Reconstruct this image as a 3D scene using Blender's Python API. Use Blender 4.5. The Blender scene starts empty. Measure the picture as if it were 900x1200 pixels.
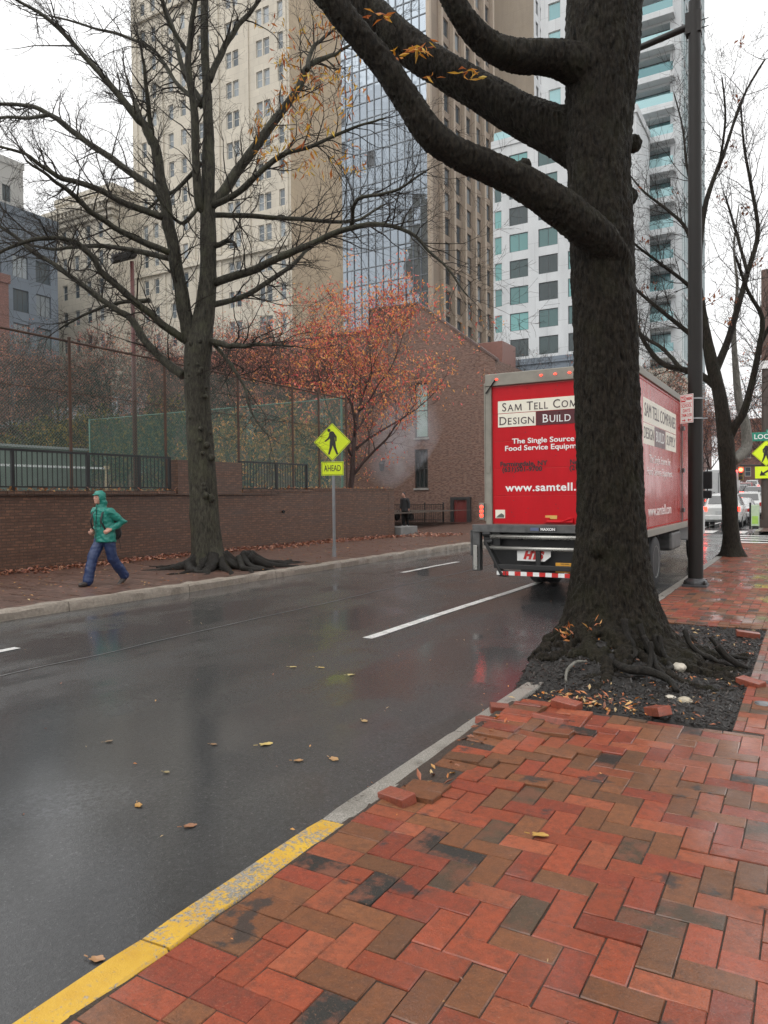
import bpy, bmesh, math, random
from math import sin, cos, tan, pi, radians, sqrt, atan2
from mathutils import Vector, Matrix, noise

scene = bpy.context.scene
COL = scene.collection
random.seed(7)

# ------------------------------------------------------------------ camera
FPX, TH, PT, RO = 870.0, radians(30.04), radians(1.19), radians(0.6)
EYE = Vector((0, 0, 1.75))
FW = Vector((-sin(TH) * cos(PT), cos(TH) * cos(PT), -sin(PT)))
r0 = Vector((cos(TH), sin(TH), 0))
u0 = r0.cross(FW)
UP = u0 * cos(RO) + r0 * sin(RO)
RT = FW.cross(UP)
cam_d = bpy.data.cameras.new('camera')
cam = bpy.data.objects.new('camera', cam_d)
COL.objects.link(cam)
cam_d.sensor_fit = 'VERTICAL'
cam_d.sensor_height = 24.0
cam_d.sensor_width = 18.0
cam_d.lens = 24.0 * FPX / 1200.0
cam_d.clip_start = 0.05
cam_d.clip_end = 5000
cam.matrix_world = Matrix(((RT.x, UP.x, -FW.x, EYE.x), (RT.y, UP.y, -FW.y, EYE.y), (RT.z, UP.z, -FW.z, EYE.z), (0, 0, 0, 1)))
scene.camera = cam

# ------------------------------------------------------------------ world, sun, exposure
SUN_EL, SUN_AZ = 58.0, 200.0
world = bpy.data.worlds.new('World')
scene.world = world
world.use_nodes = True
wn, wl = world.node_tree.nodes, world.node_tree.links
wn.clear()
w_out = wn.new('ShaderNodeOutputWorld')
w_bg = wn.new('ShaderNodeBackground')
w_sky = wn.new('ShaderNodeTexSky')
w_sky.sky_type = 'NISHITA'
w_sky.sun_disc = False
w_sky.sun_elevation = radians(SUN_EL)
w_sky.sun_rotation = radians(SUN_AZ)
w_sky.air_density = 1.0
w_sky.dust_density = 3.0
w_sky.ozone_density = 1.0
w_hs = wn.new('ShaderNodeHueSaturation')
w_hs.inputs['Saturation'].default_value = 0.12
w_tc = wn.new('ShaderNodeTexCoord')
w_sep = wn.new('ShaderNodeSeparateXYZ')
w_ramp = wn.new('ShaderNodeMapRange')            # an even overcast layer, a little brighter overhead
w_ramp.inputs['From Min'].default_value = -0.1
w_ramp.inputs['From Max'].default_value = 1.0
w_ramp.inputs['To Min'].default_value = 9.0
w_ramp.inputs['To Max'].default_value = 13.0
w_mix = wn.new('ShaderNodeMix')
w_mix.data_type = 'RGBA'
w_mix.inputs['Factor'].default_value = 0.75
w_nz = wn.new('ShaderNodeTexNoise')
w_nz.inputs['Scale'].default_value = 2.2
w_nz.inputs['Detail'].default_value = 4.0
w_mul = wn.new('ShaderNodeMath')
w_mul.operation = 'MULTIPLY'
w_nr = wn.new('ShaderNodeMapRange')
w_nr.inputs['From Min'].default_value = 0.3
w_nr.inputs['From Max'].default_value = 0.7
w_nr.inputs['To Min'].default_value = 0.88
w_nr.inputs['To Max'].default_value = 1.1
wl.new(w_tc.outputs['Generated'], w_sep.inputs[0])
wl.new(w_tc.outputs['Generated'], w_nz.inputs['Vector'])
wl.new(w_sep.outputs['Z'], w_ramp.inputs['Value'])
wl.new(w_nz.outputs['Fac'], w_nr.inputs['Value'])
wl.new(w_ramp.outputs[0], w_mul.inputs[0])
wl.new(w_nr.outputs[0], w_mul.inputs[1])
wl.new(w_sky.outputs[0], w_hs.inputs['Color'])
wl.new(w_hs.outputs[0], w_mix.inputs['A'])
wl.new(w_mul.outputs[0], w_mix.inputs['B'])
wl.new(w_mix.outputs['Result'], w_bg.inputs['Color'])
w_bg.inputs['Strength'].default_value = 0.10
wl.new(w_bg.outputs[0], w_out.inputs['Surface'])

sun_d = bpy.data.lights.new('sun', 'SUN')
sun_d.energy = 0.6
sun_d.angle = radians(60)
sun_d.color = (1.0, 0.97, 0.93)
sun = bpy.data.objects.new('sun', sun_d)
COL.objects.link(sun)
sd = Vector((sin(radians(SUN_AZ)) * cos(radians(SUN_EL)), cos(radians(SUN_AZ)) * cos(radians(SUN_EL)), sin(radians(SUN_EL))))
sun.rotation_euler = sd.to_track_quat('Z', 'Y').to_euler()
sun.location = (0, 0, 120)
scene.view_settings.view_transform = 'Standard'
scene.view_settings.look = 'None'
scene.view_settings.gamma = 1.0
scene.view_settings.use_curve_mapping = False
scene.view_settings.exposure = 0.62
scene.render.engine = 'CYCLES'
scene.cycles.use_denoising = True
scene.cycles.denoising_input_passes = 'RGB_ALBEDO_NORMAL'
scene.cycles.denoising_prefilter = 'NONE'
scene.cycles.max_bounces = 6
scene.cycles.diffuse_bounces = 3
scene.cycles.glossy_bounces = 3
scene.cycles.transmission_bounces = 4
scene.cycles.volume_bounces = 1

# ------------------------------------------------------------------ helpers: pixels of the photo to places at a real distance
def P(px, py, d):
    return EYE + (FW + RT * ((px - 450) / FPX) - UP * ((py - 600) / FPX)) * d

def ground(px, py, z=0.15):
    r = FW + RT * ((px - 450) / FPX) - UP * ((py - 600) / FPX)
    return EYE + r * ((z - EYE.z) / r.z)

# ------------------------------------------------------------------ helpers: things, parts, meshes
def tag(o, label=None, cat=None, group=None, kind=None):
    if label: o['label'] = label
    if cat: o['category'] = cat
    if group: o['group'] = group
    if kind: o['kind'] = kind
    return o

def thing(name, label, cat, loc=(0, 0, 0), rz=0.0, group=None):
    o = bpy.data.objects.new(name, None)
    o.empty_display_size = 0.2
    COL.objects.link(o)
    o.location = loc
    o.rotation_euler = (0, 0, rz)
    return tag(o, label, cat, group)

def copy_tree(o, parent=None):
    c = o.copy()
    COL.objects.link(c)
    c.parent = parent
    for ch in list(o.children):
        copy_tree(ch, c)
    return c

def world_loc(o):
    v = Vector((0, 0, 0))
    while o is not None:
        v = v + Vector(o.location)
        o = o.parent
    return v

class MB:
    def __init__(self):
        self.v, self.f, self.m, self.c, self.uv = [], [], [], [], []
        self.useuv = False
    def add(self, verts, faces, mi=0, col=None):
        b = len(self.v)
        self.v.extend([tuple(p) for p in verts])
        for f in faces:
            self.f.append(tuple(b + i for i in f))
            self.m.append(mi)
            self.c.append(col)
        return b
    def quad(self, a, b, c, d, mi=0, col=None):
        self.add([a, b, c, d], [(0, 1, 2, 3)], mi, col)
    def box(self, x0, x1, y0, y1, z0, z1, mi=0, col=None):
        vs = [(x0, y0, z0), (x1, y0, z0), (x1, y1, z0), (x0, y1, z0), (x0, y0, z1), (x1, y0, z1), (x1, y1, z1), (x0, y1, z1)]
        self.add(vs, [(3, 2, 1, 0), (4, 5, 6, 7), (0, 1, 5, 4), (1, 2, 6, 5), (2, 3, 7, 6), (3, 0, 4, 7)], mi, col)
    def obox(self, M, sx, sy, sz, mi=0, col=None):
        vs = [M @ Vector((x * sx / 2, y * sy / 2, z * sz / 2)) for x, y, z in ((-1, -1, -1), (1, -1, -1), (1, 1, -1), (-1, 1, -1), (-1, -1, 1), (1, -1, 1), (1, 1, 1), (-1, 1, 1))]
        self.add(vs, [(3, 2, 1, 0), (4, 5, 6, 7), (0, 1, 5, 4), (1, 2, 6, 5), (2, 3, 7, 6), (3, 0, 4, 7)], mi, col)
    def bar(self, a, b, w, h, mi=0, upv=(0, 0, 1)):
        a, b = Vector(a), Vector(b)
        y = (b - a)
        L = y.length
        if L < 1e-6: return
        y.normalize()
        u = Vector(upv)
        x = y.cross(u)
        if x.length < 1e-4: x = y.cross(Vector((1, 0, 0)))
        x.normalize()
        z = x.cross(y)
        M = Matrix(((x.x, y.x, z.x, 0), (x.y, y.y, z.y, 0), (x.z, y.z, z.z, 0), (0, 0, 0, 1)))
        M.translation = (a + b) / 2
        self.obox(M, w, L, h, mi)
    def tube(self, pts, rad, n=8, mi=0, cap=True, col=None, flat=1.0):
        pts = [Vector(p) for p in pts]
        k = len(pts)
        if not hasattr(rad, '__len__'): rad = [rad] * k
        t = (pts[1] - pts[0]).normalized()
        ref = Vector((0, 0, 1)) if abs(t.z) < 0.9 else Vector((1, 0, 0))
        nx = t.cross(ref).normalized()
        vs = []
        for i in range(k):
            if i == 0: t = pts[1] - pts[0]
            elif i == k - 1: t = pts[-1] - pts[-2]
            else: t = pts[i + 1] - pts[i - 1]
            if t.length < 1e-9: t = Vector((0, 0, 1))
            t.normalize()
            nx = nx - t * nx.dot(t)
            if nx.length < 1e-6: nx = t.orthogonal()
            nx.normalize()
            ny = t.cross(nx)
            for j in range(n):
                a = 2 * pi * j / n
                vs.append(pts[i] + nx * (rad[i] * cos(a)) + ny * (rad[i] * sin(a) * flat))
        fs = []
        for i in range(k - 1):
            for j in range(n):
                j2 = (j + 1) % n
                fs.append((i * n + j, i * n + j2, (i + 1) * n + j2, (i + 1) * n + j))
        if cap:
            fs.append(tuple(range(n - 1, -1, -1)))
            fs.append(tuple((k - 1) * n + j for j in range(n)))
        self.add(vs, fs, mi, col)
    def ell(self, c, rx, ry, rz, nu=12, nv=8, mi=0, M=None):
        c = Vector(c)
        vs, fs = [], []
        for i in range(nv + 1):
            ph = -pi / 2 + pi * i / nv
            for j in range(nu):
                a = 2 * pi * j / nu
                p = Vector((rx * cos(ph) * cos(a), ry * cos(ph) * sin(a), rz * sin(ph)))
                if M is not None: p = M @ p
                vs.append(c + p)
        for i in range(nv):
            for j in range(nu):
                j2 = (j + 1) % nu
                fs.append((i * nu + j, i * nu + j2, (i + 1) * nu + j2, (i + 1) * nu + j))
        self.add(vs, fs, mi)
    def prism(self, poly, o, ux, uy, un, t, mi=0):
        """polygon (list of 2D points, counter clockwise seen from +un) from depth 0 to t along un"""
        o, ux, uy, un = Vector(o), Vector(ux), Vector(uy), Vector(un)
        n = len(poly)
        lo = [o + ux * x + uy * y for x, y in poly]
        hi = [p + un * t for p in lo]
        fs = [tuple(range(n - 1, -1, -1)), tuple(range(n, 2 * n))]
        for i in range(n):
            j = (i + 1) % n
            fs.append((i, j, n + j, n + i))
        self.add(lo + hi, fs, mi)
    def lathe(self, prof, c=(0, 0, 0), n=24, mi=0, axis='Z'):
        vs, fs = [], []
        c = Vector(c)
        for r, h in prof:
            for j in range(n):
                a = 2 * pi * j / n
                if axis == 'Z': p = Vector((r * cos(a), r * sin(a), h))
                elif axis == 'X': p = Vector((h, r * cos(a), r * sin(a)))
                else: p = Vector((r * sin(a), h, r * cos(a)))
                vs.append(c + p)
        k = len(prof)
        for i in range(k - 1):
            for j in range(n):
                j2 = (j + 1) % n
                fs.append((i * n + j, i * n + j2, (i + 1) * n + j2, (i + 1) * n + j))
        fs.append(tuple(range(n - 1, -1, -1)))
        fs.append(tuple((k - 1) * n + j for j in range(n)))
        self.add(vs, fs, mi)
    def build(self, name, mats, parent=None, loc=None, smooth=False, bevel=0.0, seg=2, rel=True, uv=True, auto=None):
        """linked as ONE mesh object; with a parent, world-placed vertices are stored relative to it when rel"""
        me = bpy.data.meshes.new(name)
        off = Vector((0, 0, 0))
        if parent is not None and rel: off = world_loc(parent)
        elif loc is not None: off = Vector(loc)
        if off.length > 0:
            vs = [(x - off.x, y - off.y, z - off.z) for x, y, z in self.v]
        else:
            vs = self.v
        me.from_pydata(vs, [], self.f)
        if not isinstance(mats, (list, tuple)): mats = [mats]
        for m in mats: me.materials.append(m)
        if any(self.m): me.polygons.foreach_set('material_index', self.m)
        if uv:
            l = me.uv_layers.new(name='UVMap')
            data = [0.0] * (2 * len(me.loops))
            for p in me.polygons:
                nx, ny, nz = abs(p.normal.x), abs(p.normal.y), abs(p.normal.z)
                for li in p.loop_indices:
                    x, y, z = self.v[me.loops[li].vertex_index]
                    if nz >= nx and nz >= ny: a, b = x, y
                    elif nx > ny: a, b = y, z
                    else: a, b = x, z
                    data[2 * li] = a
                    data[2 * li + 1] = b
            l.data.foreach_set('uv', data)
        if any(c is not None for c in self.c):
            at = me.color_attributes.new('Col', 'FLOAT_COLOR', 'CORNER')
            data = []
            for p in me.polygons:
                c = self.c[p.index] or (0.5, 0.5, 0.5)
                data.extend([c[0], c[1], c[2], 1.0] * len(p.loop_indices))
            at.data.foreach_set('color', data)
        if smooth: me.polygons.foreach_set('use_smooth', [True] * len(me.polygons))
        if auto is not None:
            me.polygons.foreach_set('use_smooth', [True] * len(me.polygons))
            me.set_sharp_from_angle(angle=radians(auto))
        o = bpy.data.objects.new(name, me)
        COL.objects.link(o)
        if parent is not None: o.parent = parent
        elif loc is not None: o.location = loc
        if bevel > 0:
            b = o.modifiers.new('bevel', 'BEVEL')
            b.width = bevel
            b.segments = seg
            b.limit_method = 'ANGLE'
            b.angle_limit = radians(40)
        return o

def struct(mb, name, mats, **k):
    o = mb.build(name, mats, **k)
    o['kind'] = 'structure'
    return o

def fuse(mb, name, mat, parent, voxel=0.012, smooth=6, rel=False):
    """overlapping tapered limbs fused into one continuous skin"""
    me = bpy.data.meshes.new('tmp')
    me.from_pydata(mb.v, [], mb.f)
    t = bpy.data.objects.new('tmp', me)
    COL.objects.link(t)
    r = t.modifiers.new('r', 'REMESH')
    r.mode = 'VOXEL'
    r.voxel_size = voxel
    s = t.modifiers.new('s', 'SMOOTH')
    s.factor = 0.5
    s.iterations = smooth
    dg = bpy.context.evaluated_depsgraph_get()
    dg.update()
    m2 = bpy.data.meshes.new_from_object(t.evaluated_get(dg))
    bpy.data.objects.remove(t)
    m2.name = name
    m2.materials.clear()
    m2.materials.append(mat)
    m2.polygons.foreach_set('use_smooth', [True] * len(m2.polygons))
    o = bpy.data.objects.new(name, m2)
    COL.objects.link(o)
    o.parent = parent
    return o

def wrinkle(o, amp, f=9.0, zf=0.5):
    """soft cloth folds along the normals"""
    me = o.data
    nn = [Vector(v.normal) for v in me.vertices]
    for v, n in zip(me.vertices, nn):
        c = v.co
        k = noise.noise((c.x * f, c.y * f, c.z * f * zf * 2 + c.y * 6)) + 0.6 * noise.noise((c.x * f * 2.3, c.y * f * 2.3, c.z * f * 2.6)) - abs(noise.noise((c.x * f * 0.8 + 5, c.y * f * 0.8, c.z * f * 1.5))) * 1.2
        v.co = v.co + n * (amp * k)
    return o

def fuse_bark(mb, name, mat, parent, voxel, smooth, disp):
    """trunk, limbs and roots fused into one continuous skin, then given bark relief along the normals"""
    o = fuse(mb, name, mat, parent, voxel, smooth)
    me = o.data
    off = world_loc(parent)
    nn = [Vector(v.normal) for v in me.vertices]
    for v, n in zip(me.vertices, nn):
        v.co = v.co + n * disp(v.co, n) - off
    return o

def text(name, s, size, mat, parent, loc, rot, ext=0.002, align='CENTER', bold=0.0, xs=1.0, spacing=1.0, shear=0.0, width=None):
    """raised lettering turned into a mesh; loc in the parent's own space"""
    cu = bpy.data.curves.new('tmp', 'FONT')
    cu.body = s
    cu.size = size
    cu.extrude = ext
    cu.offset = bold
    cu.align_x = align
    cu.align_y = 'CENTER'
    cu.space_character = spacing
    cu.shear = shear
    cu.resolution_u = 3
    t = bpy.data.objects.new('tmp', cu)
    COL.objects.link(t)
    dg = bpy.context.evaluated_depsgraph_get()
    dg.update()
    me = bpy.data.meshes.new_from_object(t.evaluated_get(dg))
    bpy.data.objects.remove(t)
    bpy.data.curves.remove(cu)
    me.name = name
    if width and len(me.vertices):
        xsn = [v.co.x for v in me.vertices]
        xs = width / max(1e-6, max(xsn) - min(xsn))
    if xs != 1.0:
        for v in me.vertices: v.co.x *= xs
    me.materials.clear()
    me.materials.append(mat)
    o = bpy.data.objects.new(name, me)
    COL.objects.link(o)
    o.parent = parent
    o.location = loc
    o.rotation_euler = rot
    return o

def catmull(pts, sub=4):
    """pts: list of (Vector, r)"""
    out = []
    n = len(pts)
    for i in range(n - 1):
        p0, p1, p2, p3 = pts[max(i - 1, 0)], pts[i], pts[i + 1], pts[min(i + 2, n - 1)]
        for k in range(sub):
            t = k / sub
            t2, t3 = t * t, t * t * t
            q = 0.5 * ((2 * p1[0]) + (p2[0] - p0[0]) * t + (2 * p0[0] - 5 * p1[0] + 4 * p2[0] - p3[0]) * t2 + (3 * p1[0] - p0[0] - 3 * p2[0] + p3[0]) * t3)
            out.append((q, p1[1] + (p2[1] - p1[1]) * t))
    out.append(pts[-1])
    return out

# ------------------------------------------------------------------ helpers: materials
class NT:
    def __init__(self, name):
        self.mat = bpy.data.materials.new(name)
        self.mat.use_nodes = True
        self.n, self.l = self.mat.node_tree.nodes, self.mat.node_tree.links
        self.b = self.n['Principled BSDF']
    def new(self, t, **k):
        x = self.n.new('ShaderNode' + t)
        for a, v in k.items():
            if a in x.inputs: x.inputs[a].default_value = v
            else: setattr(x, a, v)
        return x
    def link(self, a, b): self.l.new(a, b)
    def coord(self, out='Object', scale=(1, 1, 1)):
        t = self.new('TexCoord')
        m = self.new('Mapping')
        m.inputs['Scale'].default_value = scale
        self.link(t.outputs[out], m.inputs['Vector'])
        return m.outputs[0]
    def noise(self, vec, scale, detail=4.0, rough=0.55, out='Fac'):
        x = self.new('TexNoise')
        x.inputs['Scale'].default_value = scale
        x.inputs['Detail'].default_value = detail
        x.inputs['Roughness'].default_value = rough
        self.link(vec, x.inputs['Vector'])
        return x.outputs[out]
    def rng(self, v, a, b, c, d):
        x = self.new('MapRange')
        for i, k in zip(('From Min', 'From Max', 'To Min', 'To Max'), (a, b, c, d)): x.inputs[i].default_value = k
        self.link(v, x.inputs['Value'])
        return x.outputs[0]
    def mix(self, f, a, b, blend='MIX'):
        x = self.new('Mix')
        x.data_type = 'RGBA'
        x.blend_type = blend
        for k, v in (('Factor', f), ('A', a), ('B', b)):
            if isinstance(v, (int, float)): x.inputs[k].default_value = v
            elif isinstance(v, tuple): x.inputs[k].default_value = (*v[:3], 1.0)
            else: self.link(v, x.inputs[k])
        return x.outputs['Result']
    def math(self, op, a, b=0.0):
        x = self.new('Math')
        x.operation = op
        for i, v in enumerate((a, b)):
            if isinstance(v, (int, float)): x.inputs[i].default_value = v
            else: self.link(v, x.inputs[i])
        return x.outputs[0]
    def bump(self, h, strength=0.3, dist=0.01, normal=None):
        x = self.new('Bump')
        x.inputs['Strength'].default_value = strength
        x.inputs['Distance'].default_value = dist
        self.link(h, x.inputs['Height'])
        if normal is not None: self.link(normal, x.inputs['Normal'])
        return x.outputs[0]
    def set(self, k, v):
        i = self.b.inputs[k]
        if isinstance(v, (int, float)): i.default_value = v
        elif isinstance(v, tuple): i.default_value = (*v[:3], 1.0)
        else: self.link(v, i)

def plain(name, col, rough=0.5, metal=0.0, var=0.12, scale=6.0, spec=0.5, bump=0.0, coat=0.0, bscale=None):
    t = NT(name)
    v = t.coord('Object')
    n = t.noise(v, scale, 5.0)
    lo = tuple(c * (1 - var) for c in col)
    hi = tuple(min(1, c * (1 + var)) for c in col)
    t.set('Base Color', t.mix(t.rng(n, 0.3, 0.7, 0, 1), lo, hi))
    t.set('Roughness', t.rng(n, 0.3, 0.7, max(0.02, rough - 0.08), min(1, rough + 0.08)))
    t.set('Metallic', metal)
    t.set('Specular IOR Level', spec)
    if coat: t.set('Coat Weight', coat); t.set('Coat Roughness', 0.08)
    if bump: t.set('Normal', t.bump(t.noise(v, bscale or scale * 6, 4.0), bump, 0.01))
    return t.mat

def glow(name, col, strength):
    t = NT(name)
    t.set('Base Color', col)
    t.set('Emission Color', col)
    t.set('Emission Strength', strength)
    t.set('Roughness', 0.3)
    return t.mat

def brickwall(name, c1, c2, mortar, bw=0.2, rh=0.075, ms=0.009, stain=(0.02, 0.015, 0.012), stain_amt=0.6, rough=0.55, streak=True):
    t = NT(name)
    uv = t.coord('UV')
    b = t.new('TexBrick')
    b.inputs['Scale'].default_value = 1.0
    b.inputs['Brick Width'].default_value = bw
    b.inputs['Row Height'].default_value = rh
    b.inputs['Mortar Size'].default_value = ms
    b.inputs['Mortar Smooth'].default_value = 0.2
    b.inputs['Color1'].default_value = (*c1, 1)
    b.inputs['Color2'].default_value = (*c2, 1)
    b.inputs['Mortar'].default_value = (*mortar, 1)
    b.inputs['Bias'].default_value = 0.0
    t.link(uv, b.inputs['Vector'])
    n1 = t.noise(t.coord('UV', (0.6, 4.5, 1)), 1.1, 6.0, 0.7)
    n2 = t.noise(t.coord('UV', (5.0, 13.3, 1)), 1.0, 2.0)
    n3 = t.noise(t.coord('UV'), 30.0, 4.0)
    c = t.mix(t.rng(n2, 0.42, 0.62, 0.0, 0.85), b.outputs['Color'], tuple(x * 0.3 for x in c1))
    c = t.mix(t.rng(n1, 0.45, 0.72, 0.0, stain_amt), c, stain)
    c = t.mix(t.rng(n3, 0.3, 0.7, 0.0, 0.35), c, tuple(x * 1.3 for x in c2))
    t.set('Base Color', c)
    t.set('Roughness', t.rng(n1, 0.35, 0.7, rough + 0.12, rough - 0.15))
    h = t.math('SUBTRACT', t.math('MULTIPLY', n3, 0.4), b.outputs['Fac'])
    t.set('Normal', t.bump(h, 0.6, 0.008))
    return t.mat

M = {}
M['steel'] = plain('galvanised_steel', (0.32, 0.33, 0.34), 0.45, 0.6)
M['dark_metal'] = plain('dark_bronze_metal', (0.014, 0.012, 0.0105), 0.45, 0.1, spec=0.3, bump=0.05)
M['black_metal'] = plain('black_iron', (0.012, 0.012, 0.013), 0.4, 0.2)
M['rust'] = plain('rusty_steel', (0.075, 0.038, 0.024), 0.7, 0.1, var=0.45, scale=5)
M['oxide'] = plain('red_oxide_paint', (0.09, 0.022, 0.018), 0.5, 0.0, var=0.3)
M['rubber'] = plain('rubber', (0.016, 0.016, 0.017), 0.65, var=0.2)
M['glass_dark'] = plain('dark_glass', (0.012, 0.015, 0.017), 0.06, 0.0, spec=0.8)
M['white_paint'] = plain('white_paint', (0.52, 0.53, 0.53), 0.35, var=0.05)
M['cream_vinyl'] = plain('cream_vinyl', (0.78, 0.74, 0.62), 0.35, var=0.04)
M['concrete'] = plain('concrete', (0.26, 0.25, 0.23), 0.7, var=0.25, scale=3, bump=0.2)
M['red_lamp'] = glow('red_lamp', (1.0, 0.03, 0.015), 4.5)
M['red_lens'] = plain('red_lens', (0.35, 0.01, 0.008), 0.15)
M['amber_lamp'] = glow('amber_lamp', (1.0, 0.2, 0.03), 3.0)

# ================================================================== SETTING: ground, road, kerbs, pavements
def hill(y): return max(0.0, (y - 52) * 0.03)
KX = -2.05          # road edge of the near pavement
LX = -10.12         # road edge of the far pavement
XS0, XS1 = 26.2, 34.6   # the cross street

def mat_asphalt():
    t = NT('wet_asphalt')
    v = t.coord('Object')
    fine = t.noise(v, 62.0, 4.0, 0.8)
    grit = t.noise(v, 30.0, 5.0, 0.8)
    big = t.noise(t.coord('Object', (1.0, 0.22, 1.0)), 0.9, 5.0, 0.6)
    patch = t.noise(v, 0.55, 5.0, 0.6)
    c = t.mix(t.rng(grit, 0.3, 0.75, 0, 1), (0.008, 0.0085, 0.009), (0.048, 0.049, 0.050))
    c = t.mix(t.rng(fine, 0.58, 0.72, 0, 0.85), c, (0.17, 0.17, 0.168))
    c = t.mix(t.rng(big, 0.4, 0.7, 0, 0.55), c, (0.016, 0.016, 0.017))
    # broken patch of sky glare painted pale into the near lane's colour
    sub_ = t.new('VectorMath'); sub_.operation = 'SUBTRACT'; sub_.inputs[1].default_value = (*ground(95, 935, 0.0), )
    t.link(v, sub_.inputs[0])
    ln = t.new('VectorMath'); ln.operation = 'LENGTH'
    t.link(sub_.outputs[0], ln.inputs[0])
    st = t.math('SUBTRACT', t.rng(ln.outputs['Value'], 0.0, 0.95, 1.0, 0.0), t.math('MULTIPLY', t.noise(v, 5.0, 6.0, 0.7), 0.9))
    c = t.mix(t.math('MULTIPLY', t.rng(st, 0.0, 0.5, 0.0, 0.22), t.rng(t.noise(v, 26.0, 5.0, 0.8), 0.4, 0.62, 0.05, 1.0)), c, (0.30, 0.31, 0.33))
    t.set('Base Color', c)
    t.set('Roughness', 0.6)
    t.set('Specular IOR Level', 0.4)
    wet = t.math('ADD', t.math('MULTIPLY', big, 0.5), t.math('MULTIPLY', patch, 0.5))
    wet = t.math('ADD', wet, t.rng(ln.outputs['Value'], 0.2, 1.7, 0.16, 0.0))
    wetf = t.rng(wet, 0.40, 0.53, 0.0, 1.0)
    t.set('Coat Weight', 1.0)
    t.set('Coat IOR', 1.45)
    t.set('Coat Roughness', t.rng(wetf, 0, 1, 0.24, 0.06))
    h = t.math('ADD', fine, t.math('MULTIPLY', grit, 1.3))
    t.set('Normal', t.bump(h, 0.9, 0.006))
    cb = t.new('Bump')
    cb.inputs['Distance'].default_value = 0.006
    t.link(t.rng(wetf, 0, 1, 0.6, 0.06), cb.inputs['Strength'])
    t.link(h, cb.inputs['Height'])
    t.set('Coat Normal', cb.outputs[0])
    return t.mat

def mat_paver():
    t = NT('clay_paver')
    a = t.new('VertexColor')
    a.layer_name = 'Col'
    v = t.coord('Object')
    n1 = t.noise(v, 28.0, 6.0, 0.65)
    n2 = t.noise(v, 120.0, 4.0, 0.7)
    n3 = t.noise(v, 1.3, 5.0, 0.6)
    n4 = t.noise(v, 7.0, 6.0, 0.7)
    c = t.mix(t.rng(n1, 0.38, 0.66, 0, 0.6), a.outputs['Color'], t.mix(0.5, a.outputs['Color'], (0.03, 0.022, 0.018)))
    c = t.mix(t.rng(n4, 0.52, 0.74, 0, 0.5), c, (0.06, 0.036, 0.025))
    c = t.mix(t.rng(n2, 0.42, 0.30, 0, 0.6), c, (0.03, 0.016, 0.01))
    c = t.mix(t.rng(n2, 0.58, 0.72, 0, 0.4), c, (0.40, 0.20, 0.12))
    sp = t.new('SeparateColor')
    t.link(a.outputs['Color'], sp.inputs[0])
    part = t.math('MULTIPLY', t.rng(sp.outputs[0], 0.05, 0.11, 1.0, 0.0), t.rng(t.noise(v, 6.5, 4.0, 0.6), 0.47, 0.60, 0.0, 0.85))
    c = t.mix(part, c, (0.17, 0.062, 0.036))
    n6 = t.noise(v, 3.1, 6.0, 0.62)
    c = t.mix(t.rng(n6, 0.615, 0.66, 0, 0.85), c, (0.032, 0.029, 0.026))
    n7 = t.noise(v, 70.0, 3.0, 0.7)
    c = t.mix(t.rng(n7, 0.36, 0.28, 0, 0.55), c, (0.05, 0.028, 0.018))
    c = t.mix(t.rng(n7, 0.66, 0.76, 0, 0.5), c, (0.36, 0.20, 0.12))
    t.set('Base Color', c)
    pos = t.new('SeparateXYZ')
    t.link(v, pos.inputs[0])
    w = t.rng(t.math('ADD', n3, t.rng(pos.outputs[0], -1.5, 0.8, -0.05, 0.17)), 0.46, 0.60, 0.0, 1.0)
    rg = t.mix(w, (0.5, 0.5, 0.5), (0.3, 0.3, 0.3))
    t.set('Specular IOR Level', 0.28)
    t.set('Roughness', t.math('ADD', rg, t.math('MULTIPLY', n1, 0.14)))
    h = t.math('ADD', t.math('MULTIPLY', n2, 0.6), n1)
    t.set('Normal', t.bump(h, 0.7, 0.006))
    t.set('Coat Weight', t.rng(w, 0, 1, 0.0, 0.85))
    t.set('Coat IOR', 1.4)
    t.set('Coat Roughness', t.rng(w, 0, 1, 0.22, 0.05))
    cb = t.new('Bump')
    cb.inputs['Distance'].default_value = 0.003
    cb.inputs['Strength'].default_value = 0.12
    t.link(h, cb.inputs['Height'])
    t.set('Coat Normal', cb.outputs[0])
    return t.mat

def mat_soil(name, a, b, sc=40):
    t = NT(name)
    v = t.coord('Object')
    n = t.noise(v, sc, 6.0, 0.7)
    n2 = t.noise(v, 3.0, 4.0)
    c = t.mix(t.rng(n, 0.3, 0.7, 0, 1), a, b)
    t.set('Base Color', c)
    t.set('Roughness', t.rng(n2, 0.4, 0.65, 0.75, 0.35))
    t.set('Normal', t.bump(n, 0.9, 0.02))
    return t.mat

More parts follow.
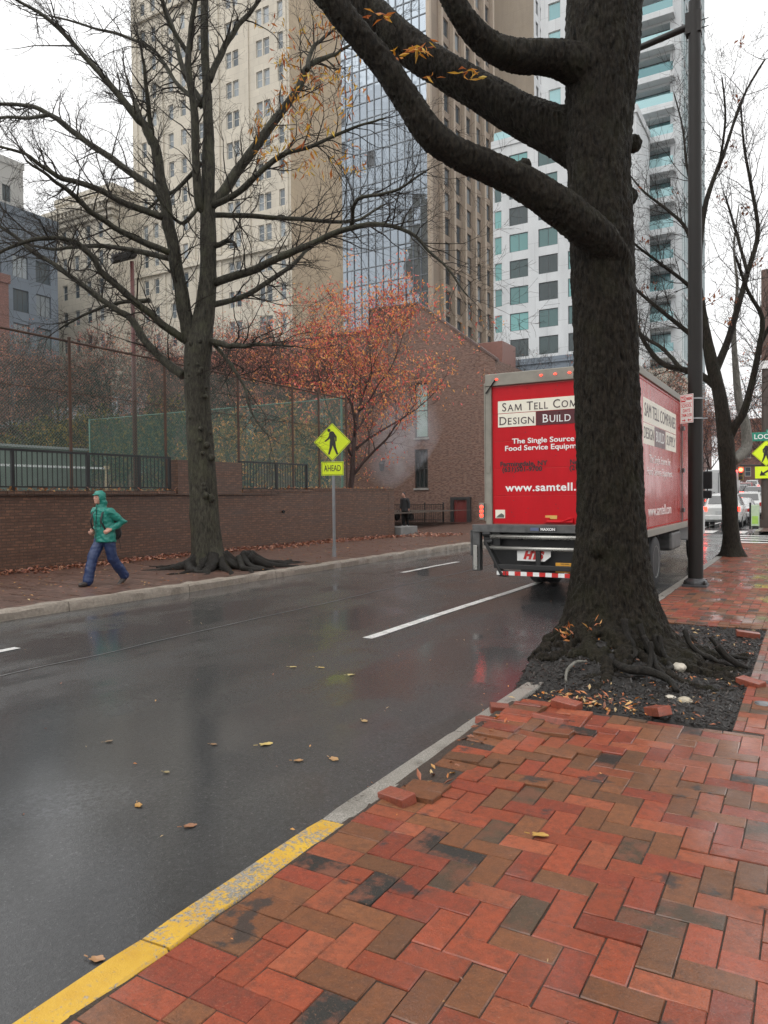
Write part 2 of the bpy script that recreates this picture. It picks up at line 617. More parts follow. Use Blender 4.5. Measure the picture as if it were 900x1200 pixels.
def mat_granite(name, yellow=False):
    t = NT(name)
    v = t.coord('Object')
    n = t.noise(v, 120.0, 3.0, 0.7)
    n2 = t.noise(v, 6.0, 5.0, 0.6)
    c = t.mix(t.rng(n, 0.35, 0.65, 0, 1), (0.11, 0.10, 0.085), (0.33, 0.31, 0.275))
    c = t.mix(t.rng(n2, 0.5, 0.75, 0, 0.6), c, (0.07, 0.065, 0.055))
    rough = 0.5
    if yellow:
        w = t.noise(v, 55.0, 5.0, 0.75)
        w2 = t.noise(v, 5.0, 5.0, 0.6)
        k = t.math('ADD', t.math('MULTIPLY', w, 0.62), t.math('MULTIPLY', w2, 0.38))
        ps = t.new('SeparateXYZ')
        t.link(v, ps.inputs[0])
        k = t.math('ADD', k, t.rng(ps.outputs[1], 1.6, 2.3, 0.075, -0.01))
        f = t.rng(k, 0.465, 0.525, 0.0, 0.95)
        y = t.mix(t.rng(n2, 0.3, 0.7, 0, 1), (0.46, 0.25, 0.012), (0.60, 0.37, 0.03))
        c = t.mix(f, c, y)
    t.set('Base Color', c)
    t.set('Roughness', t.rng(n2, 0.3, 0.7, 0.55, 0.25))
    t.set('Normal', t.bump(n, 0.5, 0.004))
    return t.mat

def mat_marking():
    t = NT('road_paint')
    v = t.coord('Object')
    w = t.noise(v, 40.0, 6.0, 0.75)
    w2 = t.noise(v, 3.0, 4.0)
    k = t.math('ADD', t.math('MULTIPLY', w, 0.7), t.math('MULTIPLY', w2, 0.3))
    c = t.mix(t.rng(k, 0.36, 0.46, 0, 1), (0.05, 0.05, 0.05), (0.62, 0.62, 0.60))
    t.set('Base Color', c)
    t.set('Roughness', t.rng(w2, 0.3, 0.7, 0.4, 0.2))
    t.set('Normal', t.bump(w, 0.2, 0.003))
    return t.mat

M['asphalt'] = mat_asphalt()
M['paver'] = mat_paver()
M['joint'] = mat_soil('joint_dirt', (0.02, 0.013, 0.009), (0.07, 0.045, 0.03), 70)
M['earth'] = mat_soil('dark_earth', (0.03, 0.022, 0.016), (0.07, 0.05, 0.035), 12)
M['mulch'] = mat_soil('black_mulch', (0.004, 0.0035, 0.003), (0.022, 0.018, 0.015), 55)
M['granite'] = mat_granite('granite')
M['yellow_kerb'] = mat_granite('worn_yellow_kerb', True)
M['marking'] = mat_marking()
M['far_paver'] = brickwall('far_pavers', (0.17, 0.085, 0.06), (0.11, 0.06, 0.045), (0.035, 0.026, 0.02), 0.2, 0.1, 0.008, (0.03, 0.022, 0.017), 0.75, 0.35)

g = MB()
g.quad((-1500, -600, -0.03), (1500, -600, -0.03), (1500, 2500, -0.03), (-1500, 2500, -0.03))
struct(g, 'ground', M['earth'])
# roads, finely divided and very slightly crowned near the camera
g = MB()
def gridsheet(mb, xs, ys, zf, mi=0):
    b = [[(x, y, zf(x, y)) for x in xs] for y in ys]
    vs = [p for r in b for p in r]
    nx = len(xs)
    fs = [(j * nx + i, j * nx + i + 1, (j + 1) * nx + i + 1, (j + 1) * nx + i) for j in range(len(ys) - 1) for i in range(nx - 1)]
    mb.add(vs, fs, mi)
def lin(a, b, n): return [a + (b - a) * i / n for i in range(n + 1)]
def road_z(x, y):
    z = 0.012 * noise.noise((x * 0.7, y * 0.35, 3.1)) + 0.006 * noise.noise((x * 2.1, y * 1.3, 8.0))
    return z + (-0.012 if x > KX - 0.5 else 0)
gridsheet(g, lin(-10.6, -1.9, 30), lin(-8, 26.2, 90), road_z)
gridsheet(g, lin(-10.6, -1.9, 6), lin(34.6, 420, 120), lambda x, y: hill(y))
gridsheet(g, [-10.6, -1.9], [-120, -8], lambda x, y: 0.0)
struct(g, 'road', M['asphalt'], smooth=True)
g = MB()
gridsheet(g, lin(-150, 90, 120), lin(XS0, XS1, 12), lambda x, y: -0.004 + 0.008 * noise.noise((x * 0.5, y * 0.5, 1.0)))
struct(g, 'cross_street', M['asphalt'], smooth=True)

# painted lines, as thin sheets following the road
g = MB()
def stripe(x0, x1, y0, y1, n=None):
    n = n or max(2, int((y1 - y0) / 0.3))
    for i in range(n):
        a, b = y0 + (y1 - y0) * i / n, y0 + (y1 - y0) * (i + 1) / n
        zz = lambda x, y: (road_z(x, y) if y < 26.2 else 0.008 + hill(y)) + 0.006
        g.quad((x0, a, zz(x0, a)), (x1, a, zz(x1, a)), (x1, b, zz(x1, b)), (x0, b, zz(x0, b)))
stripe(-4.84, -4.70, 7.8, 25.0)
for y in (-4.6, 2.3, 14.9, 21.2): stripe(-8.22, -8.09, y, y + 3.1)
stripe(-4.84, -4.70, 40, 120)
for y in (38, 50, 62, 74): stripe(-8.22, -8.09, y, y + 3.1)
struct(g, 'lane_marking', M['marking'])
g = MB()
for i in range(5):                                   # crosswalk over the cross street beside the near pavement
    y = 27.2 + i * 1.45
    gridsheet(g, [-2.6, -0.2, 1.0], [y, y + 0.62], lambda x, y: 0.012)
for i in range(6):
    x = -9.4 + i * 1.25
    gridsheet(g, [x, x + 0.6], [35.2, 37.6], lambda x, y: 0.008)
struct(g, 'crosswalk_marking', M['marking'])
# seam of tar along the middle of the road
t = plain('tar_seam', (0.10, 0.10, 0.10), 0.5, var=0.5, scale=30)
g = MB()
for i in range(80):
    a, b = 3 + i * 0.28, 3 + (i + 1) * 0.28
    xa, xb = -6.98 + 0.03 * noise.noise((0, a, 0)), -6.98 + 0.03 * noise.noise((0, b, 0))
    za, zb = road_z(xa, a) + 0.005, road_z(xb, b) + 0.005
    g.quad((xa - 0.012, a, za), (xa + 0.012, a, za), (xb + 0.012, b, zb), (xb - 0.012, b, zb))
struct(g, 'road_seam', t)

# kerbs
def kerb_run(mb, xin, xout, ys, top=0.15, wob=0.006, seed=0.0, mi=0, r=0.02):
    """stones laid end to end; xin is the road face"""
    sgn = 1 if xout > xin else -1
    for (a, b) in ys:
        n = max(2, int((b - a) / 0.12))
        prof = [(xin, -0.02), (xin + sgn * 0.006, top - r), (xin + sgn * r, top), (xout - sgn * 0.008, top), (xout, top - 0.01), (xout, -0.02)]
        vs, fs = [], []
        for i in range(n + 1):
            y = a + (b - a) * i / n
            end = 0.006 if i in (0, n) else 0
            for k, (x, z) in enumerate(prof):
                w = wob * noise.noise((x * 9 + seed, y * 3.1, z * 9)) + wob * 0.6 * noise.noise((x * 30 + seed, y * 17, z * 30))
                vs.append((x + w + end * sgn * (0.6 if k < 2 else 0), y, hill(y) + z + (w if z > 0.05 else 0) - (end if z > 0.1 else 0)))
        m = len(prof)
        for i in range(n):
            for k in range(m - 1):
                q = (i * m + k, i * m + k + 1, (i + 1) * m + k + 1, (i + 1) * m + k)
                fs.append(q if sgn < 0 else q[::-1])
        fs.append(tuple(range(m)) if sgn > 0 else tuple(range(m))[::-1])
        fs.append(tuple(n * m + k for k in range(m))[::-1] if sgn > 0 else tuple(n * m + k for k in range(m)))
        mb.add(vs, fs, mi)
g = MB()
ys = [(-8, -5.2), (-5.19, -2.4), (-2.39, 0.2), (0.205, 1.86), (1.87, 3.02)]
kerb_run(g, KX - 0.09, KX + 0.065, ys, 0.15, 0.010, 0.0)
struct(g, 'kerb_painted', M['yellow_kerb'], smooth=False, auto=35)
g = MB()
ys = [(3.03, 4.6), (4.61, 6.3), (6.31, 8.2), (8.21, 10.1), (10.11, 12.2), (12.21, 14.3), (14.31, 16.4), (16.41, 18.6), (18.61, 20.8), (20.81, 23.0), (23.01, 26.1)]
kerb_run(g, KX - 0.09, KX + 0.065, ys, 0.15, 0.012, 5.0)
kerb_run(g, KX - 0.09, KX + 0.10, [(34.7 + 3 * i, 37.69 + 3 * i) for i in range(60)], 0.14, 0.004, 6.0)
struct(g, 'kerb', M['granite'], auto=35)
M['old_kerb'] = mat_soil('old_concrete_kerb', (0.17, 0.14, 0.115), (0.30, 0.26, 0.21), 18)
g = MB()
ys = [(-8 + 2.6 * i, -8 + 2.6 * i + 2.585) for i in range(13)]
kerb_run(g, LX, LX - 0.24, ys, 0.155, 0.02, 11.0, r=0.04)
struct(g, 'kerb_opposite', M['old_kerb'], auto=35)
g = MB()
kerb_run(g, LX, LX - 0.2, [(34.7 + 4 * i, 38.69 + 4 * i) for i in range(50)], 0.15, 0.01, 3.0)
struct(g, 'kerb_beyond', M['old_kerb'], auto=35)

# far-side pavement (brick), beyond-crossing pavements
g = MB()
gridsheet(g, lin(-15.9, LX - 0.2, 14), lin(-8, 26.2, 80), lambda x, y: 0.143 + 0.02 * noise.noise((x * 0.8, y * 0.8, 2)) + (0.006 if x > -10.6 else 0))
gridsheet(g, lin(-60, -15.9, 6), lin(26.5, 60, 6), lambda x, y: 0.13)
gridsheet(g, lin(-15.9, LX - 0.15, 3), lin(26.2, 60, 24), lambda x, y: 0.14 + hill(y))
gridsheet(g, [-40, LX - 0.15], lin(60, 300, 80), lambda x, y: 0.14 + hill(y))
gridsheet(g, [KX + 0.05, 6], lin(34.6, 300, 100), lambda x, y: 0.135 + hill(y))
struct(g, 'pavement_opposite', M['far_paver'], smooth=True)

# near pavement: every paver laid on its own, herringbone, with a heaved edge by the tree pit
BL, BW = 0.243, 0.1215
PIT = (KX + 0.02, -0.47, 5.42, 9.75)
def pave_z(x, y):
    z = 0.150 + 0.007 * noise.noise((x * 1.1, y * 1.1, 0.5))
    dx = max(0.0, min(1.0, (-1.05 - x) / 0.8))
    dy = max(0.0, 1 - abs(y - 4.75) / 1.3)
    return z + 0.04 * dx * dy * (0.6 + 0.9 * noise.noise((x * 2.3, y * 2.3, 4.0)))
rng = random.Random(3)
PAL = [((0.330, 0.070, 0.032), 24), ((0.275, 0.054, 0.028), 18), ((0.360, 0.095, 0.045), 12), ((0.225, 0.085, 0.037), 24), ((0.175, 0.075, 0.036), 14), ((0.030, 0.029, 0.027), 6), ((0.090, 0.058, 0.036), 4)]
def pick():
    s = rng.random() * sum(w for _, w in PAL)
    for c, w in PAL:
        s -= w
        if s <= 0: break
    k = 1 + rng.uniform(-0.16, 0.16)
    return (c[0] * k * 0.76, c[1] * k * 0.76, c[2] * k * 0.72)
g = MB()
def paver(x0, x1, y0, y1, heave=0.0, col=None):
    j = 0.0014
    x0, x1, y0, y1 = x0 + j + rng.uniform(0, 0.0015), x1 - j - rng.uniform(0, 0.0015), y0 + j + rng.uniform(0, 0.0015), y1 - j - rng.uniform(0, 0.0015)
    cx, cy = (x0 + x1) / 2, (y0 + y1) / 2
    z = pave_z(cx, cy) + rng.uniform(-0.0022, 0.0022) + heave * rng.random()
    tx, ty = rng.gauss(0, 0.008) + heave * rng.uniform(-2.5, 2.5), rng.gauss(0, 0.008) + heave * rng.uniform(-2.5, 2.5)
    ro = rng.gauss(0, 0.006) + heave * rng.uniform(-2, 2)
    c, s = cos(ro), sin(ro)
    e = 0.0026
    vs = []
    for (ins, dz) in ((0, -0.055), (0, -0.0045), (e, 0.0)):
        for (px, py) in ((x0 + ins, y0 + ins), (x1 - ins, y0 + ins), (x1 - ins, y1 - ins), (x0 + ins, y1 - ins)):
            dx, dy = px - cx, py - cy
            dx += rng.uniform(-0.0016, 0.0016); dy += rng.uniform(-0.0016, 0.0016)
            vs.append((cx + dx * c - dy * s, cy + dx * s + dy * c, z + dz + dx * tx + dy * ty))
    fs = [(8, 9, 10, 11)]
    for a in (0, 4):
        for k in range(4):
            k2 = (k + 1) % 4
            fs.append((a + k, a + k2, a + 4 + k2, a + 4 + k))
    g.add(vs, fs, 0, col or pick())
PX0, PX1, PY0, PY1 = KX + 0.07 + 0.0, 2.6, -1.2, 26.15
SOLD = PX0 + BL                     # header course beside the kerb
def clipped(x0, x1, y0, y1):
    x0, x1, y0, y1 = max(x0, SOLD), min(x1, PX1), max(y0, PY0), min(y1, PY1)
    if x1 - x0 < 0.03 or y1 - y0 < 0.03: return
    a, b, c, d = PIT[0] - 0.3, PIT[1], PIT[2], PIT[3]
    if x1 > a and x0 < b and y1 > c and y0 < d:
        if y0 < c and c - y0 > 0.035: y1 = c
        elif y1 > d and y1 - d > 0.035: y0 = d
        elif x1 > b and x1 - b > 0.035: x0 = b
        else: return
    hv = 0.0
    if x0 < -1.15 and 3.4 < y0 < PIT[2] + 0.05: hv = 0.022 * min(1, (-1.15 - x0) / 0.4) * min(1, (y0 - 3.4) / 0.8)
    if PIT[2] - 0.25 < y1 <= PIT[2] and x1 < -0.9: hv = max(hv, 0.008)
    paver(x0, x1, y0, y1, hv)
n = int((PX1 - PX0) / BW) + 6
m = int((PY1 - PY0) / BW) + 6
for i in range(-4, n):
    for j in range(-4, m):
        k = (i - j) % 4
        x, y = SOLD + i * BW, PY0 + j * BW
        if k == 0: clipped(x, x + BL, y, y + BW)
        elif k == 3: clipped(x, x + BW, y, y + BL)
y = PY0
while y < PY1:                      # header course, missing and tipped where the roots push it up
    if not (PIT[2] - 0.05 < y < PIT[3]):
        if not (3.62 < y < 3.9 or 4.25 < y < 4.3):
            hv = 0.02 if 3.3 < y < 5.5 else 0.0
            paver(PX0 + rng.uniform(0, 0.01) + (0.03 if hv else 0), PX0 + BL + (0.03 if hv else 0), y, y + BW, hv)
    y += BW
struct(g, 'pavement', M['paver'])
g = MB()
bedz = lambda x, y: pave_z(x, y) - 0.0055
gridsheet(g, lin(KX + 0.04, PX1, 40), lin(PY0, PIT[2], 60), bedz)
gridsheet(g, lin(PIT[1], PX1, 24), lin(PIT[2], PIT[3], 40), bedz)
gridsheet(g, lin(KX + 0.04, PX1, 30), lin(PIT[3], PY1, 90), bedz)
gridsheet(g, [KX + 0.04, PX1], [-8, PY0], lambda x, y: 0.13)
struct(g, 'paving_bed', M['joint'])

# ================================================================== walls, fences and the court on the far side
M['wall_brick'] = brickwall('dark_wall_brick', (0.195, 0.092, 0.051), (0.110, 0.052, 0.031), (0.030, 0.022, 0.017), 0.205, 0.07, 0.010, (0.014, 0.010, 0.007), 0.55, 0.5)
M['house_brick'] = brickwall('house_brick', (0.240, 0.122, 0.086), (0.160, 0.084, 0.060), (0.24, 0.19, 0.155), 0.21, 0.076, 0.011, (0.05, 0.034, 0.028), 0.35, 0.7)

w = thing('brick_wall', 'long dark brown brick garden wall between the opposite pavement and the court', 'wall', (-15.5, 12, 0.13))
g = MB()
def wallseg(mb, a, b, z0, z1, th=0.38):
    a, b = Vector((*a, 0)), Vector((*b, 0))
    d = (b - a).normalized()
    nrm = Vector((-d.y, d.x, 0))
    n = max(1, int((b - a).length / 1.0))
    p = [a, b, b + nrm * th, a + nrm * th]
    vs = [(q.x, q.y, z0) for q in p] + [(q.x, q.y, z1) for q in p]
    mb.add(vs, [(3, 2, 1, 0), (4, 5, 6, 7), (0, 1, 5, 4), (1, 2, 6, 5), (2, 3, 7, 6), (3, 0, 4, 7)])
wallseg(g, (-15.5, -12), (-15.5, 15.22), 0.0, 1.88)
wallseg(g, (-15.5, 15.22), (-15.5, 17.93), 0.0, 2.85)
wallseg(g, (-15.5, 17.93), (-15.33, 21.5), 0.0, 1.94)
wallseg(g, (-15.33, 21.5), (-14.72, 26.3), 0.0, 1.98)
wallseg(g, (-14.72, 26.3), (-17.6, 26.6), 0.0, 1.96)
g.build('wall', M['wall_brick'], w)
g = MB()
r2 = random.Random(5)
def coping(a, b, z):
    a, b = Vector((*a, 0)), Vector((*b, 0))
    L = (b - a).length
    d = (b - a).normalized()
    nr = Vector((-d.y, d.x, 0))
    y = 0.0
    while y < L - 0.07:
        c = a + d * (y + 0.035) + nr * (0.19 + r2.uniform(-0.006, 0.006))
        Mx = Matrix(((nr.x, d.x, 0, c.x), (nr.y, d.y, 0, c.y), (0, 0, 1, z + 0.045 + r2.uniform(-0.004, 0.004)), (0, 0, 0, 1)))
        k = r2.uniform(0.6, 1.2)
        g.obox(Mx, 0.42, 0.066, 0.088, 0)
        y += 0.072
coping((-15.5, -2), (-15.5, 15.2), 1.88)
coping((-15.5, 17.95), (-15.33, 21.5), 1.94)
coping((-15.33, 21.5), (-14.72, 26.3), 1.98)
g.build('coping', M['wall_brick'], w)
g = MB()
g.lathe([(0.055, 0.0), (0.055, 0.02), (0.04, 0.02), (0.04, -0.05)], (-15.37, 19.85, 1.28), 14, axis='X')
g.build('weep_pipe', M['black_metal'], w)

# raised court behind the wall
M['court'] = plain('court_surface', (0.075, 0.105, 0.085), 0.4, var=0.15)
g = MB()
gridsheet(g, lin(-60, -15.4, 4), lin(-12, 26.3, 4), lambda x, y: 1.86)
struct(g, 'court_ground', M['court'])
g = MB()
gridsheet(g, lin(-60, -17.5, 8), lin(26.35, 41, 4), lambda x, y: 0.9)
struct(g, 'court_bank', M['earth'])

def railing(y0, y1, xf, label, posts):
    zb = 1.97
    root = thing('iron_railing', label, 'railing', (xf(y0), (y0 + y1) / 2, zb), group=None)
    g = MB()
    for z, s in ((2.90, 0.055), (2.06, 0.035)):
        g.bar((xf(y0), y0, z), (xf(y1), y1, z), 0.05, s)
    g.build('rail', M['black_metal'], root, bevel=0.004)
    for y in posts:
        g = MB()
        g.box(xf(y) - 0.035, xf(y) + 0.035, y - 0.035, y + 0.035, zb - 0.05, 2.93)
        g.build('post', M['black_metal'], root, bevel=0.004)
    g = MB()
    y = y0 + 0.13
    while y < y1 - 0.05:
        if min(abs(y - p) for p in posts) > 0.07:
            g.box(xf(y) - 0.009, xf(y) + 0.009, y - 0.009, y + 0.009, 2.07, 2.88)
        y += 0.132
    g.build('baluster', M['black_metal'], root)
    return root
railing(2.0, 15.12, lambda y: -15.68, 'long black iron railing on the low wall beside the tennis backboard', [2.04, 4.3, 6.5, 8.4, 10.35, 12.35, 14.0, 15.08])
railing(17.98, 21.42, lambda y: -15.66 + (y - 17.9) * 0.045, 'short black iron railing on the wall above the crossing warning sign', [18.02, 19.75, 21.38])

# chain link fences: every wire is a real one
M['chain'] = plain('chain_link_wire', (0.085, 0.13, 0.105), 0.5, 0.1)
M['green_chain'] = plain('green_coated_wire', (0.10, 0.20, 0.155), 0.5, 0.0)
def chain(mb, o, u, W, z0, z1, pitch, r):
    """diagonal wires of a chain link panel, crossing a few millimetres apart"""
    o, u = Vector(o), Vector(u).normalized()
    nrm = u.cross(Vector((0, 0, 1)))
    Hh = z1 - z0
    for sgn, off in ((1, 0.003), (-1, -0.003)):
        k = -Hh if sgn > 0 else 0.0
        while k < (W if sgn > 0 else W + Hh):
            if sgn > 0: a0, a1 = max(0, -k), min(Hh, W - k); pa, pb = (k + a0, a0), (k + a1, a1)
            else: a0, a1 = max(0, k - W), min(Hh, k); pa, pb = (k - a0, a0), (k - a1, a1)
            if a1 - a0 > 0.05:
                p, q = o + u * pa[0] + Vector((0, 0, z0 + pa[1])) + nrm * off, o + u * pb[0] + Vector((0, 0, z0 + pb[1])) + nrm * off
                mb.tube([p, q], r, 3, cap=False)
            k += pitch
f = thing('chain_link_fence', 'tall rusty chain link court fence running along behind the brick wall', 'fence', (-17, 15, 1.86))
g = MB()
chain(g, (-17, 3.0, 0), (0, 1, 0), 23.2, 1.92, 5.85, 0.085, 0.0045)
g.build('wire_mesh', M['chain'], f, uv=False)
g = MB()
g.tube([(-16.97, 3.0, 5.93), (-16.97, 14, 5.92), (-16.97, 26.2, 5.86)], 0.032, 8)
g.tube([(-16.97, 3.0, 4.6), (-16.97, 26.2, 4.55)], 0.012, 6)
g.build('top_rail', M['rust'], f)
for y in (3.0, 6.2, 9.5, 12.84, 16.15, 19.44, 22.49, 24.2, 26.2):
    g = MB()
    g.tube([(-16.93, y, 1.8), (-16.93, y, 6.0)], 0.042, 8)
    g.ell((-16.93, y, 6.0), 0.05, 0.05, 0.04, 8, 5)
    g.build('post', M['rust'], f)
f = thing('windscreen_fence', 'green chain link end fence of the court facing the street corner', 'fence', (-25, 26.2, 1.86))
g = MB()
chain(g, (-33.0, 26.25, 0), (1, 0, 0), 15.9, 1.92, 5.9, 0.075, 0.0042)
g.build('wire_mesh', M['green_chain'], f, uv=False)
g = MB()
g.tube([(-33, 26.22, 5.95), (-17.1, 26.22, 5.9)], 0.022, 8)
g.tube([(-33, 26.22, 1.95), (-17.1, 26.22, 1.95)], 0.02, 8)
g.build('top_rail', M['green_chain'], f)
for x in (-33, -17.15):
    g = MB()
    g.tube([(x, 26.18, 1.8), (x, 26.18, 6.0)], 0.045, 8)
    g.build('post', M['green_chain'], f)

b = thing('tennis_backboard', 'low grey green tennis practice board with a pale cap rail behind the railing', 'backboard', (-33, 18, 1.86))
g = MB()
for i in range(8): g.box(-33.08, -33.0, 4 + i * 2.75, 4 + i * 2.75 + 2.735, 1.87, 4.3)
g.build('panel', plain('grey_green_board', (0.115, 0.145, 0.125), 0.5, var=0.15, scale=2), b, bevel=0.01)
g = MB()
g.box(-33.12, -32.9, 4, 26, 4.3, 4.42)
g.build('cap_rail', plain('cap_grey', (0.22, 0.235, 0.23), 0.4), b, bevel=0.01)
nt = thing('tennis_net', 'dark tennis net with a white top tape seen through the railing', 'net', (-25, 14, 1.86))
g = MB()
g.box(-25.02, -24.98, 7.0, 20.5, 2.98, 3.06)
g.build('tape', M['white_paint'], nt)
g = MB()
chain(g, (-25, 7.0, 0), (0, 1, 0), 13.5, 1.95, 2.98, 0.06, 0.002)
g.build('net_mesh', M['black_metal'], nt, uv=False)
for y in (6.9, 20.6):
    g = MB()
    g.tube([(-25, y, 1.86), (-25, y, 3.08)], 0.05, 8)
    g.box(-25.08, -24.92, y - 0.1, y + 0.1, 2.98, 3.12)
    g.build('net_post', plain('net_post_tan', (0.35, 0.28, 0.18), 0.5), nt)

lp = thing('court_floodlight', 'tall dark red pole with a slanted floodlight at its top behind the fence', 'floodlight', (-18, 15.93, 1.86))
g = MB()
g.tube([(-18, 15.93, 1.86), (-18, 15.93, 9.0)], [0.075, 0.06], 10)
g.build('pole', M['oxide'], lp, smooth=True)
g = MB()
Mx = Matrix.Translation((-18.15, 15.75, 9.1)) @ Matrix.Rotation(radians(-30), 4, 'Z') @ Matrix.Rotation(radians(22), 4, 'X')
g.obox(Mx, 0.35, 0.75, 0.16)
g.build('lamp_head', M['dark_metal'], lp, bevel=0.02)
g = MB()
for i in range(7):
    Mx2 = Mx @ Matrix.Translation((0, -0.3 + i * 0.1, 0.12))
    g.obox(Mx2, 0.33, 0.02, 0.10)
g.build('cooling_fin', M['dark_metal'], lp)

# ================================================================== the brick house beyond the corner
def facade(mb, o, u, W, Hh, rects, depth, n, mi=0, mir=None):
    """a wall face with real openings: o lower left, u along, rects (u0,u1,z0,z1)"""
    o, u, n = Vector(o), Vector(u), Vector(n)
    mir = mi if mir is None else mir
    us = sorted(set([0.0, W] + [r[0] for r in rects] + [r[1] for r in rects]))
    zs = sorted(set([0.0, Hh] + [r[2] for r in rects] + [r[3] for r in rects]))
    for i in range(len(us) - 1):
        run = None
        for j in range(len(zs) - 1):
            cu, cz = (us[i] + us[i + 1]) / 2, (zs[j] + zs[j + 1]) / 2
            hole = any(r[0] < cu < r[1] and r[2] < cz < r[3] for r in rects)
            if not hole:
                if run is None: run = zs[j]
            if (hole or j == len(zs) - 2) and run is not None:
                top = zs[j] if hole else zs[j + 1]
                p = [o + u * us[i] + Vector((0, 0, run)), o + u * us[i + 1] + Vector((0, 0, run)), o + u * us[i + 1] + Vector((0, 0, top)), o + u * us[i] + Vector((0, 0, top))]
                mb.quad(*p, mi)
                run = None
    for r in rects:
        a, b2, c, d = [o + u * x + Vector((0, 0, z)) for x, z in ((r[0], r[2]), (r[1], r[2]), (r[1], r[3]), (r[0], r[3]))]
        k = -n * depth
        mb.quad(a, a + k, b2 + k, b2, mir)
        mb.quad(b2, b2 + k, c + k, c, mir)
        mb.quad(c, c + k, d + k, d, mir)
        mb.quad(d, d + k, a + k, a, mir)

_wcache = {}
def window(parent, o, u, rect, inset, fm, gm, cols=1, rows=2, fw=0.07, name='window', sill=None):
    """one window: a frame mesh with bars (part) and its pane (sub-part)"""
    w, h = rect[1] - rect[0], rect[3] - rect[2]
    key = (round(w, 2), round(h, 2), fm.name, gm.name, cols, rows, fw)
    if key not in _wcache:
        g = MB()
        for a, b2 in ((0, fw), (w - fw, w)): g.box(a, b2, -0.03, 0.05, 0, h)
        for a, b2 in ((0, fw), (h - fw, h)): g.box(fw, w - fw, -0.028, 0.05, a, b2)
        for i in range(1, cols): g.box(w * i / cols - fw * 0.4, w * i / cols + fw * 0.4, -0.02, 0.05, fw, h - fw)
        for i in range(1, rows): g.box(fw, w - fw, -0.015, 0.05, h * i / rows - fw * 0.4, h * i / rows + fw * 0.4)
        fr = g.build(name, fm, None)
        g = MB()
        g.box(0.01, w - 0.01, 0.01, 0.03, 0.01, h - 0.01)
        pn = g.build('pane', gm, fr, rel=False)
        _wcache[key] = fr
        root = fr
    else:
        root = copy_tree(_wcache[key])
        root.name = name
    u = Vector(u)
    n = u.cross(Vector((0, 0, 1)))
    p = Vector(o) + u * rect[0] + Vector((0, 0, rect[2])) - n * inset
    root.parent = parent
    root.location = p - world_loc(parent)
    root.rotation_euler = (0, 0, atan2(u.y, u.x))
    return root

def glassmat(name, dark, light, amt=0.35, rough=0.05, metal=0.0, spec=0.7):
    """panes: each one a slightly different mixture of dark room and pale blind"""
    t = NT(name)
    oi = t.new('ObjectInfo')
    v = t.coord('Object')
    n = t.noise(v, 0.8, 2.0)
    f = t.rng(oi.outputs['Random'], 0.25, 0.95, 0.0, amt * 2)
    c = t.mix(f, dark, light)
    t.set('Base Color', c)
    t.set('Roughness', rough)
    t.set('Metallic', metal)
    t.set('Specular IOR Level', spec)
    t.set('Normal', t.bump(n, 0.04, 0.1))
    return t.mat

hb = thing('brick_house', 'brown brick building with a stepped sloping gable behind the red leaved tree', 'building', (-21, 42, 0.13))
Y0, Z0 = 42.0, 0.0
XL, XR = -46.0, -16.5
winA = (-21.96, -21.02, 5.45, 8.9)
winB = (-22.0, -21.06, 2.26, 4.72)
rects = [(a - XL, b2 - XL, c, d) for a, b2, c, d in (winA, winB, (-29.6, -28.6, 5.45, 8.9), (-29.6, -28.6, 2.3, 4.7), (-36, -35, 5.45, 8.9), (-42, -41, 5.45, 8.9))]
g = MB()
facade(g, (XL, Y0, Z0), (1, 0, 0), XR - XL, 9.9, rects, 0.25, (0, -1, 0))
# gable above: a flat-topped parapet sloping down to the right
gab = [(XL, 9.9), (XR, 9.9), (-21.6, 13.85), (-25.2, 13.95), (-25.2, 12.6), (XL, 12.6)]
n_ = len(gab)
g.add([(x, Y0, z) for x, z in gab], [tuple(range(n_))])
g.add([(x, Y0 + 0.35, z) for x, z in gab], [tuple(range(n_ - 1, -1, -1))])
g.quad((XR, Y0, 0), (XR, 60, 0), (XR, 60, 9.9), (XR, Y0, 9.9))
g.quad((XL, 60, 0), (XL, Y0, 0), (XL, Y0, 12.6), (XL, 60, 12.6))
g.quad((XR, 60, 0), (XL, 60, 0), (XL, 60, 9.9), (XR, 60, 9.9))
g.build('wall', M['house_brick'], hb)
g = MB()
tops = [(XR + 0.1, 9.83), (-21.6, 13.85), (-25.2, 13.95), (-25.2, 12.6), (XL, 12.6)]
for (a, za), (b2, zb) in zip(tops[:-1], tops[1:]):
    y0_, y1_ = Y0 - 0.07, Y0 + 0.42
    g.add([(a, y0_, za + 0.003), (b2, y0_, zb + 0.003), (b2, y1_, zb + 0.003), (a, y1_, za + 0.003), (a, y0_, za + 0.15), (b2, y0_, zb + 0.15), (b2, y1_, zb + 0.15), (a, y1_, za + 0.15)],
          [(0, 1, 2, 3), (4, 7, 6, 5), (0, 4, 5, 1), (1, 5, 6, 2), (2, 6, 7, 3), (3, 7, 4, 0)])
g.build('coping', plain('roof_edge', (0.10, 0.06, 0.05), 0.6), hb)
g = MB()
g.quad((XL, Y0 + 0.36, 9.8), (XR, Y0 + 0.36, 9.8), (XR, 60, 9.8), (XL, 60, 9.8))
g.build('roof', M['concrete'], hb)
g = MB()
g.box(-20.5, -16.8, 44.0, 46.4, 9.85, 11.4)
g.build('parapet_box', plain('red_metal_cladding', (0.19, 0.085, 0.065), 0.55), hb, bevel=0.02)
M['frame_bronze'] = plain('bronze_frame', (0.035, 0.032, 0.03), 0.4)
M['pane_pale'] = glassmat('pale_green_pane', (0.30, 0.40, 0.36), (0.42, 0.50, 0.45), 0.3, 0.15)
M['pane_dark'] = glassmat('dark_pane', (0.012, 0.015, 0.016), (0.05, 0.06, 0.065), 0.3)
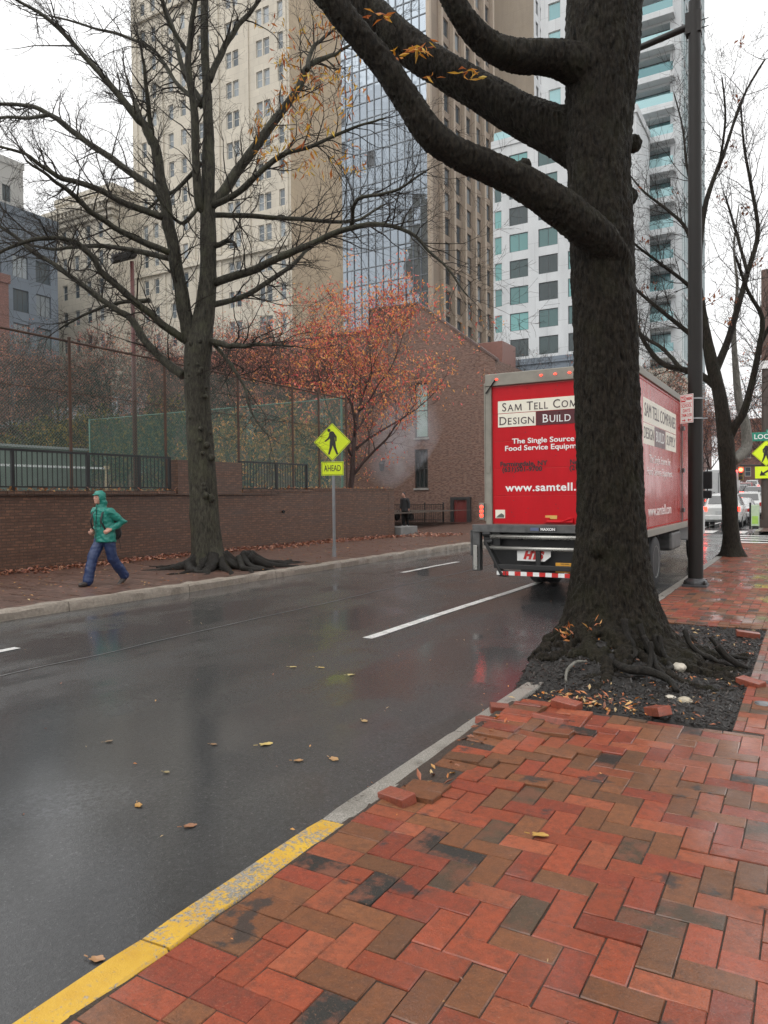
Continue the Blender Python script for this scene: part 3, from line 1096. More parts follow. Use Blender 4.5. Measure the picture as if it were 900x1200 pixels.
for i, r in enumerate(rects):
    window(hb, (XL, Y0, Z0), (1, 0, 0), r, 0.12, M['frame_bronze'], M['pane_pale'] if r[3] > 6 else M['pane_dark'], 1 if r[3] > 6 else 3, 2, 0.08)
for a, b2, c, d in (winA, winB):
    g = MB()
    g.box(a - 0.06, b2 + 0.06, Y0 - 0.08, Y0 + 0.1, c - 0.12, c - 0.003)
    g.build('sill', M['concrete'], hb, bevel=0.01)
d = MB()
d.box(-19.42, -19.2, 41.75, 42.1, 0.1, 1.5); d.box(-18.32, -18.1, 41.75, 42.1, 0.1, 1.5); d.box(-19.42, -18.1, 41.74, 42.11, 1.5, 1.68)
df = d.build('door_frame', plain('black_stone', (0.03, 0.029, 0.028), 0.4), hb, bevel=0.01)
d = MB()
for i in range(4): d.box(-19.2 + i * 0.22 + 0.005, -19.2 + (i + 1) * 0.22 - 0.005, 41.86, 41.92, 0.12, 1.5)
d.build('door', plain('dull_red_door', (0.15, 0.022, 0.018), 0.5), hb, bevel=0.006)
d = MB()
lx, lz = -24.2, 3.75
d.box(lx - 0.05, lx + 0.05, 41.75, 42.0, lz + 0.25, lz + 0.33)
d.lathe([(0.05, 0.35), (0.22, 0.12), (0.20, 0.08), (0.14, -0.3), (0.06, -0.36)], (lx, 41.6, lz), 6)
d.build('wall_lantern', M['black_metal'], hb)
fr = thing('iron_fence', 'low black iron fence in front of the brick building', 'fence', (-21, 41.2, 0.13))
g = MB()
for x in (-24.4, -22.1, -20.9, -19.62): g.box(x - 0.03, x + 0.03, 41.17, 41.23, 0.1, 1.35)
g.build('post', M['black_metal'], fr)
g = MB()
for z in (0.28, 1.22): g.box(-24.4, -19.62, 41.18, 41.22, z - 0.02, z + 0.02)
g.build('rail', M['black_metal'], fr)
g = MB()
x = -24.3
while x < -19.65:
    g.box(x - 0.011, x + 0.011, 41.19, 41.21, 0.12, 1.26); x += 0.125
g.build('baluster', M['black_metal'], fr)
g = MB()
g.box(-15.1, -14.5, 26.45, 27.9, 0.1, 0.5)
tag(g.build('concrete_ledge', plain('grey_ledge', (0.15, 0.15, 0.145), 0.6, var=0.25, scale=3), None, loc=(-14.8, 28.4, 0.13), bevel=0.02), 'low grey concrete ledge at the far end of the garden wall', 'ledge')

# ================================================================== the towers behind
def tower(name, label, x0, x1, y0, y1, h, wallmat, front=(), side=(), depth=0.3, roofmat=None, sidemat=None, par=0.9):
    root = thing(name, label, 'building', ((x0 + x1) / 2, (y0 + y1) / 2, 0))
    g = MB()
    facade(g, (x0, y0, 0), (1, 0, 0), x1 - x0, h, list(front), depth, (0, -1, 0), 0)
    facade(g, (x1, y0, 0), (0, 1, 0), y1 - y0, h, list(side), depth, (1, 0, 0), 1)
    g.quad((x1, y1, 0), (x0, y1, 0), (x0, y1, h), (x1, y1, h))
    g.quad((x0, y1, 0), (x0, y0, 0), (x0, y0, h), (x0, y1, h))
    g.build('wall', [wallmat, sidemat or wallmat], root)
    g = MB()
    g.box(x0 - 0.15, x1 + 0.15, y0 - 0.15, y1 + 0.15, h + 0.003, h + par)
    g.build('roof', roofmat or wallmat, root)
    return root

def stone(name, c, grid=(1.6, 0.9), var=0.1, joint=0.75):
    t = NT(name)
    b = t.new('TexBrick')
    b.inputs['Scale'].default_value = 1.0
    b.inputs['Brick Width'].default_value = grid[0]
    b.inputs['Row Height'].default_value = grid[1]
    b.inputs['Mortar Size'].default_value = 0.03
    b.inputs['Mortar Smooth'].default_value = 0.1
    b.inputs['Color1'].default_value = (*[x * (1 + var) for x in c], 1)
    b.inputs['Color2'].default_value = (*[x * (1 - var) for x in c], 1)
    b.inputs['Mortar'].default_value = (*[x * joint for x in c], 1)
    uv = t.coord('UV')
    t.link(uv, b.inputs['Vector'])
    n = t.noise(t.coord('UV', (1.0, 0.25, 1)), 0.5, 6.0, 0.6)
    t.set('Base Color', t.mix(t.rng(n, 0.45, 0.75, 0, 0.4), b.outputs['Color'], tuple(x * 0.55 for x in c)))
    t.set('Roughness', 0.75)
    t.set('Normal', t.bump(n, 0.1, 0.05))
    return t.mat

M['limestone'] = stone('pale_limestone', (0.56, 0.51, 0.42), (1.5, 0.9), 0.05, 0.85)
M['tan_stone'] = stone('tan_brick_face', (0.47, 0.37, 0.255), (2.4, 0.62), 0.05, 0.88)
M['taupe'] = stone('taupe_panel', (0.36, 0.30, 0.23), (3.0, 4.0), 0.04, 0.85)
M['brown_conc'] = stone('brown_concrete', (0.26, 0.20, 0.145), (2.0, 3.4), 0.08, 0.8)
M['buff_conc'] = stone('buff_concrete', (0.42, 0.34, 0.26), (4.0, 3.0), 0.05, 0.85)
M['white_panel'] = stone('white_metal_panel', (0.60, 0.62, 0.63), (2.9, 3.2), 0.02, 0.75)
M['grey_panel'] = stone('blue_grey_panel', (0.15, 0.18, 0.215), (2.0, 1.2), 0.06, 0.8)
M['grey_conc'] = stone('pale_grey_concrete', (0.42, 0.42, 0.41), (3.0, 3.0), 0.05, 0.85)
M['win_frame_pale'] = plain('pale_window_frame', (0.55, 0.54, 0.50), 0.5)
M['win_frame_dark'] = plain('dark_window_frame', (0.05, 0.055, 0.06), 0.4)
M['pane_city'] = glassmat('city_pane', (0.05, 0.07, 0.085), (0.38, 0.42, 0.44), 0.35, 0.08)
M['pane_teal'] = glassmat('teal_pane', (0.02, 0.035, 0.037), (0.14, 0.34, 0.33), 0.5, 0.05, 0.15, 0.8)
M['pane_aqua'] = glassmat('aqua_pane', (0.10, 0.24, 0.26), (0.32, 0.52, 0.54), 0.5, 0.05, 0.2, 0.8)

# cream stone tower: window bays rising face-on, blank tan side
X0, X1, Y0, HT = -78.0, -52.5, 70.0, 86.0
front = []
floor = 3.62
bays = [24.9 - 0.65, 22.15, 21.05, 17.4, 16.3, 12.8, 11.7, 8.7, 6.5, 3.5, 1.6]
for j in range(5, 23):
    for u_ in bays: front.append((u_ - 0.45, u_ + 0.45, j * floor - 0.3, j * floor + 1.65))
tw = tower('stone_tower', 'tall cream limestone tower with rows of paired windows and a blank tan side', X0, X1, Y0, Y0 + 10.9, HT, M['limestone'], front, (), 0.35, sidemat=M['tan_stone'])
vis = sorted(front, key=lambda r: (r[2]))[:100]
shown = 0
for r in front:
    window(tw, (X0, Y0, 0), (1, 0, 0), r, 0.2, M['win_frame_pale'], M['pane_city'], 1, 2, 0.09)
g = MB()
for u_ in (24.95, 19.3, 14.6, 10.3, 5.0, 0.3):                        # shallow pilasters and string courses
    g.box(X0 + u_ - 0.22, X0 + u_ + 0.22, Y0 - 0.16, Y0 - 0.003, 15, HT - 8)
g.build('pilaster', M['limestone'], tw)
for z in (31.0, 64.2, 79.5):
    g = MB()
    g.box(X0 - 0.1, X1 - 0.3, Y0 - 0.45, Y0 - 0.17, z, z + 0.6)
    g.build('string_course', M['limestone'], tw, bevel=0.05)
X0b = -89.2
front = []
for j in range(4, 11):
    for u_ in (1.6, 4.0, 6.4, 8.8): front.append((u_ - 0.5, u_ + 0.5, j * floor - 0.3, j * floor + 1.7))
tw2 = tower('stone_wing', 'lower cream stone wing with a deep cornice left of the cream tower', X0b, X0 + 0.0, 66.0, 78, 41.5, M['limestone'], [r for r in front if r[1] < 13.5], (), 0.35)
for r in [r for r in front if r[1] < 13.5]: window(tw2, (X0b, 66.0, 0), (1, 0, 0), r, 0.2, M['win_frame_pale'], M['pane_city'], 1, 2, 0.09)
g = MB()
for k, (z, o_) in enumerate(((38.2, 0.5), (38.9, 0.9), (39.7, 1.4))): g.box(X0b - o_, X0 - 0.01 + o_ * 0.8, 66.0 - o_, 67, z, z + 0.65)
g.build('cornice', M['limestone'], tw2, bevel=0.08)
g = MB()
for i in range(15): g.box(X0b + 0.2 + i * 0.74, X0b + 0.5 + i * 0.74, 64.75, 65.0, 39.15, 39.68)
g.build('dentil', M['limestone'], tw2)
tw3 = tower('stone_shoulder', 'narrow cream stone shoulder block stepping up beside the cream tower', -83.0, -78.1, 74, 92, 72, M['limestone'], [(1.2, 2.2, j * floor, j * floor + 1.9) for j in range(12, 19)] + [(3.2, 4.2, j * floor, j * floor + 1.9) for j in range(12, 19)], (), 0.3)
for j in range(12, 19):
    for a in (1.2, 3.2): window(tw3, (-83.0, 74, 0), (1, 0, 0), (a, a + 1.0, j * floor, j * floor + 1.9), 0.2, M['win_frame_pale'], M['pane_city'], 1, 2, 0.09)

# glass curtain wall tower with a brown windowed side
gx0, gx1, gy0, gy1, gh = -92.0, -61.5, 125.0, 157.0, 146.0
side = []
for j in range(7, 30):
    for k in range(5):
        a = 5.0 + k * 5.25
        side.append((a, a + 2.9, 4.75 * j, 4.75 * j + 3.4))
gt = tower('glass_tower', 'tall office tower with a blue glass front and brown concrete windowed side', gx0, gx1, gy0 + 0.3, gy1, gh, M['buff_conc'], (), side, 0.6, sidemat=M['brown_conc'])
ts = NT('curtain_glass')
vv = ts.coord('Object')
ts.set('Base Color', (0.25, 0.285, 0.32))
ts.set('Metallic', 0.9)
ts.set('Roughness', 0.06)
ts.set('Normal', ts.bump(ts.noise(vv, 0.25, 2.0), 0.25, 0.3))
td = plain('curtain_glass_dark', (0.02, 0.026, 0.032), 0.06, spec=0.8)
g = MB()
rg = random.Random(8)
pw, ph = 1.65, 3.2
nx, nz = int((gx1 - 0.5 - gx0) / pw), 40
for i in range(nx):
    for j in range(nz):
        x, z = gx1 - 0.5 - (i + 1) * pw, 8 + j * ph
        a, b2 = rg.gauss(0, 0.012), rg.gauss(0, 0.012)
        dark = 1 if rg.random() < 0.05 else 0
        g.quad((x, gy0 - a, z), (x + pw, gy0 + a, z), (x + pw, gy0 + a + b2, z + ph), (x, gy0 - a + b2, z + ph), dark)
g.build('glazing', [ts.mat, td], gt)
g = MB()
for i in range(nx + 1): g.box(gx1 - 0.5 - i * pw - 0.08, gx1 - 0.5 - i * pw + 0.08, gy0 - 0.16, gy0 - 0.04, 8, 8 + nz * ph)
for j in range(nz + 1): g.box(gx0, gx1 - 0.5, gy0 - 0.13, gy0 - 0.042, 8 + j * ph - 0.09, 8 + j * ph + 0.09)
g.build('mullion', plain('grey_mullion', (0.16, 0.18, 0.20), 0.4, 0.3), gt)
g = MB()
g.box(gx1 - 0.5, gx1 + 0.25, gy0 - 0.5, gy0 + 0.29, 0, gh)
g.build('corner_pier', M['buff_conc'], gt)
g = MB()
for k in range(6):
    a = 3.8 + k * 5.25
    g.box(gx1 + 0.003, gx1 + 0.7, gy0 + 0.3 + a - 0.4, gy0 + 0.3 + a + 0.4, 10, gh - 2)
g.build('fin', M['buff_conc'], gt)
side.sort(key=lambda r: r[2])
for r in side[:100]: window(gt, (gx1, gy0 + 0.3, 0), (0, 1, 0), r, 0.35, M['win_frame_dark'], M['pane_city'], 2, 1, 0.09)
g = MB()
for r in side[100:]: g.box(gx1 - 0.45, gx1 - 0.4, gy0 + 0.3 + r[0], gy0 + 0.3 + r[1], r[2], r[3])
tag(g.build('upper_window', M['pane_dark'], gt), kind='stuff')

# taupe slab behind, white mid-rise, white balcony tower
side = [(1.5 + k * 3.2, 3.3 + k * 3.2, 5 * j, 5 * j + 3.2) for j in range(12, 28) for k in range(3)]
tp = tower('taupe_tower', 'blank taupe slab tower rising behind the white apartment block', -73, -56.6, 170, 181, 150, M['taupe'], (), side, 0.4, sidemat=M['white_panel'])
for r in side: window(tp, (-56.6, 170, 0), (0, 1, 0), r, 0.2, M['win_frame_dark'], M['pane_dark'], 1, 1, 0.08)

mx0, mx1, my0 = -34.3, -17.2, 87.0
front = []
for j in range(2, 13):
    z = 2.6 + j * 3.2
    for a, w_ in ((0.15, 0.95), (2.1, 2.35), (5.75, 2.35), (9.3, 2.35), (12.9, 2.35)):
        front.append((a, a + w_, z, z + 2.15))
md = tower('white_apartment_block', 'white panelled apartment block with wide teal windows behind the truck', mx0, mx1, my0, my0 + 8, 44.4, M['white_panel'], front, (), 0.25)
for r in front:
    w_ = r[1] - r[0]
    window(md, (mx0, my0, 0), (1, 0, 0), r, 0.14, M['win_frame_dark'] if w_ > 1 else M['win_frame_pale'], M['pane_teal'], 2 if w_ > 1 else 1, 1, 0.06)
g = MB()
g.box(mx0 + 0.1, mx1 - 0.1, my0 + 0.2, my0 + 0.24, 45.3, 46.4)
g.build('roof_railing', M['pane_aqua'], md)

bx0, bx1, by0, by1, bh = -31.0, -13.7, 96.0, 118.0, 98.0
front = []
bal = []
for j in range(3, 26):
    z = 3.7 * j
    bal.append((9.4, 16.0, z + 0.35, z + 3.0))
    front.append((9.4, 16.0, z + 0.35, z + 3.0))
    front.append((6.4, 7.6, z + 0.6, z + 2.8))
    front.append((1.0, 2.6, z + 0.6, z + 2.8))
    front.append((3.6, 5.4, z + 0.6, z + 2.8))
bt = tower('balcony_tower', 'tall white apartment tower with stacked recessed balconies and a teal glass side', bx0, bx1, by0, by1, bh, M['white_panel'], front, (), 1.4, sidemat=M['pane_aqua'])
cnt = 0
for r in front:
    if r[1] - r[0] > 3:
        window(bt, (bx0, by0, 0), (1, 0, 0), r, 1.35, M['win_frame_dark'], M['pane_aqua'], 4, 1, 0.08, name='balcony_window')
    else:
        window(bt, (bx0, by0, 0), (1, 0, 0), r, 0.2, M['win_frame_pale'], M['pane_aqua'], 1, 1, 0.07)
for r in bal:
    g = MB()
    g.box(bx0 + 9.2, bx0 + 16.6, by0 - 1.35, by0 - 0.003, r[2] - 0.75, r[2] - 0.02)
    s = g.build('balcony', M['white_panel'], bt, bevel=0.03)
    g = MB()
    g.box(bx0 + 9.3, bx0 + 16.5, by0 - 1.3, by0 - 1.26, r[2] - 0.018, r[2] + 1.0)
    g.build('glass_rail', M['pane_aqua'], s, rel=True)
g = MB()
for j in range(10, 98, 4): g.box(bx1 + 0.003, bx1 + 0.12, by0, by1, j - 0.12, j + 0.12)
for k in range(0, 22, 2): g.box(bx1 + 0.003, bx1 + 0.16, by0 + k + 0.3, by0 + k + 0.45, 8, 97)
g.build('mullion', M['white_panel'], bt)

# left edge: blue grey modern block with a pale box on top, small red brick house, low hall
front = []
for j in range(2, 8):
    for a in (1.0, 4.6, 8.0, 11.0): front.append((a, a + 2.0, j * 4.0, j * 4.0 + 2.6))
ml = tower('grey_office_block', 'blue grey modern block at the left edge behind the bare trees', -100, -81, 46, 60, 35.2, M['grey_panel'], (), front, 0.3)
for r in front: window(ml, (-81, 46, 0), (0, 1, 0), r, 0.2, M['win_frame_dark'], M['pane_city'], 3, 1, 0.08)
pside = [(3.0, 4.2, z, z + 2.2) for z in (38, 42)] + [(6.4, 7.6, z, z + 2.2) for z in (38, 42)]
tp2 = tower('pale_penthouse_block', 'pale grey concrete box rising behind the blue grey block', -112, -94, 55, 64.5, 47.0, M['grey_conc'], (), pside, 0.3)
for r in pside: window(tp2, (-94, 55, 0), (0, 1, 0), r, 0.2, M['win_frame_dark'], M['pane_city'], 2, 1, 0.08)
M['old_brick'] = brickwall('old_red_brick', (0.26, 0.10, 0.075), (0.19, 0.08, 0.06), (0.2, 0.16, 0.14), 0.21, 0.076, 0.01)
rside = [(a, a + 1.1, z, z + 1.9) for a in (1.2, 4.2, 7.2) for z in (8, 13, 18)]
rl = tower('red_brick_house', 'small red brick house at the left edge beneath the grey block', -90, -73.5, 38, 48.5, 24.6, M['old_brick'], (), rside, 0.25)
for r in rside: window(rl, (-73.5, 38, 0), (0, 1, 0), r, 0.15, M['win_frame_pale'], M['pane_city'], 1, 2, 0.08)
hl = thing('low_hall', 'low dark brick hall with a pale metal roof behind the court trees', 'building', (-55, 50, 0.1))
g = MB()
facade(g, (-72, 46, 0), (1, 0, 0), 27, 9.0, [(20.5, 22.2, 4.0, 6.4), (15, 16.6, 4.0, 6.4), (24, 25.6, 4.0, 6.4)], 0.25, (0, -1, 0))
g.quad((-45, 46, 0), (-45, 60, 0), (-45, 60, 9.0), (-45, 46, 9.0))
g.build('wall', M['house_brick'], hl)
for a, b2 in ((20.5, 22.2), (15, 16.6), (24, 25.6)): window(hl, (-72, 46, 0), (1, 0, 0), (a, b2, 4.0, 6.4), 0.12, M['frame_bronze'], M['pane_pale'], 1, 2, 0.08)
g = MB()
g.add([(-73, 45.4, 9.0), (-44.4, 45.4, 9.0), (-46.5, 60, 13.6), (-73, 60, 13.6), (-73, 45.4, 9.25), (-44.4, 45.4, 9.25), (-46.5, 60, 13.9), (-73, 60, 13.9)], [(0, 3, 2, 1), (4, 5, 6, 7), (0, 1, 5, 4), (1, 2, 6, 5), (2, 3, 7, 6), (3, 0, 4, 7)])
g.build('roof', plain('pale_metal_roof', (0.40, 0.43, 0.46), 0.4, 0.2), hl)

# buildings closing the street beyond the crossing
def rowhouse(label, x0, x1, y0, y1, h, mat_, fl, cols, face='front', frame='win_frame_pale'):
    fr, sd_ = [], []
    for j in range(fl):
        z = 1.4 + j * (h - 1.6) / fl
        for c in range(cols):
            a = (x1 - x0) * (c + 0.5) / cols
            fr.append((a - 0.6, a + 0.6, z, z + 2.0))
        k = max(1, int((y1 - y0) / 4))
        for c in range(k):
            a = (y1 - y0) * (c + 0.5) / k
            sd_.append((a - 0.6, a + 0.6, z, z + 2.0))
    r_ = tower('row_house', label, x0, x1, y0, y1, h, mat_, fr, sd_, 0.2, par=0.5)
    for r in fr: window(r_, (x0, y0, 0), (1, 0, 0), r, 0.12, M[frame], M['pane_city'], 1, 2, 0.1)
    for r in sd_: window(r_, (x1, y0, 0), (0, 1, 0), r, 0.12, M[frame], M['pane_city'], 1, 2, 0.1)
    return r_
rowhouse('grey glass fronted shop building past the crossing behind the street lamp', -30, -14.2, 62, 82, 13, M['grey_panel'], 4, 5, frame='win_frame_dark')
rowhouse('red brick row house far down the street beyond the cars', -26, -13.5, 104, 124, 12.5, M['old_brick'], 3, 3)
rowhouse('red brick house with pale windows closing the far end of the street', -17, 6, 176, 186, 17, M['old_brick'], 4, 7)
rowhouse('pale stone fronted building on the far side beyond the parked cars', -26, -13.2, 86, 100, 15, M['limestone'], 4, 3)

# ================================================================== trees
def barkmat(name, dark, mid, moss=(0.03, 0.034, 0.012), moss_amt=0.4, scale=1.0, rough=0.55, bump=0.6):
    t = NT(name)
    v = t.coord('Object', (1, 1, 0.28))
    v1 = t.coord('Object')
    n = t.noise(v, 26.0 * scale, 6.0, 0.7)
    n2 = t.noise(v1, 2.2 * scale, 5.0, 0.6)
    n3 = t.noise(v1, 90.0 * scale, 4.0, 0.7)
    c = t.mix(t.rng(n, 0.35, 0.68, 0, 1), dark, mid)
    c = t.mix(t.rng(n2, 0.48, 0.70, 0, moss_amt), c, moss)
    c = t.mix(t.rng(n3, 0.62, 0.75, 0, 0.4), c, tuple(x * 1.8 for x in mid))
    t.set('Base Color', c)
    t.set('Roughness', t.rng(n2, 0.35, 0.65, rough + 0.2, rough - 0.1))
    t.set('Specular IOR Level', 0.16)
    h = t.math('ADD', n, t.math('MULTIPLY', n3, 0.35))
    t.set('Normal', t.bump(h, bump, 0.04))
    return t.mat

def leafmat(name, cols, rough=0.45):
    t = NT(name)
    a = t.new('VertexColor')
    a.layer_name = 'Col'
    t.set('Base Color', a.outputs['Color'])
    t.set('Roughness', rough)
    t.set('Specular IOR Level', 0.4)
    tr = t.new('BsdfTranslucent')
    t.link(a.outputs['Color'], tr.inputs['Color'])
    mx = t.new('MixShader')
    mx.inputs[0].default_value = 0.35
    t.link(t.b.outputs[0], mx.inputs[1])
    t.link(tr.outputs[0], mx.inputs[2])
    t.link(mx.outputs[0], t.n['Material Output'].inputs['Surface'])
    return t.mat

M['bark_near'] = barkmat('wet_dark_bark', (0.0018, 0.0015, 0.0012), (0.040, 0.032, 0.022), (0.024, 0.024, 0.009), 0.45, 1.5, 0.6, 1.0)
M['bark_green'] = barkmat('mossy_wet_bark', (0.010, 0.0095, 0.007), (0.072, 0.066, 0.048), (0.060, 0.062, 0.030), 0.5)
M['bark_thin'] = barkmat('thin_dark_bark', (0.014, 0.011, 0.009), (0.045, 0.036, 0.028), (0.03, 0.03, 0.015), 0.2)
M['bark_mauve'] = barkmat('mauve_brown_bark', (0.045, 0.030, 0.028), (0.10, 0.066, 0.060), (0.05, 0.04, 0.03), 0.2)
M['bark_pale'] = barkmat('pale_grey_bark', (0.10, 0.095, 0.082), (0.22, 0.21, 0.185), (0.08, 0.08, 0.06), 0.3)
M['root'] = barkmat('root_bark', (0.004, 0.0036, 0.003), (0.026, 0.022, 0.018), (0.02, 0.02, 0.014), 0.3, 1.4, 0.5)
M['leaf'] = leafmat('leaf', None)
M['leaf_wet'] = plain('wet_leaf', (0.3, 0.12, 0.03), 0.3)
def colmat(name, rough):
    t = NT(name)
    a = t.new('VertexColor')
    a.layer_name = 'Col'
    t.set('Base Color', a.outputs['Color'])
    t.set('Roughness', rough)
    return t.mat
M['litter'] = colmat('leaf_litter', 0.35)

def bumpy_tube(mb, pts, n, amp=0.012, freq=1.0, flare=None, ridges=True, seed=0.0, cap=True):
    """a limb or trunk with bark relief; pts list of (Vector, r)"""
    k = len(pts)
    t = (pts[1][0] - pts[0][0]).normalized()
    ref = Vector((1, 0, 0)) if abs(t.z) > 0.7 else Vector((0, 0, 1))
    nx = (ref - t * ref.dot(t)).normalized()
    vs, fs, s = [], [], 0.0
    for i in range(k):
        p, r = pts[i]
        a, b = pts[max(i - 1, 0)][0], pts[min(i + 1, k - 1)][0]
        t = (b - a).normalized()
        if i: s += (p - pts[i - 1][0]).length
        nx = (nx - t * nx.dot(t)).normalized()
        ny = t.cross(nx)
        for j in range(n):
            an = 2 * pi * j / n
            d = nx * cos(an) + ny * sin(an)
            q = p + d * r
            rr = r
            if flare: rr = flare(i, an, r, p)
            x, y = cos(an) * r, sin(an) * r
            h = noise.noise((x * 9 * freq + seed, y * 9 * freq, s * 1.6 * freq)) * 1.4
            h += noise.noise((x * 24 * freq + seed, y * 24 * freq, s * 4.5 * freq)) * 0.9
            h += noise.noise((x * 3 + seed, y * 3, s * 0.8)) * 1.6
            if ridges: h -= abs(noise.noise((x * 16 * freq + seed, y * 16 * freq, s * 2.2 * freq + 9))) * 2.0
            vs.append(p + d * (rr + amp * h))
    for i in range(k - 1):
        for j in range(n):
            j2 = (j + 1) % n
            fs.append((i * n + j, i * n + j2, (i + 1) * n + j2, (i + 1) * n + j))
    if cap:
        fs.append(tuple(range(n - 1, -1, -1)))
        fs.append(tuple((k - 1) * n + j for j in range(n)))
    mb.add(vs, fs)

def perp(d, rg):
    v = Vector((rg.gauss(0, 1), rg.gauss(0, 1), rg.gauss(0, 1)))
    v = v - d * v.dot(d)
    return v.normalized() if v.length > 1e-4 else d.orthogonal().normalized()

def twig(mb, p, d, L, r, level, rg, tips, up=0.1, wob=0.35, kids=(4, 5, 4), ratio=0.45, segs=5, n=3, ang=(0.5, 1.1), rmin=0.003):
    """a wandering twig with its own side twigs"""
    pts, rad = [p.copy()], [r]
    d = d.normalized()
    q = p.copy()
    nodes = []
    for i in range(segs):
        d = (d + perp(d, rg) * rg.uniform(0, wob) + Vector((0, 0, up * rg.random()))).normalized()
        q = q + d * (L / segs)
        pts.append(q.copy())
        rad.append(max(rmin * 0.7, r * (1 - 0.75 * (i + 1) / segs)))
        nodes.append((q.copy(), d.copy(), rad[-1]))
    mb.tube(pts, rad, n if r < 0.02 else 5, cap=False)
    if level <= 0:
        tips.append((q.copy(), d.copy()))
        return
    k = kids[min(level, len(kids) - 1)]
    for i in range(k):
        j = rg.randrange(1, segs) if segs > 2 else segs - 1
        f = rg.random()
        pp = pts[j].lerp(pts[j + 1], f) if j + 1 < len(pts) else pts[j]
        dd = (nodes[j - 1][1] if j else d)
        a = rg.uniform(*ang)
        nd = (dd * cos(a) + perp(dd, rg) * sin(a)).normalized()
        twig(mb, pp, nd, L * ratio * rg.uniform(0.7, 1.35), max(rmin, rad[j] * 0.6), level - 1, rg, tips, up, wob, kids, ratio, max(3, segs - 1), n, ang, rmin)
    twig(mb, q, d, L * 0.4, max(rmin, rad[-1]), level - 1 if level > 1 else 0, rg, tips, up, wob, kids, ratio, 3, n, ang, rmin)

def leaf_at(mb, p, d, size, rg, col, curl=0.25, wid=0.42):
    """one folded leaf blade"""
    d = d.normalized()
    s = perp(d, rg)
    u = d.cross(s)
    w = size * wid
    m = p + d * size * 0.45
    e = p + d * size + u * size * curl * rg.uniform(-1, 1)
    a, b = m + s * w * 0.5 + u * w * 0.35, m - s * w * 0.5 + u * w * 0.35
    mb.add([p, a, e, b, m], [(0, 4, 1), (1, 4, 2), (0, 3, 4), (3, 2, 4)], 0, col)

def crown_leaves(name, tips, parent, n, size, cols, seed, spread=0.25, cond=None, kind='stuff'):
    rg = random.Random(seed)
    g = MB()
    tips = [tp_ for tp_ in tips if rg.random() < 0.3]
    c = 0
    tries = 0
    while c < n and tries < n * 12:
        tries += 1
        p, d = tips[rg.randrange(len(tips))]
        if cond and not cond(p, rg): continue
        q = p + Vector((rg.gauss(0, spread), rg.gauss(0, spread), rg.gauss(0, spread)))
        dd = Vector((rg.gauss(0, 0.6), rg.gauss(0, 0.6), -0.6 + rg.gauss(0, 0.5)))
        col = cols[rg.randrange(len(cols))]
        k = rg.uniform(0.75, 1.25)
        leaf_at(g, q, dd, size * rg.uniform(0.7, 1.3), rg, tuple(x * k for x in col))
        c += 1
    return g.build(name, M['leaf'], parent, uv=False)

def limb_path(px, d0, d1, rs=None, s=None):
    """photo trace (x, y, radius in pixels) -> world curve running from distance d0 to d1"""
    n = len(px)
    out = []
    for i, (x, y, r) in enumerate(px):
        d = d0 + (d1 - d0) * i / max(1, n - 1)
        out.append((P(x, y, d), r * d / FPX))
    return out

# ------------------------------------------------------------------ the big tree on the near kerb
DT = 7.62
bt_base = ground(712, 760, 0.15)
bt_base = Vector((-1.86, 7.75, 0.15))
tr = thing('street_tree', 'massive dark wet street tree in the foreground with three heavy limbs over the road', 'tree', bt_base)
outline = [(-60, 664, 772), (0, 665, 752), (50, 663, 748), (100, 664, 744), (150, 664, 739), (200, 666, 736), (250, 668, 739), (300, 670, 742), (350, 672, 743.5), (400, 674, 745), (450, 675, 747),
           (500, 676, 749), (550, 677, 751), (600, 677, 753.5), (640, 675, 757), (680, 670, 763), (710, 664, 771), (735, 655, 781), (760, 645, 792), (800, 640, 800)]
ctrl = []
for y, a, b in reversed(outline):
    ctrl.append((P((a + b) / 2, y, DT), (b - a) / 2 / FPX * DT))
trunk = catmull(ctrl, 14)
TG = MB()
TG.tube([p for p, r in trunk], [r for p, r in trunk], 40)
rk = random.Random(2)
for (x, y, r, dep) in ((744, 168, 8.5, 0), (738, 230, 8, 0), (702, 120, 13, 0.245), (700, 640, 11, 0.29)):
    R_ = r / FPX * DT
    TG.ell(P(x, y, DT - dep), R_, R_ * 0.8, R_ * 1.35, 14, 10)
limbs = [
    ([(735, 302, 9), (722, 297, 15), (705, 283, 20), (685, 266, 22), (655, 242, 21.5), (610, 213, 19), (570, 195, 17.5), (532, 178, 16.5), (502, 155, 16.5), (478, 118, 16), (455, 82, 15.5), (420, 40, 15), (385, -2, 14.5), (340, -50, 13), (280, -120, 10)], 7.46, 6.6),
    ([(712, 190, 26), (690, 172, 34), (655, 155, 28), (610, 135, 24), (560, 106, 21), (520, 82, 20), (480, 56, 19.5), (440, 20, 19), (405, -18, 18), (350, -80, 15), (300, -150, 12)], 7.7, 8.6),
    ([(706, 102, 20), (690, 84, 26), (660, 71, 21), (635, 67, 18.5), (600, 65, 17.5), (572, 52, 16), (548, 27, 14), (528, -4, 12.5), (505, -50, 10), (480, -120, 7)], 7.6, 6.9),
]
for i, (px, a, b) in enumerate(limbs):
    c = catmull(limb_path(px, a, b), 7)
    TG.tube([p for p, r in c], [r for p, r in c], 24)
    if i == 0:
        for (x, y, r) in ((614, 194, 9), (650, 224, 10)): TG.ell(P(x, y, 7.25), r / FPX * 7.3, r / FPX * 7.3, r / FPX * 7.3, 10, 8)
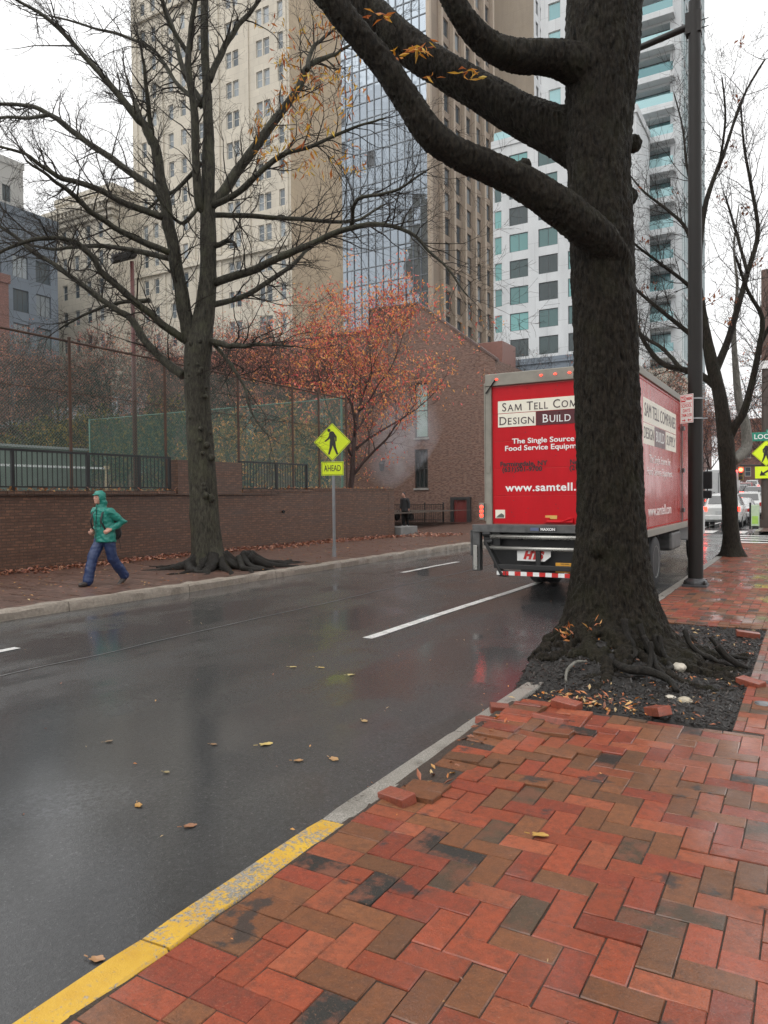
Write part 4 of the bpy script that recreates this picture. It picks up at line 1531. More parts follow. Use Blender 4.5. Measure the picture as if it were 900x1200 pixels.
# small sprays of yellow leaves still on the limbs
rg = random.Random(21)
g = MB()
gt_ = MB()
YEL = [(0.62, 0.33, 0.03), (0.58, 0.24, 0.02), (0.50, 0.16, 0.03), (0.60, 0.40, 0.06), (0.40, 0.11, 0.03)]
for (x, y, d, n) in ((490, 58, 7.75, 14), (545, 84, 7.8, 9), (500, 52, 7.9, 8), (434, 16, 7.8, 6), (462, 64, 7.8, 8), (560, 88, 7.7, 4), (450, 22, 7.8, 5), (500, 90, 7.8, 4)):
    p = P(x, y, d)
    gt_.tube([p + Vector((0, 0.25, 0.05)), p + Vector((0.03, 0.1, 0.03)), p], [0.006, 0.005, 0.003], 4, cap=False)
    for _ in range(n):
        dd = RT * rg.uniform(-1, 1) + UP * rg.uniform(-1.0, 0.35) + FW * rg.uniform(-0.6, 0.3)
        leaf_at(g, p + RT * rg.gauss(0, 0.05) + UP * rg.gauss(0, 0.025), dd, rg.uniform(0.09, 0.16), rg, YEL[rg.randrange(5)], 0.3, 0.26)
g.build('leaves', M['leaf'], tr, uv=False)
gt_.build('twig', M['bark_near'], tr, uv=False)

# root plate: a lumpy mass that spills over the kerb, and gnarled roots
def bump01(x): return max(0.0, min(1.0, x))
def root_z(x, y):
    dx, dy = (x + 1.75) / 1.0, (y - 7.6) / 1.75
    d = sqrt(dx * dx + dy * dy)
    n = noise.noise((x * 2.6, y * 2.6, 1.0)) * 0.5 + noise.noise((x * 6.5, y * 6.5, 5.0)) * 0.32 + noise.noise((x * 16, y * 16, 9.0)) * 0.24 + noise.noise((x * 38, y * 38, 9.0)) * 0.12
    z = 0.13 + 0.36 * max(0, 1 - d) ** 1.3 + 0.10 * n * bump01(1.5 - d)
    if x < KX - 0.02:                # falls away to the road beyond the kerb
        e = KX - 0.02 - x
        lim = 0.52 * max(0.0, 1 - ((y - 7.7) / 1.95) ** 2) ** 0.8
        z = z - max(0, e - lim * 0.55) * 1.7 - (0.25 if e > lim else 0)
    if y < PIT[2] + 0.12: z -= 0.04
    return z
g = MB()
gridsheet(g, lin(-2.95, PIT[1] + 0.005, 124), lin(PIT[2] - 0.01, PIT[3] + 0.005, 216), lambda x, y: max(-0.06, root_z(x, y)))
struct(g, 'tree_pit', M['mulch'], smooth=True)
rr = random.Random(13)
def root(an, L, r, wig=0.5, rise=0.0, start=0.34):
    pts = []
    a = an
    p = Vector((-1.86 + cos(a) * start, 7.75 + sin(a) * start * 0.9, 0))
    n = 15
    sink = 0.3
    for i in range(n):
        t = i / (n - 1)
        q = (r * (1 - t) ** 0.75 + 0.011) * (1 + 0.45 * noise.noise((t * 9, an * 7, 1)))
        z = max(0.03, root_z(p.x, p.y)) + q * (0.35 - 0.8 * t * t) + (0.20 * (1 - t) ** 8) + rise * sin(t * pi)
        pts.append((Vector((p.x, p.y, z)), q))
        a += rr.gauss(0, wig * 0.42)
        p = p + Vector((cos(a), sin(a), 0)) * (L / n)
        if p.x < -2.62: p.x = -2.62 + rr.uniform(0, 0.02)
        if p.x > PIT[1] - 0.06: p.x = PIT[1] - 0.06
        p.y = max(PIT[2] + 0.06, min(PIT[3] - 0.05, p.y))
    g = MB()
    bumpy_tube(g, catmull(pts, 4), 16, min(0.008, r * 0.13), 2.2, None, True, rr.uniform(0, 50))
    return g.build('root', M['root'], tr, smooth=True, uv=False)
def rootpath(an, L, r, wig, rise, start):
    pts = []
    a = an
    p = Vector((-1.86 + cos(a) * start, 7.75 + sin(a) * start * 0.9, 0))
    n = 15
    for i in range(n):
        t = i / (n - 1)
        q = (r * (1 - t) ** 0.75 + 0.014) * (1 + 0.6 * noise.noise((t * 7, an * 9, 1)))
        z = max(0.03, root_z(p.x, p.y)) + q * (0.1 - 0.7 * t * t) + (0.24 * (1 - t) ** 7) + rise * sin(t * pi)
        pts.append((Vector((p.x, p.y, z)), q))
        a += rr.gauss(0, wig * 0.42)
        p = p + Vector((cos(a), sin(a), 0)) * (L / n)
        if p.x < -2.45: p.x = -2.45 + rr.uniform(0, 0.02)
        if p.x > PIT[1] - 0.06: p.x = PIT[1] - 0.06
        p.y = max(PIT[2] + 0.06, min(PIT[3] - 0.05, p.y))
    return pts
for an, L, r in ((0.25, 1.35, 0.09), (0.0, 1.5, 0.075), (-0.3, 1.6, 0.085), (-0.7, 1.7, 0.085), (-1.05, 1.8, 0.065), (-1.25, 1.9, 0.09), (-1.6, 2.0, 0.075), (-1.85, 1.8, 0.10), (-2.2, 0.9, 0.10), (-2.6, 0.5, 0.09)):
    c = catmull(rootpath(an, L, r, 0.6, 0, 0.22), 3)
    TG.tube([p for p, q in c], [q for p, q in c], 12)
for k in range(150):                   # knots and burrs where the roots leave the trunk
    an = rr.uniform(-3.3, 0.9)
    ds = rr.uniform(0.42, 1.0)
    x, y = -1.86 + cos(an) * ds, 7.75 + sin(an) * ds * 1.1
    if x < -2.6 or x > -0.55: continue
    q = rr.uniform(0.03, 0.09)
    TG.ell((x, y, root_z(x, y) + max(0, 0.62 - ds) * 0.5), q, q * rr.uniform(0.7, 1.4), q * 0.8, 10, 8)
def bark_disp(p, n):
    low = bump01((0.95 - p.z) / 0.6)
    s = 1 - abs(n.z) * 0.6
    x, y, z = p.x, p.y, p.z
    big = noise.noise((x * 3.2, y * 3.2, z * 1.1)) * 0.016
    rid = abs(noise.noise((x * 22, y * 22, z * 5.0))) * -0.036 + 0.009
    fin = noise.noise((x * 44, y * 44, z * 20)) * 0.012
    lump = (noise.noise((x * 9, y * 9, z * 9)) * 0.020 + noise.noise((x * 24, y * 24, z * 24)) * 0.013) * low
    return (big + rid + fin) * (0.35 + 0.65 * s) + lump
fuse_bark(TG, 'trunk', M['bark_near'], tr, 0.0125, 7, bark_disp)
for k in range(9):                  # thin surface roots crossing one another
    root(rr.uniform(-1.7, 0.4), rr.uniform(0.5, 1.2), rr.uniform(0.010, 0.022), 0.8, rr.uniform(0, 0.02), rr.uniform(0.75, 1.2))
def bare_root(x0, y0, pts_):
    g = MB()
    c = [(Vector((x0 + a, y0 + b2, max(0.03, root_z(x0 + a, y0 + b2)) + dz)), r) for a, b2, dz, r in pts_]
    bumpy_tube(g, catmull(c, 5), 12, 0.003, 3.0)
    return g
bare_root(-1.72, 6.25, [(0.0, 0.26, 0.03, 0.012), (-0.07, 0.18, 0.06, 0.015), (-0.11, 0.06, 0.05, 0.016), (-0.10, -0.04, 0.02, 0.013), (-0.08, -0.10, -0.02, 0.010)]).build('bare_root', M['bark_pale'], tr, smooth=True, uv=False)
bare_root(-1.5, 6.3, [(0.0, 0.3, 0.05, 0.03), (0.14, 0.2, 0.08, 0.04), (0.3, 0.22, 0.08, 0.04), (0.46, 0.2, 0.06, 0.03), (0.55, 0.05, 0.02, 0.02)]).build('bare_root', M['root'], tr, smooth=True, uv=False)

# mulch chips over the pit and leaves caught among the roots
rg = random.Random(31)
g = MB()
for k in range(14000):
    x, y = rg.uniform(-2.5, PIT[1] - 0.01), rg.uniform(PIT[2] + 0.02, PIT[3] - 0.02)
    if x < KX - 0.02 and KX - 0.02 - x > 0.45 * max(0.0, 1 - ((y - 7.7) / 1.95) ** 2) ** 0.8: continue
    if (x + 1.86) ** 2 + (y - 7.75) ** 2 < 0.2: continue
    if rg.random() < 0.35 and x < -1.2: continue
    z = root_z(x, y) + rg.uniform(0.0, 0.014)
    L, w_ = rg.uniform(0.010, 0.048), rg.uniform(0.004, 0.010)
    Mx = Matrix.Translation((x, y, z)) @ Matrix.Rotation(rg.uniform(0, pi), 4, 'Z') @ Matrix.Rotation(rg.gauss(0, 0.4), 4, 'X') @ Matrix.Rotation(rg.gauss(0, 0.4), 4, 'Y')
    c = rg.uniform(0.003, 0.016) if rg.random() < 0.85 else rg.uniform(0.02, 0.05)
    g.obox(Mx, L, w_, w_ * 0.4, 0, (c * 1.2, c * 0.9, c * 0.7))
tag(g.build('mulch', M['litter'], None, loc=(-1.2, 7.5, 0.15), uv=False), 'black wood chips covering the tree pit', 'mulch', kind='stuff')
LIT = [(0.42, 0.15, 0.03), (0.34, 0.10, 0.03), (0.46, 0.24, 0.07), (0.24, 0.075, 0.03), (0.40, 0.28, 0.13), (0.18, 0.07, 0.035)]
def flatleaf(mb, p, size, rg, col, wid=0.42, tilt=0.35):
    a = rg.uniform(0, 2 * pi)
    d = Vector((cos(a), sin(a), rg.gauss(0, tilt)))
    s = Vector((-sin(a), cos(a), rg.gauss(0, tilt))).normalized()
    u = d.cross(s)
    m = p + d * size * 0.5
    w_ = size * wid
    mb.add([p, m + s * w_ * 0.5 + u * w_ * 0.25, p + d * size, m - s * w_ * 0.5 + u * w_ * 0.25, m], [(0, 4, 1), (1, 4, 2), (0, 3, 4), (3, 2, 4)], 0, col)
g = MB()
def litter(n, fx, size=(0.03, 0.085), z=root_z, wid=0.36, lift=0.008):
    for k in range(n):
        x, y = fx()
        c = LIT[rg.randrange(len(LIT))]
        q = rg.uniform(0.7, 1.3)
        flatleaf(g, Vector((x, y, z(x, y) + rg.uniform(0.002, 0.012) + lift)), rg.uniform(*size), rg, tuple(v * q for v in c), wid)
litter(170, lambda: (rg.uniform(-1.9, PIT[1]), rg.uniform(PIT[2], 7.2)), (0.02, 0.06))
litter(150, lambda: (rg.gauss(-1.5, 0.22), rg.gauss(5.75, 0.16)), (0.03, 0.08))
litter(90, lambda: (rg.gauss(-1.88, 0.06), rg.gauss(4.9, 0.35)), (0.03, 0.08), pave_z, 0.36, -0.012)
litter(40, lambda: (rg.gauss(-1.85, 0.05), rg.gauss(3.85, 0.12)), (0.03, 0.08), pave_z, 0.36, -0.02)
litter(60, lambda: (rg.uniform(-2.0, 0.8), rg.uniform(1.5, 5.2)), (0.008, 0.022), pave_z)
litter(60, lambda: (rg.uniform(-1.3, -0.5), rg.uniform(8.0, 9.7)), (0.03, 0.08))
litter(240, lambda: (KX - 0.11 - abs(rg.gauss(0, 0.07)), rg.uniform(1.2, 6.5)), (0.008, 0.03), road_z, 0.5, 0.003)
litter(60, lambda: (rg.uniform(-8, -2.3), rg.uniform(2, 12)), (0.015, 0.035), road_z, 0.4, 0.004)
for (x, y, d, n) in ((697, 745, 7.13, 60), (666, 742, 7.2, 22), (740, 749, 7.15, 14), (722, 756, 7.1, 8), (757, 757, 7.2, 6)):
    for _ in range(n):
        q = P(x + rg.gauss(0, 4), y + rg.gauss(0, 6), d + rg.uniform(-0.06, 0.04))
        c = LIT[rg.randrange(3)]
        leaf_at(g, q, Vector((rg.gauss(0, 1), rg.gauss(0, 1), rg.uniform(0.2, 1))), rg.uniform(0.05, 0.09), rg, c, 0.3, 0.3)
tag(g.build('leaf_litter', M['litter'], None, loc=(-1.6, 6, 0.15), uv=False), 'orange fallen leaves caught among the roots and loose bricks', 'leaves', kind='stuff')

# loose bricks and stones by the pit
def loose_brick(x, y, z, rz, tx, ty, label, dark=1.0, size=(0.2, 0.1, 0.06)):
    g = MB()
    g.box(-size[0] / 2, size[0] / 2, -size[1] / 2, size[1] / 2, 0, size[2], 0, tuple(v * dark for v in (0.28, 0.07, 0.04)))
    o = g.build('loose_brick', M['paver'], None, bevel=0.005)
    o.location = (x, y, z)
    o.rotation_euler = (tx, ty, rz)
    tag(o, label, 'brick', 'loose bricks around the tree pit')
def gp(px, py, z=0.15):
    v = ground(px, py, z)
    return v.x, v.y
for (px, py, zz, rz, tx, ty, lab, dk, sz) in (
    (772, 838, 0.17, -0.9, 0.12, -0.25, 'loose red brick lying alone on the black mulch', 1.0, (0.21, 0.105, 0.065)),
    (664, 832, 0.175, -0.25, 0.1, 0.05, 'lifted red brick at the edge of the pit nearest the bare pale root', 0.95, (0.21, 0.105, 0.06)),
    (644, 848, 0.165, -0.12, -0.22, 0.02, 'long tilted red brick in front of the pit edge', 1.0, (0.24, 0.1, 0.06)),
    (618, 832, 0.16, 0.2, -0.1, 0.06, 'dull red brick half sunk in leaves beside the kerb', 0.75, (0.2, 0.1, 0.06)),
    (585, 834, 0.165, 0.5, 0.08, 0.1, 'brick broken short on the kerb edge by the roots', 0.7, (0.14, 0.1, 0.06)),
    (578, 848, 0.16, 0.05, -0.16, 0.03, 'flat tipped brick along the kerb in front of the pit', 0.85, (0.24, 0.1, 0.05)),
    (466, 938, 0.16, -0.35, 0.12, -0.1, 'tipped brick beside the leaf filled gap at the kerb', 0.85, (0.2, 0.1, 0.055)),
    (880, 802, 0.155, -0.6, 0.1, 0.05, 'displaced brick at the right edge of the pit', 0.9, (0.22, 0.1, 0.06)),
    (876, 745, 0.16, 0.2, 0.05, 0.1, 'red brick lying at the far right corner of the pit', 0.8, (0.24, 0.1, 0.06))):
    x, y = gp(px, py)
    loose_brick(x, y, zz - 0.022 if zz < 0.175 else zz - 0.012, rz, tx, ty, lab, dk, sz)
def stone_(px, py, r, label, col, z=None, sq=0.6):
    x, y = gp(px, py)
    bm = bmesh.new()
    bmesh.ops.create_icosphere(bm, subdivisions=3, radius=r)
    for v in bm.verts:
        n = noise.noise(v.co * (1.6 / r) * 0.6 + Vector((px, py, 0))) * 0.35 + noise.noise(v.co * (4 / r) * 0.5) * 0.12
        v.co = v.co * (1 + n)
        v.co.z *= sq
        v.co.x *= 1.25
    me = bpy.data.meshes.new('stone')
    bm.to_mesh(me); bm.free()
    me.materials.append(plain('stone_' + label.split()[0], col, 0.5, var=0.3, scale=15, bump=0.3))
    o = bpy.data.objects.new('stone', me)
    COL.objects.link(o)
    o.location = (x, y, (root_z(x, y) if z is None else z) + r * sq * 0.35)
    tag(o, label, 'stone', 'stones around the tree pit')
stone_(795, 787, 0.055, 'pale upright stone between the roots on the right', (0.42, 0.38, 0.31), None, 0.8)
stone_(786, 815, 0.035, 'whitish flat stone on the mulch, left of a pair', (0.45, 0.41, 0.34), None, 0.5)
stone_(803, 819, 0.045, 'beige stone on the mulch, right of a pair', (0.36, 0.31, 0.23), None, 0.6)
stone_(553, 831, 0.06, 'grey stone lying in the road gutter before the roots', (0.14, 0.13, 0.12), 0.0, 0.5)
stone_(896, 826, 0.05, 'dark grey stone at the right edge of the brick strip', (0.15, 0.155, 0.16), 0.15, 0.4)

# ------------------------------------------------------------------ the tree on the opposite kerb
lt_base = Vector((-11.95, 12.75, 0.15))
lt = thing('street_tree', 'bare mossy street tree with many spreading limbs on the opposite kerb', 'tree', lt_base)
D = (lt_base - EYE).dot(FW)
ctrl = [(P(248, 676, D), 24 * D / FPX), (P(246, 662, D), 21 * D / FPX), (P(243, 640, D), 18.5 * D / FPX), (P(240, 600, D), 17 * D / FPX), (P(236, 540, D), 15.6 * D / FPX), (P(233, 490, D), 14.8 * D / FPX), (P(231, 440, D), 15 * D / FPX), (P(233, 408, D), 16 * D / FPX), (P(236, 385, D), 13.5 * D / FPX), (P(241, 355, D), 11.5 * D / FPX), (P(244, 320, D), 10 * D / FPX), (P(244, 280, D), 9.5 * D / FPX), (P(243, 240, D), 8.6 * D / FPX), (P(244, 190, D), 7.4 * D / FPX), (P(244, 150, D), 6.4 * D / FPX), (P(242, 100, D), 5.4 * D / FPX), (P(240, 50, D), 4.8 * D / FPX), (P(240, -10, D), 4 * D / FPX), (P(243, -80, D), 3 * D / FPX), (P(240, -160, D), 2 * D / FPX)]
g = MB()
def flare2(i, an, r, p):
    z = p.z - 0.15
    if z > 0.9: return r
    return r + max(0.0, (0.9 - z) / 0.9) ** 2.5 * 0.14 * (0.4 + cos(3 * an) * 0.5 + 0.4 * cos(5 * an + 1))
bumpy_tube(g, catmull(ctrl, 8), 40, 0.011, 1.0, flare2, True, 70)
rk = random.Random(4)
for k in range(26):
    y = rk.uniform(390, 600)
    x = 233 + (y - 440) * 0.045 + rk.uniform(-13, 13)
    r = rk.uniform(2.2, 4.6) * D / FPX
    dd = sqrt(max(0, (15 * D / FPX) ** 2 - ((x - 233 - (y - 440) * 0.045) * D / FPX) ** 2))
    g.ell(P(x, y, D - dd), r, r, r, 8, 6)
g.build('trunk', M['bark_green'], lt, smooth=True, uv=False)
LIMBS = [
    # (trace, depth change, leader?)
    ([(224, 402, 11), (214, 352, 10), (203, 292, 9), (195, 242, 8.2), (183, 180, 7), (172, 152, 6), (155, 130, 5.2), (115, 85, 4), (70, 35, 3), (25, 3, 2), (-30, -30, 1.2)], -1.2),
    ([(240, 246, 6), (233, 235, 6), (228, 150, 5.6), (222, 66, 4.4), (227, 15, 3.4), (232, -20, 2.6), (236, -80, 1.6)], -1.0),
    ([(247, 242, 7), (265, 220, 7.4), (300, 170, 6.6), (345, 110, 5.4), (362, 78, 4.2), (385, 66, 3), (404, 57, 2), (440, 30, 1)], 1.2),
    ([(360, 82, 3.6), (364, 62, 3), (378, 45, 2.2), (398, 30, 1.4)], 1.0),
    ([(243, 243, 4.8), (280, 225, 4.4), (330, 182, 3.6), (360, 174, 2.8), (415, 150, 2), (450, 140, 1.2)], -1.5),
    ([(245, 95, 4.8), (260, 60, 4.4), (280, 30, 3.6), (305, -2, 2.6), (330, -50, 1.6)], 0.6),
    ([(238, 122, 4), (218, 90, 3.6), (205, 45, 3), (190, 0, 2.4), (170, -60, 1.4)], 1.0),
    ([(222, 66, 3.4), (195, 20, 2.8), (185, -20, 2.2), (180, -80, 1.2)], -0.8),
    ([(236, 125, 3), (205, 95, 2.8), (175, 55, 2.4), (120, 35, 1.8), (60, 20, 1.2)], 1.6),
    ([(245, 253, 3.8), (280, 252, 3.6), (350, 257, 3), (412, 259, 2.2), (450, 240, 1.4)], 2.0),
    ([(250, 332, 6), (300, 314, 5.4), (360, 288, 4.6), (420, 265, 3.8), (470, 268, 2.8), (510, 299, 2), (548, 348, 1.0)], -2.2),
    ([(413, 263, 3), (418, 234, 2.6), (460, 224, 2), (497, 202, 1.2)], -2.0),
    ([(246, 358, 4.4), (290, 345, 3.8), (340, 312, 3), (364, 290, 1.8)], 1.4),
    ([(252, 288, 4), (262, 284, 3.6), (269, 281, 3.2)], -0.3),
    ([(246, 400, 5), (266, 405, 4.2), (286, 406, 3.4), (312, 403, 2.2), (345, 404, 1.2)], -1.6),
    ([(252, 405, 3), (268, 425, 2.6), (284, 450, 2), (293, 480, 1.6), (314, 512, 0.9)], -1.4),
    ([(190, 226, 5.2), (150, 200, 4.8), (100, 165, 4.2), (60, 135, 3.6), (30, 124, 2.8), (-10, 122, 2)], 1.2),
    ([(56, 135, 3), (28, 138, 2.4), (-10, 140, 1.6)], 1.0),
    ([(191, 255, 4.8), (140, 235, 4.4), (95, 215, 3.8), (62, 203, 3.2), (30, 181, 2.4), (-10, 170, 1.6)], -1.6),
    ([(198, 296, 4.6), (150, 275, 4.2), (110, 250, 3.8), (80, 224, 3.2), (58, 205, 2.4), (30, 190, 1.6)], -2.4),
    ([(198, 303, 4), (150, 292, 3.6), (100, 288, 3), (60, 292, 2.2), (20, 282, 1.2)], 2.0),
    ([(216, 398, 6), (190, 380, 5.4), (160, 355, 5), (125, 324, 4.4), (100, 293, 4), (72, 279, 3.4), (35, 282, 2.8), (-8, 300, 1.8)], -1.8),
    ([(215, 440, 7), (195, 425, 6), (172, 402, 5.4), (154, 375, 4.8), (128, 357, 4.2), (80, 322, 3.6), (40, 295, 3), (0, 265, 2.2), (-30, 240, 1.5)], 1.0),
    ([(175, 352, 3.4), (140, 355, 2.6), (105, 366, 2), (70, 385, 1.2)], 0.8),
    ([(178, 162, 3.6), (172, 110, 3), (167, 62, 1.6)], -0.6),
    ([(176, 168, 3.4), (160, 125, 2.8), (148, 90, 1.6)], 0.5),
    ([(236, 190, 3.2), (215, 215, 2.8), (190, 232, 2.2), (165, 250, 1.4)], 0.5),
    ([(238, 235, 3), (215, 262, 2.6), (200, 250, 2), (180, 225, 1.2)], -1.0),
]
rg = random.Random(17)
tips = []
gl, gtw = MB(), MB()
def limb_world(px, d0, dd):
    return catmull(limb_path(px, d0, d0 + dd), 5)
for px, dd in LIMBS:
    c = limb_world(px, D if abs(px[0][0] - 238) < 30 else D + dd * 0.4, dd)
    # a little natural wander
    k = rg.uniform(0, 99)
    c = [(p + Vector((noise.noise((i * 0.35, k, 0)), noise.noise((i * 0.35, k, 5)), noise.noise((i * 0.35, k, 9)))) * 0.05 * min(1, i / 6), r * (1 + 0.12 * noise.noise((i * 0.8, k, 2)))) for i, (p, r) in enumerate(c)]
    c = [(p, r * 0.84) for p, r in c]
    gl.tube([p for p, r in c], [r for p, r in c], 9)
    acc = 0.0
    for i in range(3, len(c)):
        acc += (c[i][0] - c[i - 1][0]).length
        step = 0.17
        while acc > step:
            acc -= step
            d = (c[i][0] - c[i - 1][0]).normalized()
            a = rg.uniform(0.5, 1.15)
            nd = d * cos(a) + perp(d, rg) * sin(a)
            nd.z += 0.12
            r = min(c[i][1] * 0.45, 0.02)
            twig(gtw, c[i][0], nd, rg.uniform(0.45, 1.5), max(0.0065, r), 2, rg, tips, 0.05, 0.5, (3, 4, 4), 0.5, 5, 3, rmin=0.0034)
    d = (c[-1][0] - c[-2][0]).normalized()
    twig(gtw, c[-1][0], d, 0.9, max(0.006, c[-1][1] * 0.8), 2, rg, tips, 0.0, 0.4, (3, 4, 5), 0.5, 5, 3, rmin=0.0034)
gl.build('limb', M['bark_green'], lt, smooth=True, uv=False)
tag(gtw.build('twig', M['bark_thin'], lt, uv=False), kind='stuff')
# the last yellow leaves at the ends of its right-hand limbs
g = MB()
rg = random.Random(9)
def img(p):
    v = p - EYE
    z = v.dot(FW)
    return 450 + FPX * v.dot(RT) / z, 600 - FPX * v.dot(UP) / z
cand = []
for p, d in tips:
    x, y = img(p)
    if 295 < x < 430 and 15 < y < 205: cand.append(p)
for _ in range(620):
    p = cand[rg.randrange(len(cand))]
    x, y = img(p)
    if rg.random() > 1.1 - abs(x - 360) / 110: continue
    leaf_at(g, p + Vector((rg.gauss(0, 0.04), rg.gauss(0, 0.04), rg.gauss(0, 0.04))), Vector((rg.gauss(0, 0.5), rg.gauss(0, 0.5), -0.7 + rg.gauss(0, 0.4))), rg.uniform(0.14, 0.25), rg, YEL[rg.randrange(5)], 0.3, 0.24)
g.build('leaves', M['leaf'], lt, uv=False)
# its roots
def wild_roots(parent, bx, by, n, L, r, seed, zf, lim, a0=0, a1=2 * pi, start=0.3, mat_='root'):
    rq = random.Random(seed)
    for k in range(n):
        a = a0 + (a1 - a0) * (k + rq.random() * 0.6) / n
        p = Vector((bx + cos(a) * start, by + sin(a) * start, 0))
        pts = []
        LL = L * rq.uniform(0.6, 1.25)
        R0 = r * rq.uniform(0.6, 1.2)
        for i in range(12):
            t = i / 11
            q = R0 * (1 - t) ** 0.8 + 0.015
            pts.append((Vector((p.x, p.y, zf(p.x, p.y) + q * (0.5 - t) + 0.22 * (1 - t) ** 6)), q))
            a += rq.gauss(0, 0.3)
            p = p + Vector((cos(a), sin(a), 0)) * LL / 12
            p.x = min(max(p.x, lim[0]), lim[1])
        g = MB()
        bumpy_tube(g, catmull(pts, 3), 10, 0.012, 1.5, None, True, rq.uniform(0, 9))
        g.build('root', M[mat_], parent, smooth=True, uv=False)
wild_roots(lt, lt_base.x, lt_base.y, 16, 1.5, 0.13, 6, lambda x, y: 0.15, (-13.8, LX - 0.3), 0, 2 * pi, 0.28)
wild_roots(lt, lt_base.x + 0.3, lt_base.y + 0.4, 10, 1.7, 0.09, 8, lambda x, y: 0.15, (-13.4, LX - 0.3), -0.6, 2.0, 0.4)

# ------------------------------------------------------------------ the smaller tree past the lamp post
t2_base = Vector((-1.80, 20.6, 0.15))
t2 = thing('street_tree', 'slender dark street tree on the near pavement just past the lamp post', 'tree', t2_base)
D2 = (t2_base - EYE).dot(FW)
k2 = D2 / FPX
ctrl = [(858, 656, 17), (858, 648, 13), (857, 630, 11), (855, 600, 10.2), (853, 560, 10.4), (851, 525, 10.8), (848, 495, 9.6), (842, 458, 8.6), (834, 425, 8), (828, 395, 6.6), (822, 360, 5.4), (818, 320, 4.6), (824, 256, 3.8), (834, 216, 3.2), (848, 180, 2.6), (872, 112, 1.8), (896, 70, 1.2)]
g = MB()
bumpy_tube(g, catmull([(P(x, y, D2), r * k2 * 0.88) for x, y, r in ctrl], 6), 24, 0.008, 1.2, lambda i, an, r, p: r + max(0, 0.45 - (p.z - 0.15)) ** 2 * 0.5 * (0.5 + 0.5 * cos(4 * an)), True, 33)
g.build('trunk', M['bark_near'], t2, smooth=True, uv=False)
L2 = [
    ([(838, 436, 5.6), (852, 402, 4.8), (860, 376, 4.2), (876, 320, 3.4), (888, 272, 2.8), (880, 216, 2.2), (872, 172, 1.6), (868, 120, 1)], 0.8),
    ([(855, 512, 6.5), (862, 498, 6), (872, 482, 5.4), (882, 445, 4.6), (890, 405, 4), (893, 372, 3.2), (876, 340, 2.4), (862, 300, 1.6)], -0.8),
    ([(890, 405, 3), (903, 380, 2.4), (920, 350, 1.8)], -0.5),
    ([(840, 455, 5), (822, 440, 4.6), (800, 433, 4.2), (780, 428, 3.8), (765, 415, 3.2), (750, 391, 2.6), (742, 365, 2), (735, 330, 1)], 1.2),
    ([(800, 434, 3), (776, 408, 2.6), (756, 396, 2), (744, 380, 1.4)], 1.4),
    ([(830, 408, 3.8), (802, 386, 3.2), (770, 360, 2.6), (742, 336, 1.8), (720, 310, 1)], 0.6),
    ([(821, 352, 3), (804, 332, 2.6), (770, 306, 2), (742, 284, 1.4), (725, 260, 0.8)], -0.8),
    ([(820, 312, 2.8), (804, 268, 2.4), (782, 246, 2), (755, 225, 1.5), (738, 205, 0.9)], 0.9),
    ([(823, 260, 2.2), (806, 200, 1.8), (800, 150, 1.2), (790, 110, 0.8)], 0.5),
    ([(842, 200, 2), (850, 140, 1.5), (846, 90, 0.9)], -0.7),
    ([(876, 320, 2.4), (862, 270, 1.8), (850, 230, 1.2)], 0.9),
]
rg = random.Random(23)
tips2 = []
gl, gtw = MB(), MB()
for px, dd in L2:
    c = limb_world(px, D2, dd)
    c = [(p, r * 0.85) for p, r in c]
    gl.tube([p for p, r in c], [r for p, r in c], 8)
    acc = 0
    for i in range(3, len(c)):
        acc += (c[i][0] - c[i - 1][0]).length
        while acc > 0.17:
            acc -= 0.17
            d = (c[i][0] - c[i - 1][0]).normalized()
            a = rg.uniform(0.4, 1.0)
            nd = d * cos(a) + perp(d, rg) * sin(a)
            nd.z += 0.25
            twig(gtw, c[i][0], nd, rg.uniform(0.5, 1.5), max(0.006, min(0.015, c[i][1] * 0.4)), 2, rg, tips2, 0.1, 0.35, (3, 4, 4), 0.5, 5, 3, rmin=0.004)
for x, y, r in ctrl[9:]:
    for _ in range(3):
        p = P(x, y, D2)
        twig(gtw, p, Vector((rg.gauss(0, 1), rg.gauss(0, 1), 0.6)), rg.uniform(0.6, 1.6), 0.012, 2, rg, tips2, 0.12, 0.35, (2, 3, 3), 0.5, 5, 3, rmin=0.0034)
gl.build('limb', M['bark_near'], t2, smooth=True, uv=False)
tag(gtw.build('twig', M['bark_thin'], t2, uv=False), kind='stuff')
g = MB()
c = limb_world([(859, 540, 6.5), (868, 533, 6.5), (875, 522, 6.2), (873, 495, 5.4), (866, 470, 4.6), (862, 430, 3.6), (860, 385, 2.6), (864, 335, 1.7), (860, 290, 1.0), (866, 240, 0.6)], D2, 1.2)
g.tube([p for p, r in c], [r for p, r in c], 9)
g.build('pale_limb', M['bark_pale'], t2, smooth=True, uv=False)
RUST = [(0.32, 0.11, 0.05), (0.26, 0.085, 0.04), (0.40, 0.17, 0.08), (0.22, 0.085, 0.055)]
rg = random.Random(41)
g = MB()
clus = [tips2[rg.randrange(len(tips2))][0] for _ in range(26)]
for p in clus:
    for _ in range(rg.randrange(3, 9)):
        leaf_at(g, p + Vector((rg.gauss(0, 0.07), rg.gauss(0, 0.07), rg.gauss(0, 0.07))), Vector((rg.gauss(0, 0.5), rg.gauss(0, 0.5), -0.8)), rg.uniform(0.09, 0.15), rg, RUST[rg.randrange(4)], 0.4, 0.5)
g.build('leaves', M['leaf'], t2, uv=False)

